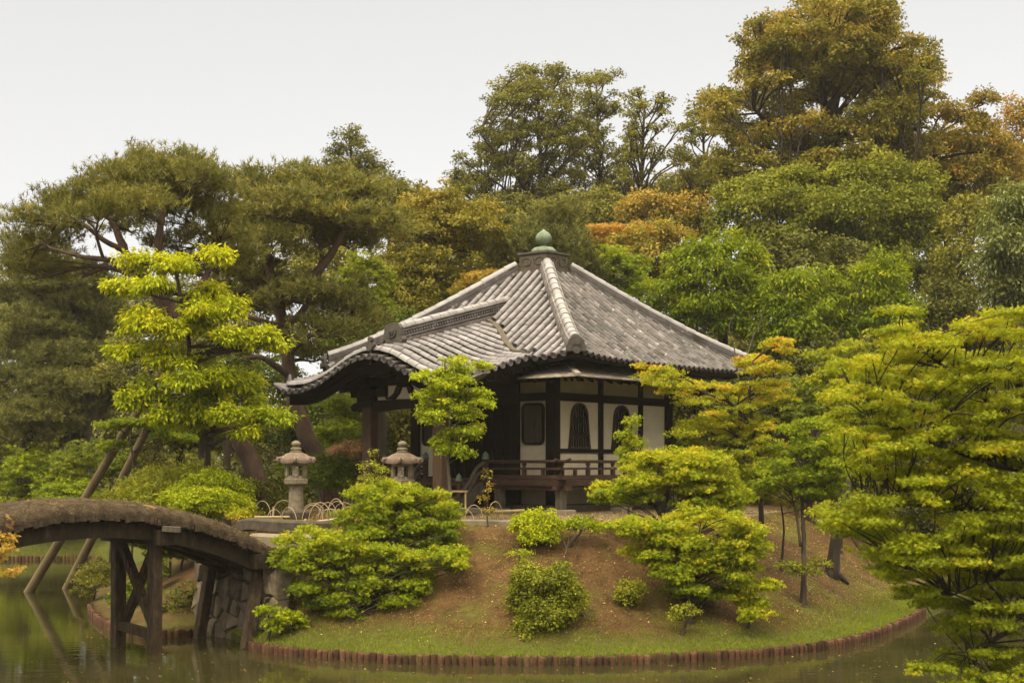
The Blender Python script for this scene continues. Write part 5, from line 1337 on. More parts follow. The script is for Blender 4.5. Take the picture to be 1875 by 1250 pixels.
# ---- bright yellow-green tree with drooping leaves
D = 27.3
make_tree('broadleaf_tree', 'bright yellow-green tree with tiers of drooping leaves in front of the old pine', 'tree',
    foot(385, 28.3, (380, 850, 28.2), (372, 780, 27.9), (352, 700, 27.6), (345, 620, 27.4), (330, 540, 27.3), (322, 490, 27.3)), (0.075, 0.03),
    [PB(*b, D, dd, 0.9) for *b, dd in [(320, 482, 52, 17, 0), (265, 478, 38, 13, .3), (380, 472, 34, 13, .2), (232, 525, 40, 11, 0), (285, 522, 40, 13, -.5), (350, 545, 48, 18, .3), (395, 535, 32, 15, .5), (420, 568, 30, 14, 0), (375, 572, 35, 12, -.4), (245, 590, 42, 15, 0), (300, 595, 52, 19, -.4),
      (365, 600, 45, 18, 0), (420, 615, 35, 15, -.3), (465, 618, 38, 15, 0), (500, 630, 20, 10, 0), (232, 645, 34, 13, .2), (285, 655, 48, 19, -.3), (345, 655, 48, 20, .4), (395, 690, 46, 20, 0), (445, 700, 38, 18, .3), (330, 700, 46, 18, -.5), (275, 715, 36, 16, .1), (240, 735, 28, 13, 0),
      (300, 760, 40, 16, 0), (360, 760, 50, 22, .3), (415, 765, 40, 18, -.3), (468, 755, 40, 18, .2), (505, 770, 30, 13, 0), (375, 725, 48, 18, .8), (455, 790, 28, 10, 0)]],
    S_droop, LM_yellow, 120, M_bark, dens=1, tint=0.62, subs=3, tgrad=0.25)
# ---- shrubs on the shore behind the bridge
def shrub(label, blobs, D, mat, seed, st=S_bush, cat='shrub', name='shrub', tint=0.45, base=None, group=None, pad=None, stem=(0.03, 0.012), dens=1.0, low=-0.5, **kw):
    bx = base if base is not None else blobs[0][0]
    g = on_ground(bx, D); c0 = P(blobs[0][0], blobs[0][1], D)
    mid = g.lerp(c0, 0.55) + Vector((0.05, 0, 0))
    return make_tree(name, label, cat, [g, mid, Vector((c0.x, c0.y, max(g.z + 0.1, c0.z - 0.05)))], stem, [PB(a, b, c, d_, D, dd) for a, b, c, d_, dd in blobs], st, mat, seed, M_bark, pad=pad, dens=dens, low=low, tint=tint, group=group,
                     crown_name='foliage', trunk_name='stem', subs=4, **kw)
S_long = Style(cr=0.16, per=34, L=0.12, W=0.022, droop=0.1, flat=0.7, cover=1.6, low=-0.3, shell=0.6, tsd=0.12, tclump=0.12, twig=0.007, up=0.5)
shrub('wide yellow-green shrub at the far left behind the bridge top', [(70, 880, 70, 36, 0), (130, 880, 50, 30, .4), (20, 890, 40, 26, .2), (95, 910, 80, 26, -.6), (60, 930, 80, 26, -.6)], 46.2, LM_shrub, 131, S_mapleg, tint=0.35, pad=0.7)
shrub('rounded narrow-leaved shrub behind the middle of the bridge', [(310, 880, 72, 40, 0), (255, 895, 40, 26, .3), (355, 885, 45, 32, .2), (290, 915, 90, 24, -.5)], 28.5, LM_olive, 132, S_long, tint=0.62, pad=0.42)
shrub('vivid yellow-green azalea between the bridge and the lantern', [(385, 905, 55, 30, 0), (430, 905, 34, 28, .2), (335, 915, 42, 20, -.2), (420, 930, 46, 22, -.4), (380, 930, 50, 18, -.5)], 27.3, LM_shrub, 133, S_bush, tint=0.55, pad=0.32)
shrub('dark low shrub between the azalea and the lantern', [(475, 905, 36, 24, 0), (500, 925, 26, 14, 0)], 28.6, LM_dark, 134, S_bush, tint=0.7, pad=0.3)
shrub('dark green shrub behind the free-standing lantern', [(590, 880, 40, 32, 0), (545, 870, 30, 30, .3), (620, 860, 30, 30, .3)], 31, LM_mid, 135, S_bush, tint=0.2, pad=0.35)
shrub('small orange-flowered azalea at the foot of the vivid shrub beside the bridge', [(440, 945, 22, 10, 0)], 26.3, LM_maple_or, 136, S_bush, tint=0.6)
S_twiggy = Style(cr=0.10, per=26, L=0.05, W=0.025, cover=1.6, flat=0.5, low=-0.4, shell=0.4, tsd=0.12, tclump=0.14, twig=0.007)
# shrubs under the bridge
shrub('dark leafy shrub growing on the bank between the bridge posts', [(330, 1110, 34, 34, 0), (300, 1130, 30, 24, 0), (352, 1085, 24, 24, 0)], 25.6, LM_dark, 137, S_twiggy, tint=0.6, pad=0.25)
shrub('light green shrub on the cove shore seen through the crossed braces', [(255, 1075, 40, 34, 0), (285, 1040, 26, 24, .3), (235, 1110, 22, 18, 0)], 27, LM_mid, 138, S_mapleb, tint=0.5, pad=0.28)
shrub('grey-green twiggy shrub overhanging the water behind the bridge props', [(170, 1065, 36, 24, 0), (200, 1045, 40, 22, .3), (150, 1085, 24, 12, 0)], 30, LM_oak, 139, S_twiggy, tint=0.5, pad=0.3)
shrub('broad green shrub on the slope behind the crest of the bridge', [(330, 1000, 60, 26, 0), (270, 985, 46, 22, .4)], 28.5, LM_mid, 140, S_mapleb, tint=0.4, pad=0.35)

# ---- clipped tiered shrubs on the front bank
def spray_plant(name, label, cat, D, trunk, rad, poly, n, rx, ry, dd, mat, seed, tint, tgrad, st=None, bark=None, limbs=None, branch_r=0.12, dep=0.9, extra=()):
    return make_tree(name, label, cat, trunk, rad, [PB(*b[:4], D, b[4], dep) for b in list(extra) + crown(poly, n, rx, ry, dd, seed, 0.7)], st or S_spray, mat, seed, bark or M_bark, tint=tint, subs=1, tgrad=tgrad, branch_r=branch_r, limbs=limbs, asc=0.4)
spray_plant('tiered_shrub', 'large bright green tiered shrub on the bank in front of the second lantern', 'shrub', 24.3,
    foot(700, 23.7, (715, 1010, 23.9), (728, 950, 24.2), (725, 900, 24.3)), (0.06, 0.025),
    [(645, 902), (690, 886), (760, 884), (800, 897), (832, 930), (828, 985), (800, 1002), (665, 985), (630, 955), (642, 925)], 75, 25, 10, 0.5, LM_maple, 151, 0.42, 0.4)
spray_plant('tiered_shrub', 'sprawling layered green shrub hanging down the front bank left of the bare slope', 'shrub', 23.3,
    foot(640, 22.9, (640, 1085, 23.0), (650, 1030, 23.2), (655, 990, 23.4)), (0.055, 0.02),
    [(500, 998), (560, 968), (640, 978), (700, 1000), (790, 1010), (842, 1008), (845, 1038), (780, 1060), (765, 1100), (740, 1118), (690, 1118), (640, 1148), (600, 1138), (572, 1100), (545, 1082), (548, 1050), (495, 1022)], 115, 25, 10, 0.4, LM_maple, 152, 0.40, 0.3)
spray_plant('tiered_shrub', 'big rounded yellow-green shrub on a dark forked stem before the right end of the veranda', 'shrub', 24.6,
    foot(1215, 24.4, (1213, 945, 24.5), (1222, 905, 24.6), (1235, 860, 24.7)), (0.06, 0.03),
    [(1195, 826), (1260, 820), (1315, 838), (1345, 875), (1365, 905), (1362, 945), (1300, 950), (1252, 940), (1240, 918), (1195, 918), (1150, 922), (1100, 912), (1095, 890), (1135, 868), (1160, 845)], 80, 25, 10, 0.55, LM_maple, 153, 0.60, 0.4, bark=M_bark_dark,
    limbs=[([P(1213, 950, 24.45), P(1195, 920, 24.5), P(1170, 895, 24.5)], 0.035, 0.015), ([P(1213, 940, 24.45), P(1250, 915, 24.5), P(1290, 895, 24.5)], 0.035, 0.015)])
spray_plant('tiered_shrub', 'layered yellow-green shrub spilling down the bank below the big rounded one', 'shrub', 23.0,
    foot(1265, 22.7, (1270, 1060, 22.9), (1262, 1010, 23.1), (1255, 970, 23.3)), (0.05, 0.02),
    [(1135, 948), (1180, 955), (1225, 958), (1262, 938), (1360, 935), (1410, 985), (1388, 1018), (1362, 1048), (1350, 1078), (1310, 1098), (1250, 1098), (1226, 1060), (1180, 1028), (1155, 1010), (1182, 985), (1135, 968)], 105, 25, 10, 0.4, LM_maple, 154, 0.55, 0.35, bark=M_bark_dark)
shrub('bright drooping shrub right of the layered one, low above the grass', [(1370, 1075, 30, 12, 0), (1405, 1068, 26, 9, 0), (1375, 1100, 34, 14, 0), (1392, 1122, 30, 13, -.2), (1350, 1092, 16, 9, 0)], 22.9, LM_maple, 155, S_mapleb, tint=0.72, name='low_shrub')
shrub('dense round lemon-green bush at the top of the bare slope', [(980, 965, 40, 30, 0), (1002, 966, 26, 24, 0), (957, 962, 20, 20, .2), (985, 985, 34, 14, -.1)], 24.2, LM_shrub, 156, S_bush, tint=0.62, name='round_bush')
shrub('spreading lemon-green bush on two bare stems right of the round bush', [(1068, 958, 26, 9, 0), (1045, 964, 16, 8, .2), (1092, 966, 16, 7, 0)], 24.3, LM_shrub, 157, S_bush, tint=0.5, base=1040, name='spreading_bush')
shrub('round olive-green bush near the water in the middle of the bank', [(995, 1085, 56, 34, .1), (1000, 1060, 42, 20, 0), (955, 1105, 32, 24, 0), (1045, 1105, 30, 26, 0), (1000, 1125, 48, 26, -.2), (985, 1150, 36, 12, -.2)], 22.4, LM_olive, 158, S_bush, tint=0.45, pad=0.2, name='round_bush', dens=1.4)
shrub('small olive bush right of the large olive bush', [(1155, 1080, 24, 20, 0), (1148, 1098, 20, 10, 0)], 22.9, LM_olive, 159, S_bush, tint=0.6, name='small_bush')
shrub('very small sparse bush below the layered shrub, close to the grass', [(1250, 1118, 26, 12, 0), (1240, 1132, 18, 8, 0)], 22.3, LM_olive, 160, S_twiggy, tint=0.55, name='small_bush')
shrub('small bright shrub beside the foot of the bridge post', [(490, 1118, 18, 9, 0), (520, 1132, 26, 12, 0), (545, 1140, 18, 12, .1), (500, 1145, 20, 10, 0)], 22.9, LM_shrub, 161, S_mapleb, tint=0.5, name='low_shrub')
# saplings
def sapling(label, px, D, pts, blobs, mat, seed, st, tint=0.5, r=0.014, bark=None):
    return make_tree('sapling', label, 'sapling', foot(px, D, *[(a, b, D) for a, b in pts]), (r, r * 0.4), [PB(*b, D, 0, 0.9) for b in blobs], st, mat, seed, bark or M_bark, tint=tint, subs=3, trunk_name='stem', crown_name='foliage')
sapling('thin feathery sapling rising above the tiered shrub beside the second lantern', 686, 24.6, [(686, 900), (685, 860), (684, 825)], [(684, 832, 10, 12), (678, 855, 18, 10), (697, 862, 18, 10), (684, 878, 22, 10), (668, 875, 12, 8), (705, 880, 14, 8)], LM_olive, 171, Style(cr=0.07, per=12, L=0.05, W=0.02, cover=1.6, twig=0.004), 0.75)
sapling('slim reddish-leaved sapling in front of the stair rail', 893, 25.0, [(892, 940), (894, 900), (892, 865)], [(892, 872, 9, 12), (896, 895, 10, 14), (888, 915, 10, 14), (895, 938, 12, 12)], LM_bronze, 172, Style(cr=0.07, per=9, L=0.05, W=0.022, cover=1.5, twig=0.004), 0.7)
sapling('narrow bright green sapling standing before the second bell-shaped window', 1150, 25.6, [(1152, 870), (1156, 820), (1156, 775)], [(1156, 780, 11, 14), (1150, 800, 16, 13), (1162, 812, 14, 14), (1150, 830, 18, 13), (1148, 848, 16, 9)], LM_maple, 173, S_mapleb, 0.6, 0.02)
sapling('spindly leaning sapling on the bare slope above the olive bush', 950, 22.8, [(946, 1050), (952, 1020), (944, 1000), (925, 992)], [(950, 1012, 18, 7), (958, 1028, 10, 6), (946, 1045, 8, 8)], LM_shrub, 174, Style(cr=0.06, per=14, L=0.045, W=0.02, cover=1.8, twig=0.004), 0.6, 0.012)
# bare forked twigs on the slope
def twigs(label, px, D, lines, mat=None, name='bare_twigs'):
    g = on_ground(px, D); m = MB()
    for ln, r0, r1 in lines:
        q = catmull([P(a, b, D + dd) for a, b, dd in ln], 4); m.tube([p - g for p in q], [r0 + (r1 - r0) * i / (len(q) - 1) for i in range(len(q))], 5)
    o = m.build(name, mat or M_wood_grey, smooth=True); o.location = g; return tag(o, label, 'twigs')
twigs('bare grey stems below the spreading bush on the slope', 1030, 24, [([(1028, 1032, 0), (1038, 1005, 0), (1044, 968, 0)], .014, .008), ([(1038, 1005, 0), (1030, 985, .1), (1020, 965, 0)], .01, .005), ([(1052, 1030, 0), (1058, 1005, 0), (1070, 965, 0)], .012, .006), ([(1044, 990, 0), (1060, 975, 0)], .008, .005)])
# ---- small tree before the porch
spray_plant('young_maple', 'slender bright green tree with a pale stem in front of the porch post', 'tree', 26.0,
    foot(826, 26, (823, 885, 26), (820, 840, 26), (824, 780, 26), (818, 720, 26), (815, 665, 26)), (0.04, 0.012),
    [(770, 640), (795, 650), (820, 640), (855, 655), (893, 665), (898, 700), (872, 722), (892, 735), (865, 765), (885, 780), (850, 815), (862, 835), (812, 842), (790, 815), (768, 795), (785, 765), (762, 745), (780, 715), (757, 690), (775, 670)], 62, 17, 8, 0.45, LM_yellow, 181, 0.38, 0.3,
    st=Style(cr=0.10, per=22, L=0.072, W=0.032, droop=0.6, flat=0.6, cover=2.1, low=-0.3, shell=0.3, tsd=0.14, tclump=0.10, twig=0.006), bark=M_wood_grey)
# ---- maple with orange tips beside the right corner of the hall
spray_plant('maple_tree', 'airy green maple with orange branch tips beside the right corner of the hall', 'tree', 27.2,
    foot(1398, 27.4, (1392, 900, 27.3), (1388, 840, 27.2), (1378, 780, 27.2), (1372, 720, 27.1), (1380, 660, 27.1)), (0.06, 0.02),
    [(1155, 662), (1195, 664), (1250, 690), (1300, 706), (1340, 690), (1375, 655), (1440, 615), (1452, 635), (1432, 700), (1440, 722), (1402, 760), (1440, 830), (1440, 872), (1330, 872), (1240, 805), (1232, 780), (1290, 752), (1240, 742), (1200, 705), (1160, 680)], 105, 27, 7, 0.8, LM_maple_or, 182, 0.50, 0.35,
    st=Style(kind='star', lobes=3, cr=0.13, per=28, L=0.052, W=0.03, droop=0.3, flat=0.35, cover=1.8, low=-0.4, shell=0.2, tsd=0.15, tclump=0.14, twig=0.006), branch_r=0.14,
    limbs=[([P(1378, 780, 27.2), P(1340, 740, 27.2), P(1280, 715, 27.2), P(1210, 685, 27.4)], 0.035, 0.01), ([P(1370, 860, 27.3), P(1362, 800, 27.4), P(1350, 740, 27.4)], 0.045, 0.02)])
twigs('two bare pale branches standing up behind the orange-tipped maple', 1385, 28, [([(1350, 680, 0), (1345, 640, 0), (1335, 600, 0), (1345, 575, 0)], .016, .006), ([(1362, 670, 0), (1378, 620, .2), (1392, 590, .2), (1400, 562, .2)], .014, .005), ([(1378, 620, .2), (1372, 595, .2)], .008, .004), ([(1355, 700, 0), (1350, 680, 0)], .02, .016), ([(1385, 605, .2), (1402, 590, .1)], .007, .003)], name='bare_branches')
# ---- two-stemmed tree on the right bank
spray_plant('bank_tree', 'small two-stemmed green tree growing from the right-hand bank', 'tree', 25.6,
    foot(1472, 24.9, (1472, 1010, 25.2), (1470, 940, 25.4), (1468, 890, 25.5), (1475, 830, 25.6)), (0.055, 0.02),
    [(1420, 800), (1480, 768), (1545, 780), (1560, 840), (1530, 905), (1470, 915), (1400, 900), (1385, 850)], 60, 26, 7, 0.8, LM_maple, 183, 0.28, 0.25, branch_r=0.14,
    limbs=[([P(1466, 1000, 25.1), P(1458, 940, 25.3), P(1445, 890, 25.5)], 0.03, 0.012), ([P(1470, 940, 25.4), P(1500, 900, 25.5), P(1525, 880, 25.5)], 0.025, 0.01)])
shrub('loose low shrub around the foot of the two-stemmed tree', [(1470, 1045, 34, 14, 0), (1440, 1035, 22, 9, 0), (1505, 1030, 20, 9, .1)], 24.7, LM_olive, 184, S_twiggy, tint=0.4, name='low_shrub')
shrub('sparse brownish shrub left of the two-stemmed tree at the slope top', [(1430, 915, 34, 12, 0), (1400, 905, 24, 10, .2), (1460, 930, 22, 9, 0)], 26.3, LM_oak, 185, S_twiggy, tint=0.7, name='low_shrub')
m = MB(); g = on_ground(1522, 28.2); rs_ = random.Random(2)
m.tube([Vector((0, 0, -0.15)), Vector((0.02, 0, 0.15)), Vector((0.05, 0, 0.4)), Vector((0.12, 0.05, 0.75)), Vector((0.26, 0.1, 1.15)), Vector((0.36, 0.2, 1.6)), Vector((0.4, 0.2, 2.0))], [0.20, 0.15, 0.12, 0.11, 0.10, 0.08, 0.05], 11, rough=0.15, rnd=rs_)
m.tube([Vector((0.12, 0.05, 0.7)), Vector((0.45, 0.1, 1.0)), Vector((0.9, 0.2, 1.1))], [0.07, 0.05, 0.03], 8, rough=0.1, rnd=rs_)
for ax_, ay_ in ((-0.3, -0.1), (-0.1, -0.3), (0.3, -0.2)): m.tube([Vector((0, 0, 0.12)), Vector((ax_ * .5, ay_ * .5, 0.0)), Vector((ax_, ay_, -0.15))], [0.10, 0.06, 0.03], 8, rough=0.15, rnd=rs_)
o = m.build('dead_tree', M_bark_dark, smooth=True); o.location = g; tag(o, 'dark bare dead tree leaning up from the right-hand slope into the maple sprays', 'dead tree')
# roots laid bare on the right slope
for i, (a, b, c) in enumerate([((1560, 985), (1590, 1030), (1640, 1080)), ((1600, 990), (1640, 1040), (1668, 1062))]):
    q = []
    for (px, py) in [tuple(np.array(p0) + (np.array(p1) - np.array(p0)) * f_) for p0, p1 in ((a, b), (b, c)) for f_ in (0, .25, .5, .75)]:
        for D_ in np.arange(22, 32, 0.1):
            p = P(px, py, D_)
            if D_ > 22.5 and p.z < gz(p.x, p.y) + 0.01: break
        q.append(p)
    m = MB(); m.tube([p - q[0] for p in catmull(q, 2)], 0.022, 6); o = m.build('bare_root', M_bark_dark, smooth=True); o.location = q[0]; tag(o, ['long bare root running down the right-hand slope, the left one', 'shorter bare root higher on the right-hand slope'][i], 'root')

# ---- foreground maple at the right, overhanging the water
D = 14.5
S_fg = Style(kind='star', lobes=3, cr=0.125, per=46, L=0.036, W=0.02, droop=0.3, flat=0.35, rk=1.0, cover=2.0, low=-0.5, shell=0.1, tsd=0.09, tclump=0.13, twig=0.005)
fgp = [(1650, 575, 50, 22), (1700, 600, 60, 22), (1640, 635, 70, 24), (1560, 650, 60, 22), (1600, 690, 80, 24), (1700, 680, 80, 26), (1780, 640, 70, 24), (1840, 620, 60, 24), (1860, 560, 40, 20), (1800, 700, 80, 28), (1860, 720, 60, 28), (1560, 730, 70, 24), (1650, 745, 80, 26), (1740, 760, 90, 28), (1600, 790, 70, 24), (1700, 810, 90, 28), (1800, 800, 90, 28),
       (1860, 820, 60, 30), (1590, 840, 60, 22), (1670, 860, 80, 24), (1770, 870, 90, 28), (1860, 890, 60, 28), (1540, 905, 60, 18), (1600, 910, 70, 22), (1680, 925, 80, 24), (1780, 935, 90, 26), (1860, 960, 60, 28), (1520, 940, 40, 12), (1590, 960, 70, 20), (1670, 985, 80, 24), (1760, 1000, 90, 26), (1850, 1020, 70, 28), (1640, 1020, 50, 16),
       (1720, 1050, 80, 24), (1800, 1075, 80, 26), (1860, 1100, 60, 26), (1700, 1100, 50, 16), (1760, 1120, 60, 20), (1830, 1150, 70, 24), (1740, 1165, 44, 14), (1790, 1195, 60, 18), (1850, 1210, 50, 20), (1720, 1215, 40, 12), (1770, 1235, 44, 12), (1620, 600, 40, 14), (1880, 670, 40, 24), (1500, 780, 30, 10), (1690, 560, 30, 12)]
rf = random.Random(77)
def in_poly(x, y, poly):
    c = False
    for (x1, y1), (x2, y2) in zip(poly, poly[1:] + poly[:1]):
        if (y1 > y) != (y2 > y) and x < (x2 - x1) * (y - y1) / (y2 - y1) + x1: c = not c
    return c
fg_poly = [(1640, 545), (1700, 590), (1760, 600), (1830, 570), (1890, 545), (1900, 1260), (1700, 1250), (1680, 1215), (1745, 1190), (1730, 1150), (1700, 1110), (1640, 1070), (1600, 1040), (1560, 985), (1495, 945), (1500, 925), (1590, 895), (1540, 850), (1550, 800), (1520, 780), (1540, 730), (1490, 700), (1520, 660), (1600, 650), (1620, 600)]
fgp = []
while len(fgp) < 470:
    a, b = rf.uniform(1480, 1900), rf.uniform(540, 1260)
    if in_poly(a, b, fg_poly): fgp.append((a, b, rf.uniform(14, 42), rf.uniform(4, 9)))
for q_ in range(150):   # the rest of the crown, beyond the right edge of the photograph
    fgp.append((rf.uniform(1900, 2350), rf.uniform(420, 1200), rf.uniform(30, 60), rf.uniform(7, 13)))
make_tree('overhanging_maple', 'large green maple with orange-tinged feathery sprays overhanging the water at the right edge', 'tree',
    [Vector((8.2, 13.2, gz(8.2, 13.2))), Vector((8.0, 13.6, 1.6)), Vector((7.4, 14.2, 2.6)), Vector((6.9, 14.5, 3.6)), Vector((6.4, 14.6, 4.6))], (0.22, 0.09),
    [PB(a, b, c, d_, D, rf.uniform(-1.3, 1.3), 1.2) for a, b, c, d_ in fgp], S_fg, LM_maple_or, 190, M_bark_dark, tint=0.38, subs=1, tgrad=0.25, branch_r=0.10,
    limbs=[([Vector((6.9, 14.5, 3.6)), P(1875, 760, 14.6), P(1790, 720, 14.6), P(1720, 665, 14.6), P(1660, 620, 14.5)], 0.035, 0.010), ([Vector((7.2, 14.3, 2.9)), P(1880, 860, 14.5), P(1790, 840, 14.4), P(1680, 800, 14.4), P(1600, 770, 14.4)], 0.035, 0.010),
           ([Vector((7.6, 14.1, 2.3)), P(1890, 960, 14.5), P(1800, 940, 14.5), P(1700, 925, 14.4), P(1580, 920, 14.4)], 0.035, 0.010), ([Vector((7.8, 13.8, 1.9)), P(1890, 1060, 14.3), P(1820, 1060, 14.2), P(1740, 1090, 14.2)], 0.03, 0.010),
           ([Vector((7.8, 13.8, 1.8)), P(1900, 1120, 14.2), P(1840, 1160, 14.1), P(1770, 1200, 14.1)], 0.03, 0.010)])
# orange spray entering at the left edge, below the bridge's left end
make_tree('orange_maple', 'orange-leaved maple spray entering at the left edge under the bridge', 'tree',
    [Vector((-9.9, 18.4, gz(-9.9, 18.4))), Vector((-9.2, 18.5, 1.2)), Vector((-8.0, 18.6, 1.9)), P(-20, 1010, 18.6)], (0.08, 0.02),
    [PB(a, b, c, d_, 18.6, dd, 1.0) for a, b, c, d_, dd in [(10, 1005, 22, 12, 0), (5, 985, 14, 10, .2), (-20, 1020, 30, 16, 0), (20, 1045, 26, 8, -.2), (-10, 1050, 26, 12, 0), (-40, 990, 30, 20, .2)]],
    Style(kind='star', lobes=5, cr=0.12, per=24, L=0.05, W=0.02, droop=0.2, flat=0.3, cover=1.6, low=-0.3, shell=0.3, tsd=0.1, tclump=0.12, twig=0.005), LM_orange, 191, M_bark, tint=0.6)

# ============================================================ middle distance and background
def btree(label, D, trunk, blobs, mat, seed, st=S_broad, pad=1.0, rad=(0.25, 0.08), dens=1.0, tint=0.45, bark=None, tgrad=0.3, low=-0.5, name='broadleaf_tree', cat='tree', dep=0.85, limbs=None, bare=0.0, subs=4, branch_r=0.33, group=None, asc=0.15):
    tr = foot(trunk[0][0], D, *[(a, b, D) for a, b in trunk[1:]])
    return make_tree(name, label, cat, tr, rad, [PB(a, b, c, d_, D, dd, dep) for a, b, c, d_, dd in blobs], st, mat, seed, bark, pad=pad, dens=dens, tint=tint, tgrad=tgrad, low=low, limbs=limbs, bare=bare, subs=subs, branch_r=branch_r, group=group, asc=asc)

btree('layered brown-green oak behind the left slope of the hall roof', 44, [(800, 880), (805, 700), (815, 560), (810, 450)], [(800, 380, 60, 30, 0), (745, 400, 40, 26, .5), (860, 395, 50, 28, .3), (800, 430, 90, 30, -.4), (760, 470, 60, 24, 0), (860, 450, 60, 28, .2), (800, 500, 100, 28, -.5), (740, 530, 50, 26, 0), (850, 520, 60, 26, 0), (790, 555, 90, 26, -.4), (720, 560, 40, 26, .4), (760, 600, 70, 26, 0)], LM_bronze, 201, Style(cr=0.30, per=60, L=0.115, W=0.065, flat=0.5, rk=1.2, cover=2.1, low=-0.3, shell=0.45, twig=0.02, tsd=.12, tclump=.14), pad=0.95, tint=0.35)
btree('small-leaved bright orange-green tree showing over the left hip of the roof', 40, [(880, 880), (885, 600), (880, 540)], [(885, 512, 36, 14, 0), (850, 530, 30, 14, 0), (910, 505, 20, 10, 0), (900, 540, 50, 20, .5)], LM_orange, 202, S_mapleg, pad=0.6, tint=0.35, rad=(0.12, 0.04))
btree('pale green tree seen between the red-trunked pine and the oak', 40, [(660, 880), (665, 650), (665, 540)], [(665, 490, 34, 26, 0), (690, 520, 34, 30, .3), (640, 520, 30, 26, 0), (680, 560, 40, 24, 0), (700, 590, 30, 22, 0)], LM_mid, 203, S_mapleg, pad=0.7, tint=0.75, rad=(0.12, 0.04))
btree('dark cloud-pruned pine directly behind the roof finial', 44, [(1010, 880), (1012, 600), (1010, 430)], [(1015, 388, 46, 16, 0), (1000, 420, 56, 16, .3), (960, 440, 40, 14, 0), (1040, 435, 40, 16, 0), (1000, 460, 80, 20, .2), (930, 470, 40, 18, 0), (1060, 470, 40, 18, 0), (990, 500, 90, 20, 0)], LM_pine_dark, 204, S_pine_far, pad=0.8, tint=0.6, name='dark_pine', cat='pine tree', low=-0.3)
btree('conifer with a pointed spire rising above the pines', 62, [(650, 860), (650, 450), (640, 230)], [(640, 238, 14, 10, 0), (630, 250, 22, 9, 0), (655, 255, 20, 9, .2), (640, 268, 30, 10, 0), (618, 280, 26, 9, .3), (665, 284, 28, 10, 0), (610, 298, 24, 8, 0), (640, 302, 44, 12, 0), (680, 302, 26, 10, .2), (650, 320, 54, 14, 0), (612, 312, 24, 9, 0), (685, 316, 26, 10, .3), (650, 345, 56, 16, 0)], LM_oak, 205, Style(cr=0.34, per=30, L=0.16, W=0.07, flat=0.5, cover=2.4, low=-.4, shell=.3, twig=.02), pad=None, tint=0.35, rad=(0.2, 0.04), name='conifer', cat='conifer', dens=0.8)
btree('dark broadleaf tree peeping out between the conifer spire and the oak', 58, [(715, 860), (715, 500), (715, 350)], [(715, 338, 34, 14, 0), (735, 355, 26, 16, 0), (700, 360, 50, 20, 0), (740, 385, 40, 20, 0)], LM_oak, 206, S_far, pad=0.9, tint=0.4)
# tall thin-crowned trees
S_thin = Style(cr=0.27, per=34, L=0.13, W=0.08, droop=0.0, flat=0.6, cover=1.1, low=-0.5, shell=0.25, tsd=0.15, tclump=0.12, twig=0.022, rk=1.0)
D = 62
def thin(label, D, trunk, poly, n, rx, ry, dd, mat, seed, st, rad, tint, **kw):
    hole = kw.pop('hole', None)
    cb = [b for b in crown(poly, n, rx, ry, dd, seed) if not (hole and b[4] < 1 and abs(b[0] - hole[0]) < hole[2] and abs(b[1] - hole[1]) < hole[3])]
    return btree(label, D, trunk, cb, mat, seed, st, pad=None, rad=rad, tint=tint, name=kw.pop('name', 'tall_tree'), asc=kw.pop('asc', 0.7), branch_r=kw.pop('branch_r', 0.35), **kw)
thin('tallest thin-crowned tree above the finial, with wide open crown and straight trunk', D, [(992, 880), (990, 600), (992, 420), (988, 250), (985, 150)],
     [(930, 135), (1000, 120), (1045, 132), (1062, 200), (1070, 300), (1080, 400), (822, 405), (812, 345), (850, 290), (880, 240), (892, 180)], 150, 25, 12, 2.6, LM_oak, 211, S_thin, (0.20, 0.05), 0.42,
     limbs=[([P(991, 400, D), P(950, 330, D - 1), P(905, 280, D - 1.5), P(885, 230, D - 1.5)], .09, .03), ([P(990, 330, D), P(1020, 270, D + .5), P(1045, 200, D + .5)], .07, .025), ([P(992, 430, D), P(930, 390, D + 1), P(860, 350, D + 1)], .08, .03)])
thin('narrow tall tree standing tight against the right side of the tallest thin-crowned one', D + 3, [(1100, 880), (1098, 600), (1100, 400), (1095, 250), (1092, 150)],
     [(1062, 140), (1125, 135), (1130, 190), (1142, 260), (1152, 330), (1145, 400), (1060, 400), (1060, 250)], 46, 22, 12, 1.8, LM_oak, 212, S_thin, (0.17, 0.04), 0.38)
thin('sparse open tree with bare grey limbs between the narrow tree and the giant', D - 2, [(1172, 880), (1172, 600), (1174, 420), (1176, 280), (1182, 180)],
     [(1150, 172), (1222, 170), (1252, 205), (1240, 285), (1252, 330), (1205, 372), (1150, 362), (1124, 320), (1140, 240)], 42, 17, 8, 2.0, LM_oak, 213, S_thin, (0.16, 0.04), 0.5, asc=1.0)
thin('thin tree leaning into the left flank of the giant bronze tree', D, [(1290, 880), (1288, 600), (1290, 400), (1290, 300), (1285, 210)],
     [(1270, 165), (1322, 185), (1330, 355), (1230, 362), (1238, 285), (1255, 215)], 42, 19, 10, 2.0, LM_oak, 214, S_thin, (0.14, 0.04), 0.5)
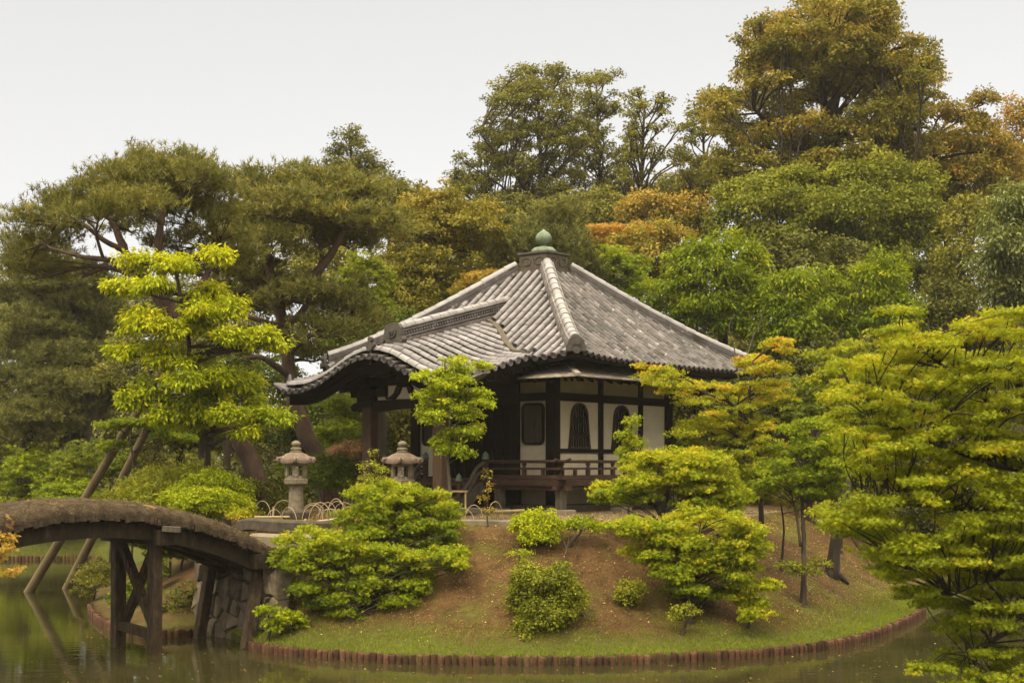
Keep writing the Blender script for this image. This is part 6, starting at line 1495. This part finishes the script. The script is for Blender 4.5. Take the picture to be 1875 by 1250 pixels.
# the giant
D = 54
thin('giant bronze-leaved tree towering at the upper right', D, [(1530, 880), (1528, 560), (1532, 400), (1525, 250), (1530, 160), (1520, 80)],
     [(1470, 5), (1540, -12), (1600, 2), (1640, 42), (1688, 80), (1700, 130), (1698, 210), (1700, 300), (1650, 370), (1560, 380), (1440, 390), (1350, 370), (1305, 310), (1330, 245), (1290, 205), (1285, 160), (1340, 150), (1372, 110), (1362, 62), (1400, 32)],
     190, 36, 20, 3.6, LM_bronze, 221, Style(cr=0.32, per=62, L=0.135, W=0.085, flat=0.7, up=0.5, rk=1.0, cover=1.35, low=-.5, shell=.4, twig=.03, tsd=.16, tclump=.16), (0.38, 0.12), 0.42, name='giant_tree', hole=(1525, 200, 36, 30), bark=M_bark_dark, subs=3, tgrad=0.35, asc=0.4,
     limbs=[([P(1528, 300, 54), P(1470, 250, 53.5), P(1420, 235, 53.5), P(1380, 200, 53)], 0.2, 0.06), ([P(1530, 330, 54), P(1590, 270, 53.4), P(1640, 250, 53.4)], 0.2, 0.08), ([P(1515, 330, 54), P(1512, 240, 53.6), P(1505, 140, 53.6)], 0.24, 0.10), ([P(1528, 220, 54), P(1570, 160, 54), P(1600, 120, 54)], 0.14, 0.06),
            ([P(1530, 400, 54), P(1470, 350, 51.5), P(1400, 310, 51)], 0.14, 0.05), ([P(1530, 420, 54), P(1610, 370, 51.5), P(1670, 330, 51)], 0.14, 0.05)])
btree('dense green tree under the giant, on its left', 50, [(1420, 880), (1420, 640), (1425, 480), (1425, 420)],
      [(1400, 345, 60, 26, 0), (1460, 335, 60, 26, 0), (1350, 370, 50, 28, .3), (1420, 385, 80, 28, -.5), (1330, 410, 50, 28, 0), (1490, 380, 60, 30, 0), (1390, 430, 70, 28, -.3), (1450, 440, 70, 30, -.4), (1520, 430, 50, 30, .3)],
      LM_olive_green, 222, S_far, pad=1.0, tint=0.7, dens=1.1, bark=M_bark_dark)
btree('broad olive-green tree under the giant, on its right', 50, [(1610, 880), (1605, 640), (1600, 500), (1600, 400)],
      [(1560, 330, 60, 30, 0), (1620, 320, 60, 30, 0), (1680, 340, 50, 30, 0), (1590, 380, 80, 30, -.5), (1660, 390, 60, 30, 0), (1560, 430, 60, 30, 0), (1640, 440, 80, 34, -.4), (1700, 430, 50, 34, .3), (1590, 490, 70, 30, 0), (1670, 500, 80, 30, -.4), (1720, 510, 50, 40, 0)],
      LM_olive_green, 223, S_far, pad=1.0, tint=0.62, dens=1.1, bark=M_bark_dark)
btree('orange-bronze tree right of the giant at the right edge', 56, [(1740, 880), (1740, 540), (1725, 330), (1700, 260)],
      [(1720, 205, 34, 18, 0), (1760, 215, 30, 16, 0), (1800, 185, 30, 16, 0), (1790, 230, 40, 18, .4), (1740, 260, 60, 24, -.4), (1810, 270, 60, 24, 0), (1720, 320, 50, 28, 0), (1780, 320, 60, 28, -.4), (1840, 300, 40, 28, 0), (1760, 370, 60, 28, 0), (1820, 370, 60, 28, 0), (1740, 420, 50, 28, 0)],
      LM_orange, 224, Style(cr=0.34, per=66, L=0.135, W=0.08, flat=0.7, up=0.5, rk=1.2, cover=1.8, low=-.4, shell=.4, twig=.03, tsd=.14, tclump=.18), pad=1.0, tint=0.25, dens=1.0, bark=M_bark_dark, branch_r=0.7)
btree('orange tree cut off by the right edge above the blue-green one', 58, [(1870, 880), (1870, 540), (1865, 300)],
      [(1860, 200, 30, 22, 0), (1880, 240, 40, 26, 0), (1860, 290, 40, 24, 0), (1880, 340, 50, 30, 0), (1850, 350, 30, 20, 0)], LM_orange, 225, S_far, pad=1.0, tint=0.4, dens=1.0)
btree('blue-green tree with hanging foliage at the right edge below the orange ones', 40, [(1870, 880), (1870, 640), (1865, 480), (1860, 400)],
      [(1850, 365, 36, 26, 0), (1880, 400, 40, 30, 0), (1830, 410, 36, 24, 0), (1850, 450, 46, 24, -.4), (1820, 480, 36, 22, 0), (1870, 490, 46, 26, 0), (1850, 530, 46, 22, 0), (1880, 560, 40, 30, 0)], LM_teal, 226, S_broad_dr, pad=0.8, tint=0.5, dens=1.1)
# bright green drooping trees behind the right hip of the roof
btree('bright green tree with drooping leaf clusters behind the right hip of the roof', 41, [(1330, 880), (1325, 700), (1320, 560), (1315, 500)],
      [(1290, 460, 46, 22, 0), (1340, 455, 46, 20, .3), (1245, 485, 36, 22, 0), (1380, 480, 34, 22, .2), (1300, 500, 56, 24, -.6), (1360, 515, 46, 22, -.2), (1240, 530, 46, 24, 0), (1310, 550, 60, 24, -.7), (1375, 560, 40, 22, 0), (1270, 580, 50, 20, -.4), (1340, 595, 50, 20, -.5), (1210, 560, 34, 18, .3)],
      LM_maple, 231, S_broad_dr, pad=0.75, tint=0.22, dens=1.15, tgrad=0.3)
btree('bright green tree in the dip below the giant, right of the drooping one', 40, [(1490, 880), (1485, 700), (1480, 580), (1480, 540)],
      [(1440, 520, 46, 20, 0), (1490, 510, 40, 22, .3), (1430, 560, 44, 22, -.4), (1500, 560, 50, 24, -.3), (1460, 600, 60, 22, -.6), (1400, 610, 40, 20, 0), (1530, 600, 44, 22, 0), (1580, 530, 50, 34, .2), (1620, 500, 40, 30, .4), (1590, 590, 50, 26, 0), (1640, 560, 46, 30, .3), (1420, 650, 50, 22, 0), (1490, 650, 50, 22, 0)],
      LM_maple, 232, S_broad_dr, pad=0.75, tint=0.20, dens=1.1, tgrad=0.3)
btree('yellow-green maple bordering the right side of the roof finial', 45, [(1130, 880), (1130, 600), (1125, 520)],
      [(1110, 470, 40, 16, 0), (1075, 480, 34, 14, .2), (1150, 490, 40, 20, 0), (1100, 500, 50, 18, 0), (1180, 530, 46, 22, 0), (1140, 530, 50, 22, .5)], LM_yellow, 233, S_mapleg, pad=0.7, tint=0.15, dens=1.1)
btree('bronze-green tree rising between the yellow maple and the drooping tree', 47, [(1205, 880), (1205, 600), (1200, 500)],
      [(1200, 425, 50, 20, 0), (1160, 445, 40, 20, .3), (1230, 445, 34, 22, 0), (1195, 470, 60, 24, -.4), (1230, 500, 34, 24, 0), (1180, 505, 46, 22, 0)], LM_bronze, 234, S_broad, pad=0.8, tint=0.45, dens=1.1)
btree('low orange-red maple glowing behind the finial on the right', 49, [(1120, 880), (1120, 600), (1120, 460)],
      [(1110, 425, 50, 11, 0), (1160, 422, 40, 10, .3), (1080, 440, 34, 10, 0), (1130, 445, 50, 12, 0), (1200, 430, 30, 10, .5)], LM_orange, 235, S_mapleg, pad=0.7, tint=0.8, dens=1.1)
btree('pale bronze tree behind the bronze-green one, left of the giant', 53, [(1270, 880), (1270, 560), (1268, 440)],
      [(1270, 385, 40, 22, 0), (1230, 380, 36, 20, .4), (1290, 410, 34, 26, 0), (1250, 420, 46, 24, 0), (1190, 375, 40, 18, .6), (1160, 385, 30, 14, .6)], LM_bronze, 236, S_far, pad=0.9, tint=0.6, dens=1.1)
# dark fill behind the tall trees and round the hall
def dark(label, D, blobs, seed, mat=LM_dark, tint=0.45, pad=1.1, st=S_far, dens=1.0):
    b0 = blobs[0]; return btree(label, D, [(b0[0], 880), (b0[0], b0[1] + 40), (b0[0], b0[1])], blobs, mat, seed, st, pad=pad, tint=tint, dens=dens, rad=(0.16, 0.05), bark=M_bark_dark, name='evergreen_tree', cat='evergreen tree')
dark('dark evergreen thicket tree below the tallest thin-crowned tree', 56, [(930, 400, 70, 34, 0), (870, 410, 60, 30, 0), (850, 440, 50, 30, 0), (920, 450, 80, 34, -.5), (1000, 420, 60, 34, 0)], 241, LM_oak, 0.35)
dark('dark evergreen tree low between the thin trees', 58, [(1110, 380, 60, 30, 0), (1060, 385, 60, 30, 0), (1160, 395, 60, 30, 0), (1120, 420, 80, 26, -.4), (1220, 400, 50, 26, 0)], 242, LM_oak, 0.30)
dark('shadowy evergreen between the oak and the finial pine', 47, [(905, 470, 50, 34, 0), (880, 500, 50, 34, 0), (940, 510, 50, 30, 0), (850, 560, 60, 30, 0)], 243, LM_oak, 0.55)
dark('dark green evergreen hidden low behind the left hip of the roof', 39, [(700, 620, 60, 34, 0), (650, 660, 50, 30, 0), (740, 600, 50, 26, 0), (620, 640, 40, 26, .3)], 244, LM_mid, 0.15, 0.9, S_broad)
dark('dark evergreen under the right-hand bright trees', 38, [(1450, 690, 60, 36, 0), (1520, 660, 60, 36, 0), (1400, 720, 50, 36, 0), (1480, 740, 70, 36, -.3), (1560, 700, 50, 36, 0), (1420, 780, 60, 30, 0), (1350, 700, 40, 30, .4)], 245, LM_dark, 0.35, 0.9, S_broad)
dark('deep green evergreen behind the upper sprays of the foreground maple', 42, [(1740, 560, 60, 36, 0), (1690, 600, 60, 36, 0), (1800, 590, 60, 36, 0), (1720, 660, 70, 36, 0), (1640, 660, 60, 36, 0), (1800, 650, 60, 40, 0), (1860, 640, 50, 40, 0), (1660, 740, 80, 40, 0), (1760, 740, 80, 40, 0)], 246, LM_dark, 0.5, 1.0)
dark('dark olive tree between the blue-green tree and the giant', 46, [(1760, 470, 50, 36, 0), (1800, 520, 50, 36, 0), (1740, 540, 50, 36, 0), (1800, 430, 40, 30, .4), (1770, 400, 50, 34, .6)], 247, LM_oak, 0.45, 1.0)
dark('dark evergreen behind the red trunk, left of the porch', 41, [(560, 740, 60, 36, 0), (620, 720, 60, 34, 0), (500, 700, 60, 36, .3), (590, 790, 70, 36, -.3), (530, 800, 50, 34, 0), (660, 780, 60, 36, .3)], 248, LM_mid, 0.12, 0.95, S_broad)
dark('dark evergreen behind the yellow-green tree', 38, [(330, 700, 80, 40, 0), (400, 640, 70, 40, 0), (430, 720, 60, 40, 0), (280, 780, 80, 36, 0), (380, 800, 80, 36, 0), (450, 800, 50, 36, 0), (330, 620, 70, 36, .4), (250, 650, 60, 40, .6)], 249, LM_pine_dark, 0.5, 1.0, S_broad)
dark('dark evergreen low at the left edge behind the pines', 52, [(60, 620, 80, 50, 0), (150, 680, 80, 50, 0), (40, 720, 80, 50, 0), (160, 780, 80, 46, 0), (60, 800, 80, 46, 0), (230, 720, 70, 50, 0), (180, 600, 70, 50, .4), (240, 830, 60, 40, 0)], 250, LM_oak, 0.5, 1.2)
dark('dark evergreen filling the gap under the dome of the old pine', 54, [(60, 540, 80, 50, 0), (150, 560, 80, 50, 0), (250, 560, 80, 50, 0), (20, 600, 60, 50, 0), (330, 560, 60, 46, 0), (400, 560, 60, 50, 0), (430, 480, 40, 30, 0), (180, 640, 80, 50, 0)], 255, LM_pine_dark, 0.6, 1.2)
dark('olive evergreen showing through between the two big pines', 50, [(450, 520, 60, 50, 0), (540, 500, 60, 50, 0), (620, 520, 60, 40, 0), (480, 600, 60, 50, 0), (580, 620, 70, 50, 0), (660, 610, 50, 40, 0), (440, 640, 50, 40, 0), (600, 470, 50, 26, 0)], 256, LM_oak, 0.6, 1.1)
dark('dark evergreen beneath the giant bronze tree, behind the bright green trees', 47, [(1400, 480, 60, 40, 0), (1480, 470, 60, 40, 0), (1550, 480, 60, 40, 0), (1440, 540, 60, 40, 0), (1540, 540, 70, 40, 0), (1640, 560, 60, 40, 0), (1370, 530, 50, 40, 0), (1300, 560, 60, 40, 0)], 257, LM_dark, 0.6, 1.1)
dark('dim evergreen seen under the porch roof between its posts', 40, [(720, 780, 60, 34, 0), (760, 740, 50, 34, 0), (700, 840, 60, 30, 0), (760, 820, 60, 36, .3), (800, 780, 50, 40, .4)], 251, LM_oak, 0.55, 0.85, S_broad)
dark('dark evergreen beyond the right corner of the hall', 40, [(1270, 740, 50, 40, 0), (1320, 780, 50, 40, 0), (1260, 820, 50, 36, 0), (1340, 850, 60, 30, 0), (1220, 780, 40, 40, 0.3)], 252, LM_dark, 0.45, 0.85, S_broad)
dark('dark evergreen behind the trunks at the far end of the right bank', 33, [(1480, 880, 60, 26, 0), (1560, 870, 60, 30, 0), (1630, 860, 60, 34, 0), (1700, 880, 60, 36, 0), (1560, 820, 60, 30, 0), (1640, 800, 60, 30, .4), (1440, 850, 50, 26, .3)], 253, LM_dark, 0.5, 0.7, S_broad)
dark('dark evergreen overhanging the right water behind the foreground maple', 35, [(1700, 960, 60, 40, 0), (1780, 940, 70, 46, 0), (1850, 960, 60, 50, 0), (1760, 1020, 70, 36, 0), (1840, 1040, 60, 40, 0), (1700, 1020, 40, 26, 0), (1880, 880, 60, 50, 0)], 254, LM_dark, 0.4, 0.8, S_broad)
dark('olive evergreen closing the skyline between the thin trees and the giant', 66, [(1240, 350, 60, 30, 0), (1180, 370, 60, 26, 0), (1300, 330, 50, 30, 0), (1120, 370, 50, 26, 0), (1350, 340, 60, 34, 0), (1060, 375, 50, 22, 0), (1010, 385, 50, 22, 0)], 258, LM_oak, 0.65, 1.2)
dark('olive evergreen closing the skyline under the orange trees', 64, [(1720, 290, 60, 40, 0), (1800, 300, 60, 40, 0), (1860, 330, 60, 50, 0), (1700, 380, 60, 50, 0), (1780, 380, 60, 50, 0), (1860, 420, 60, 50, 0), (1640, 300, 50, 40, 0)], 259, LM_bronze, 0.45, 1.3)
dark('bronze evergreen behind the oak and the conifer spire', 60, [(760, 370, 50, 24, 0), (820, 380, 50, 24, 0), (700, 380, 50, 24, 0), (880, 400, 40, 24, 0), (660, 400, 50, 26, 0), (780, 430, 80, 34, 0)], 260, LM_oak, 0.5, 1.1)
# green middle layer seen left of and under the porch
shrub('pink-flowering azalea left of the porch post', [(640, 822, 30, 12, 0), (622, 830, 18, 10, 0), (655, 835, 20, 8, 0)], 33, LM_pink, 261, S_bush, tint=0.5, name='azalea', cat='azalea')
shrub('green leafy base shrub carrying the pink azalea beside the porch', [(640, 850, 40, 16, 0), (600, 850, 30, 20, .2), (660, 850, 30, 14, 0)], 33.4, LM_mid, 262, S_bush, tint=0.3, pad=0.35)
shrub('light green maple bush behind the porch rail on the left', [(625, 790, 40, 20, 0), (590, 800, 30, 16, 0), (655, 765, 30, 20, .3), (630, 740, 34, 20, .4)], 36, LM_maple, 263, S_mapleg, tint=0.25, pad=0.5)
shrub('yellow-flecked shrub under the left end of the veranda', [(622, 880, 24, 12, 0), (600, 885, 18, 10, 0)], 33, LM_shrub, 264, S_bush, tint=0.6)
shrub('low green shrub behind the props at the left', [(200, 860, 40, 22, 0), (150, 850, 46, 24, .3), (240, 840, 34, 20, .4)], 36, LM_mid, 265, S_mapleb, tint=0.45, pad=0.4)
shrub('flat spray of light green maple in front of the props', [(240, 775, 46, 6, 0), (200, 778, 30, 5, 0), (290, 780, 26, 6, 0), (210, 815, 40, 7, .4), (330, 800, 40, 9, .4)], 30.8, LM_maple, 266, S_mapleb, tint=0.3, cat='maple', name='maple_spray')
shrub('low shrub beyond the right end of the veranda', [(1300, 860, 44, 20, 0), (1250, 850, 30, 18, .2), (1350, 880, 34, 16, 0)], 31, LM_maple, 267, S_mapleb, tint=0.3, pad=0.4)
shrub('yellow-green shrub beside the back corner of the hall', [(1250, 790, 34, 16, 0), (1290, 800, 34, 16, 0), (1235, 815, 20, 14, 0), (1320, 780, 30, 14, 0)], 34, LM_yellow, 268, S_mapleg, tint=0.2, pad=0.4)
shrub('mid-green shrub in the gap right of the orange-tipped maple', [(1460, 720, 46, 22, 0), (1510, 740, 40, 22, 0), (1470, 760, 46, 20, -.2), (1530, 700, 36, 20, .3)], 33, LM_mid, 269, S_mapleg, tint=0.6, pad=0.5)
shrub('tall bright shrub behind the upper left sprays of the foreground maple', [(1540, 680, 40, 18, 0), (1510, 690, 30, 12, 0), (1560, 640, 30, 16, 0), (1500, 650, 26, 10, .2)], 31, LM_maple_or, 270, S_mapleg, tint=0.4, pad=0.5)
# trunks standing in the wood behind the shrubs at the left
for i, (px, D_, r, top, lab) in enumerate([(545, 36, .10, 760, 'thin'), (372, 33, .13, 700, ''), (418, 34, .10, 650, ''), (180, 36, .20, 640, '')]):
    pass
btree('half-hidden tree with a rough trunk behind the vivid azalea', 32.5, [(416, 900), (417, 800), (415, 720)], [(430, 690, 40, 20, 0), (390, 700, 40, 20, 0), (460, 720, 40, 18, 0)], LM_mid, 281, S_broad, pad=0.7, tint=0.2, rad=(0.10, 0.07))
btree('half-hidden broad-trunked tree behind the bridge props', 46.5, [(178, 880), (172, 790), (165, 720)], [(170, 690, 60, 22, 0), (120, 700, 50, 20, 0), (220, 700, 50, 20, 0)], LM_oak, 282, S_broad, pad=1.0, tint=0.5, rad=(0.3, 0.2))
btree('half-hidden slim tree behind the narrow-leaved shrub', 33, [(372, 900), (370, 800), (365, 720)], [(350, 760, 50, 18, 0), (310, 790, 46, 16, 0), (390, 790, 46, 16, 0), (300, 740, 40, 18, .3)], LM_maple, 283, S_mapleg, pad=0.5, tint=0.1, rad=(0.14, 0.08))
# far bank shrubs under the bridge
shrub('dark hedge-like shrub on the far bank seen under the bridge', [(60, 960, 80, 16, 0), (150, 960, 60, 14, .5), (-20, 955, 60, 20, 0), (220, 965, 50, 14, 0)], 47, LM_mid, 284, S_broad, tint=0.3, pad=0.6)
# distant wood, one mass
rngw = np.random.default_rng(99); Vw = []; Tw = []
for i in range(420):
    x = rngw.uniform(-42, 46); y = rngw.uniform(72, 90); h = float(ground_z(np.array([x]), np.array([y]))[0])
    top = 5.5 + 4.0 * sstep(-5, 15, np.array([x]))[0] + 2.0 * sstep(15, 30, np.array([x]))[0]
    c = np.array([x, y, h + rngw.uniform(0.0, top - h if top > h else 1)]); C, D_ = pad_clumps(c, (1.9, 1.9, 1.5), Style(cr=0.6, cover=1.1, low=-.4, shell=.6), rngw)
    V, t, _ = clump_leaves(C, D_, Style(cr=0.6, per=22, L=0.34, W=0.22), rngw, 0.4); Vw.append(V); Tw.append(t)
tag(soup('distant_wood', np.concatenate(Vw), 4, np.concatenate(Tw), LM_oak), kind='stuff')
# low undergrowth under the trees, one mass
Vw = []; Tw = []
for i in range(620):
    x = rngw.uniform(-26, 24); y = rngw.uniform(35.5, 60)
    if float(shore_dist(np.array([x]), np.array([y]))[0]) < 1.5: continue
    h = float(ground_z(np.array([x]), np.array([y]))[0]); s = rngw.uniform(0.5, 1.1)
    C, D_ = pad_clumps(np.array([x, y, h + 0.3 * s]), (1.0 * s, 1.0 * s, 0.8 * s), Style(cr=0.3, cover=1.0, low=-.1, shell=.6), rngw)
    V, t, _ = clump_leaves(C, D_, Style(cr=0.32, per=16, L=0.16, W=0.10), rngw, 0.45); Vw.append(V); Tw.append(t)
tag(soup('undergrowth', np.concatenate(Vw), 4, np.concatenate(Tw), LM_dark), kind='stuff')

# ============================================================ ground cover
rg = np.random.default_rng(7)
def scatter(n, x0, x1, y0, y1, f):
    x = rg.uniform(x0, x1, n); y = rg.uniform(y0, y1, n); d = shore_dist(x, y); m = f(x, y, d); x, y, d = x[m], y[m], d[m]
    return x, y, ground_z(x, y, d), d
x, y, z, d = scatter(230000, -5, 9.5, 21, 31, lambda x, y, d: (d > 0.02) & (d < 2.2) & (rg.random(len(x)) < np.clip(1.25 - d * (1.0 + 0.6 * wob(x * 1.6, y * 1.4)), 0.03, 1)))
n = len(x); h = rg.uniform(0.03, 0.085, n); dr = unit(np.stack([rg.normal(size=n) * .5, rg.normal(size=n) * .5, np.ones(n)], 1)); B = np.stack([x, y, z - 0.005], 1); a = rg.uniform(0, 6.28, n); S = np.stack([np.cos(a), np.sin(a), 0 * a], 1) * 0.005
V = np.stack([B - S, B + S, B + dr * h[:, None]], 1).reshape(-1, 3)
LM_grass = leaf_mat('grass_blades', [(0.0, (0.07, 0.09, 0.012)), (0.5, (0.14, 0.18, 0.016)), (0.85, (0.22, 0.25, 0.03)), (1.0, (0.30, 0.25, 0.09))], 0.3, 0.6, 0.2)
tag(soup('grass', V, 3, np.clip(0.45 + 0.2 * wob(x * 2, y * 2) + rg.normal(size=n) * 0.17, 0, 1), LM_grass), kind='stuff')
x, y, z, d = scatter(150000, -5, 10, 22, 31, lambda x, y, d: (d > 0.6) & (d < 4.2) & (wob(x * 2.3 + 1, y * 2.7 + 2) + 0.6 * wob(x * 6 + 3, y * 5) > 0.42 + 0.05 * d))
n = len(x); h = rg.uniform(0.02, 0.06, n); dr = unit(np.stack([rg.normal(size=n) * .6, rg.normal(size=n) * .6, np.ones(n)], 1)); B = np.stack([x, y, z - 0.004], 1); a = rg.uniform(0, 6.28, n); S = np.stack([np.cos(a), np.sin(a), 0 * a], 1) * 0.0045
tag(soup('grass_tufts', np.stack([B - S, B + S, B + dr * h[:, None]], 1).reshape(-1, 3), 3, np.clip(0.4 + rg.normal(size=n) * 0.25, 0, 1), LM_grass), kind='stuff')
# small stones on the slope
m = MB(); rs2 = random.Random(21)
x, y, z, d = scatter(500, -4.5, 9, 22, 31, lambda x, y, d: (d > 0.7) & (d < 4.5))
for i in range(len(x)):
    r0 = rs2.uniform(0.010, 0.032); m.lathe([(r0 * .7, -r0 * .4), (r0, 0), (r0 * .75, r0 * .45), (r0 * .25, r0 * .6)], (x[i], y[i], z[i]), seg=6, t=rs2.random())
tag(m.build('pebbles', M_rock), kind='stuff')
# dry leaf and needle litter on the slope and round the hall
x, y, z, d = scatter(60000, -5, 10, 21.5, 33, lambda x, y, d: (d > 0.5) & (d < 7))
n = len(x); nr = unit(np.stack([rg.normal(size=n) * .4, rg.normal(size=n) * .4 - .3, np.ones(n)], 1)); tt = unit(rg.normal(size=(n, 3))); L = rg.uniform(0.018, 0.045, n)
V = leaf_quads(np.stack([x, y, z + 0.012], 1), nr, tt, L, L * rg.uniform(0.2, 0.7, n))
LM_litter = leaf_mat('leaf_litter', [(0.0, (0.06, 0.03, 0.015)), (0.4, (0.14, 0.08, 0.04)), (0.75, (0.21, 0.135, 0.065)), (0.95, (0.30, 0.22, 0.12)), (1.0, (0.5, 0.4, 0.26))], 0.1, 0.8, 0.2)
tag(soup('leaf_litter', V, 4, rg.random(n) ** 1.6, LM_litter), kind='stuff')
# moss and seedlings over the brown slope
x, y, z, d = scatter(60000, -5, 10, 22, 31, lambda x, y, d: (d > 0.9) & (d < 4.5) & (wob(x * 1.1 + 3, y * 1.3) + 0.25 * rg.normal(size=len(x)) > 0.42))
n = len(x); nr = unit(np.stack([rg.normal(size=n) * .6, rg.normal(size=n) * .6 - .3, np.ones(n)], 1)); tt = unit(rg.normal(size=(n, 3))); L = rg.uniform(0.02, 0.04, n)
V = leaf_quads(np.stack([x, y, z + rg.uniform(0.0, 0.05, n)], 1), nr, tt, L, L * 0.6)
LM_cover = leaf_mat('ground_cover', [(0.0, (0.09, 0.075, 0.015)), (0.5, (0.14, 0.13, 0.02)), (0.85, (0.20, 0.19, 0.025)), (1.0, (0.33, 0.14, 0.05))], 0.2, 0.7, 0.2)
tag(soup('ground_cover', V, 4, rg.random(n), LM_cover), kind='stuff')
# fallen leaves afloat
n = 700; x = rg.uniform(-7.5, 8, n); y = rg.uniform(19.4, 27, n); d = shore_dist(x, y); k = d < -0.05; x, y = x[k], y[k]; n = len(x)
L = rg.uniform(0.02, 0.055, n); V = leaf_quads(np.stack([x, y, np.full(n, 0.006)], 1), np.tile([0, 0, 1.0], (n, 1)), unit(np.stack([rg.normal(size=n), rg.normal(size=n), 0 * x], 1)), L, L * 0.6, 0.0)
tag(soup('floating_leaves', V, 4, 0.5 + 0.5 * rg.random(n), LM_litter), kind='stuff')
print('leaf faces', sum(b for a, b in TREE_STATS), 'trees', len(TREE_STATS))

# ============================================================ thin warm air between the near and far trees
m = MB(); m.box((0, 100, 10.4), (296, 262, 24.4))
M_haze, nt, out = new_mat('haze_air')
v = nt.nodes.new('ShaderNodeVolumePrincipled'); v.inputs['Density'].default_value = 0.0003; v.inputs['Color'].default_value = (1.0, 0.96, 0.88, 1); v.inputs['Anisotropy'].default_value = 0.2
nt.links.new(v.outputs[0], out.inputs['Volume'])
tag(m.build('haze', M_haze), kind='stuff')
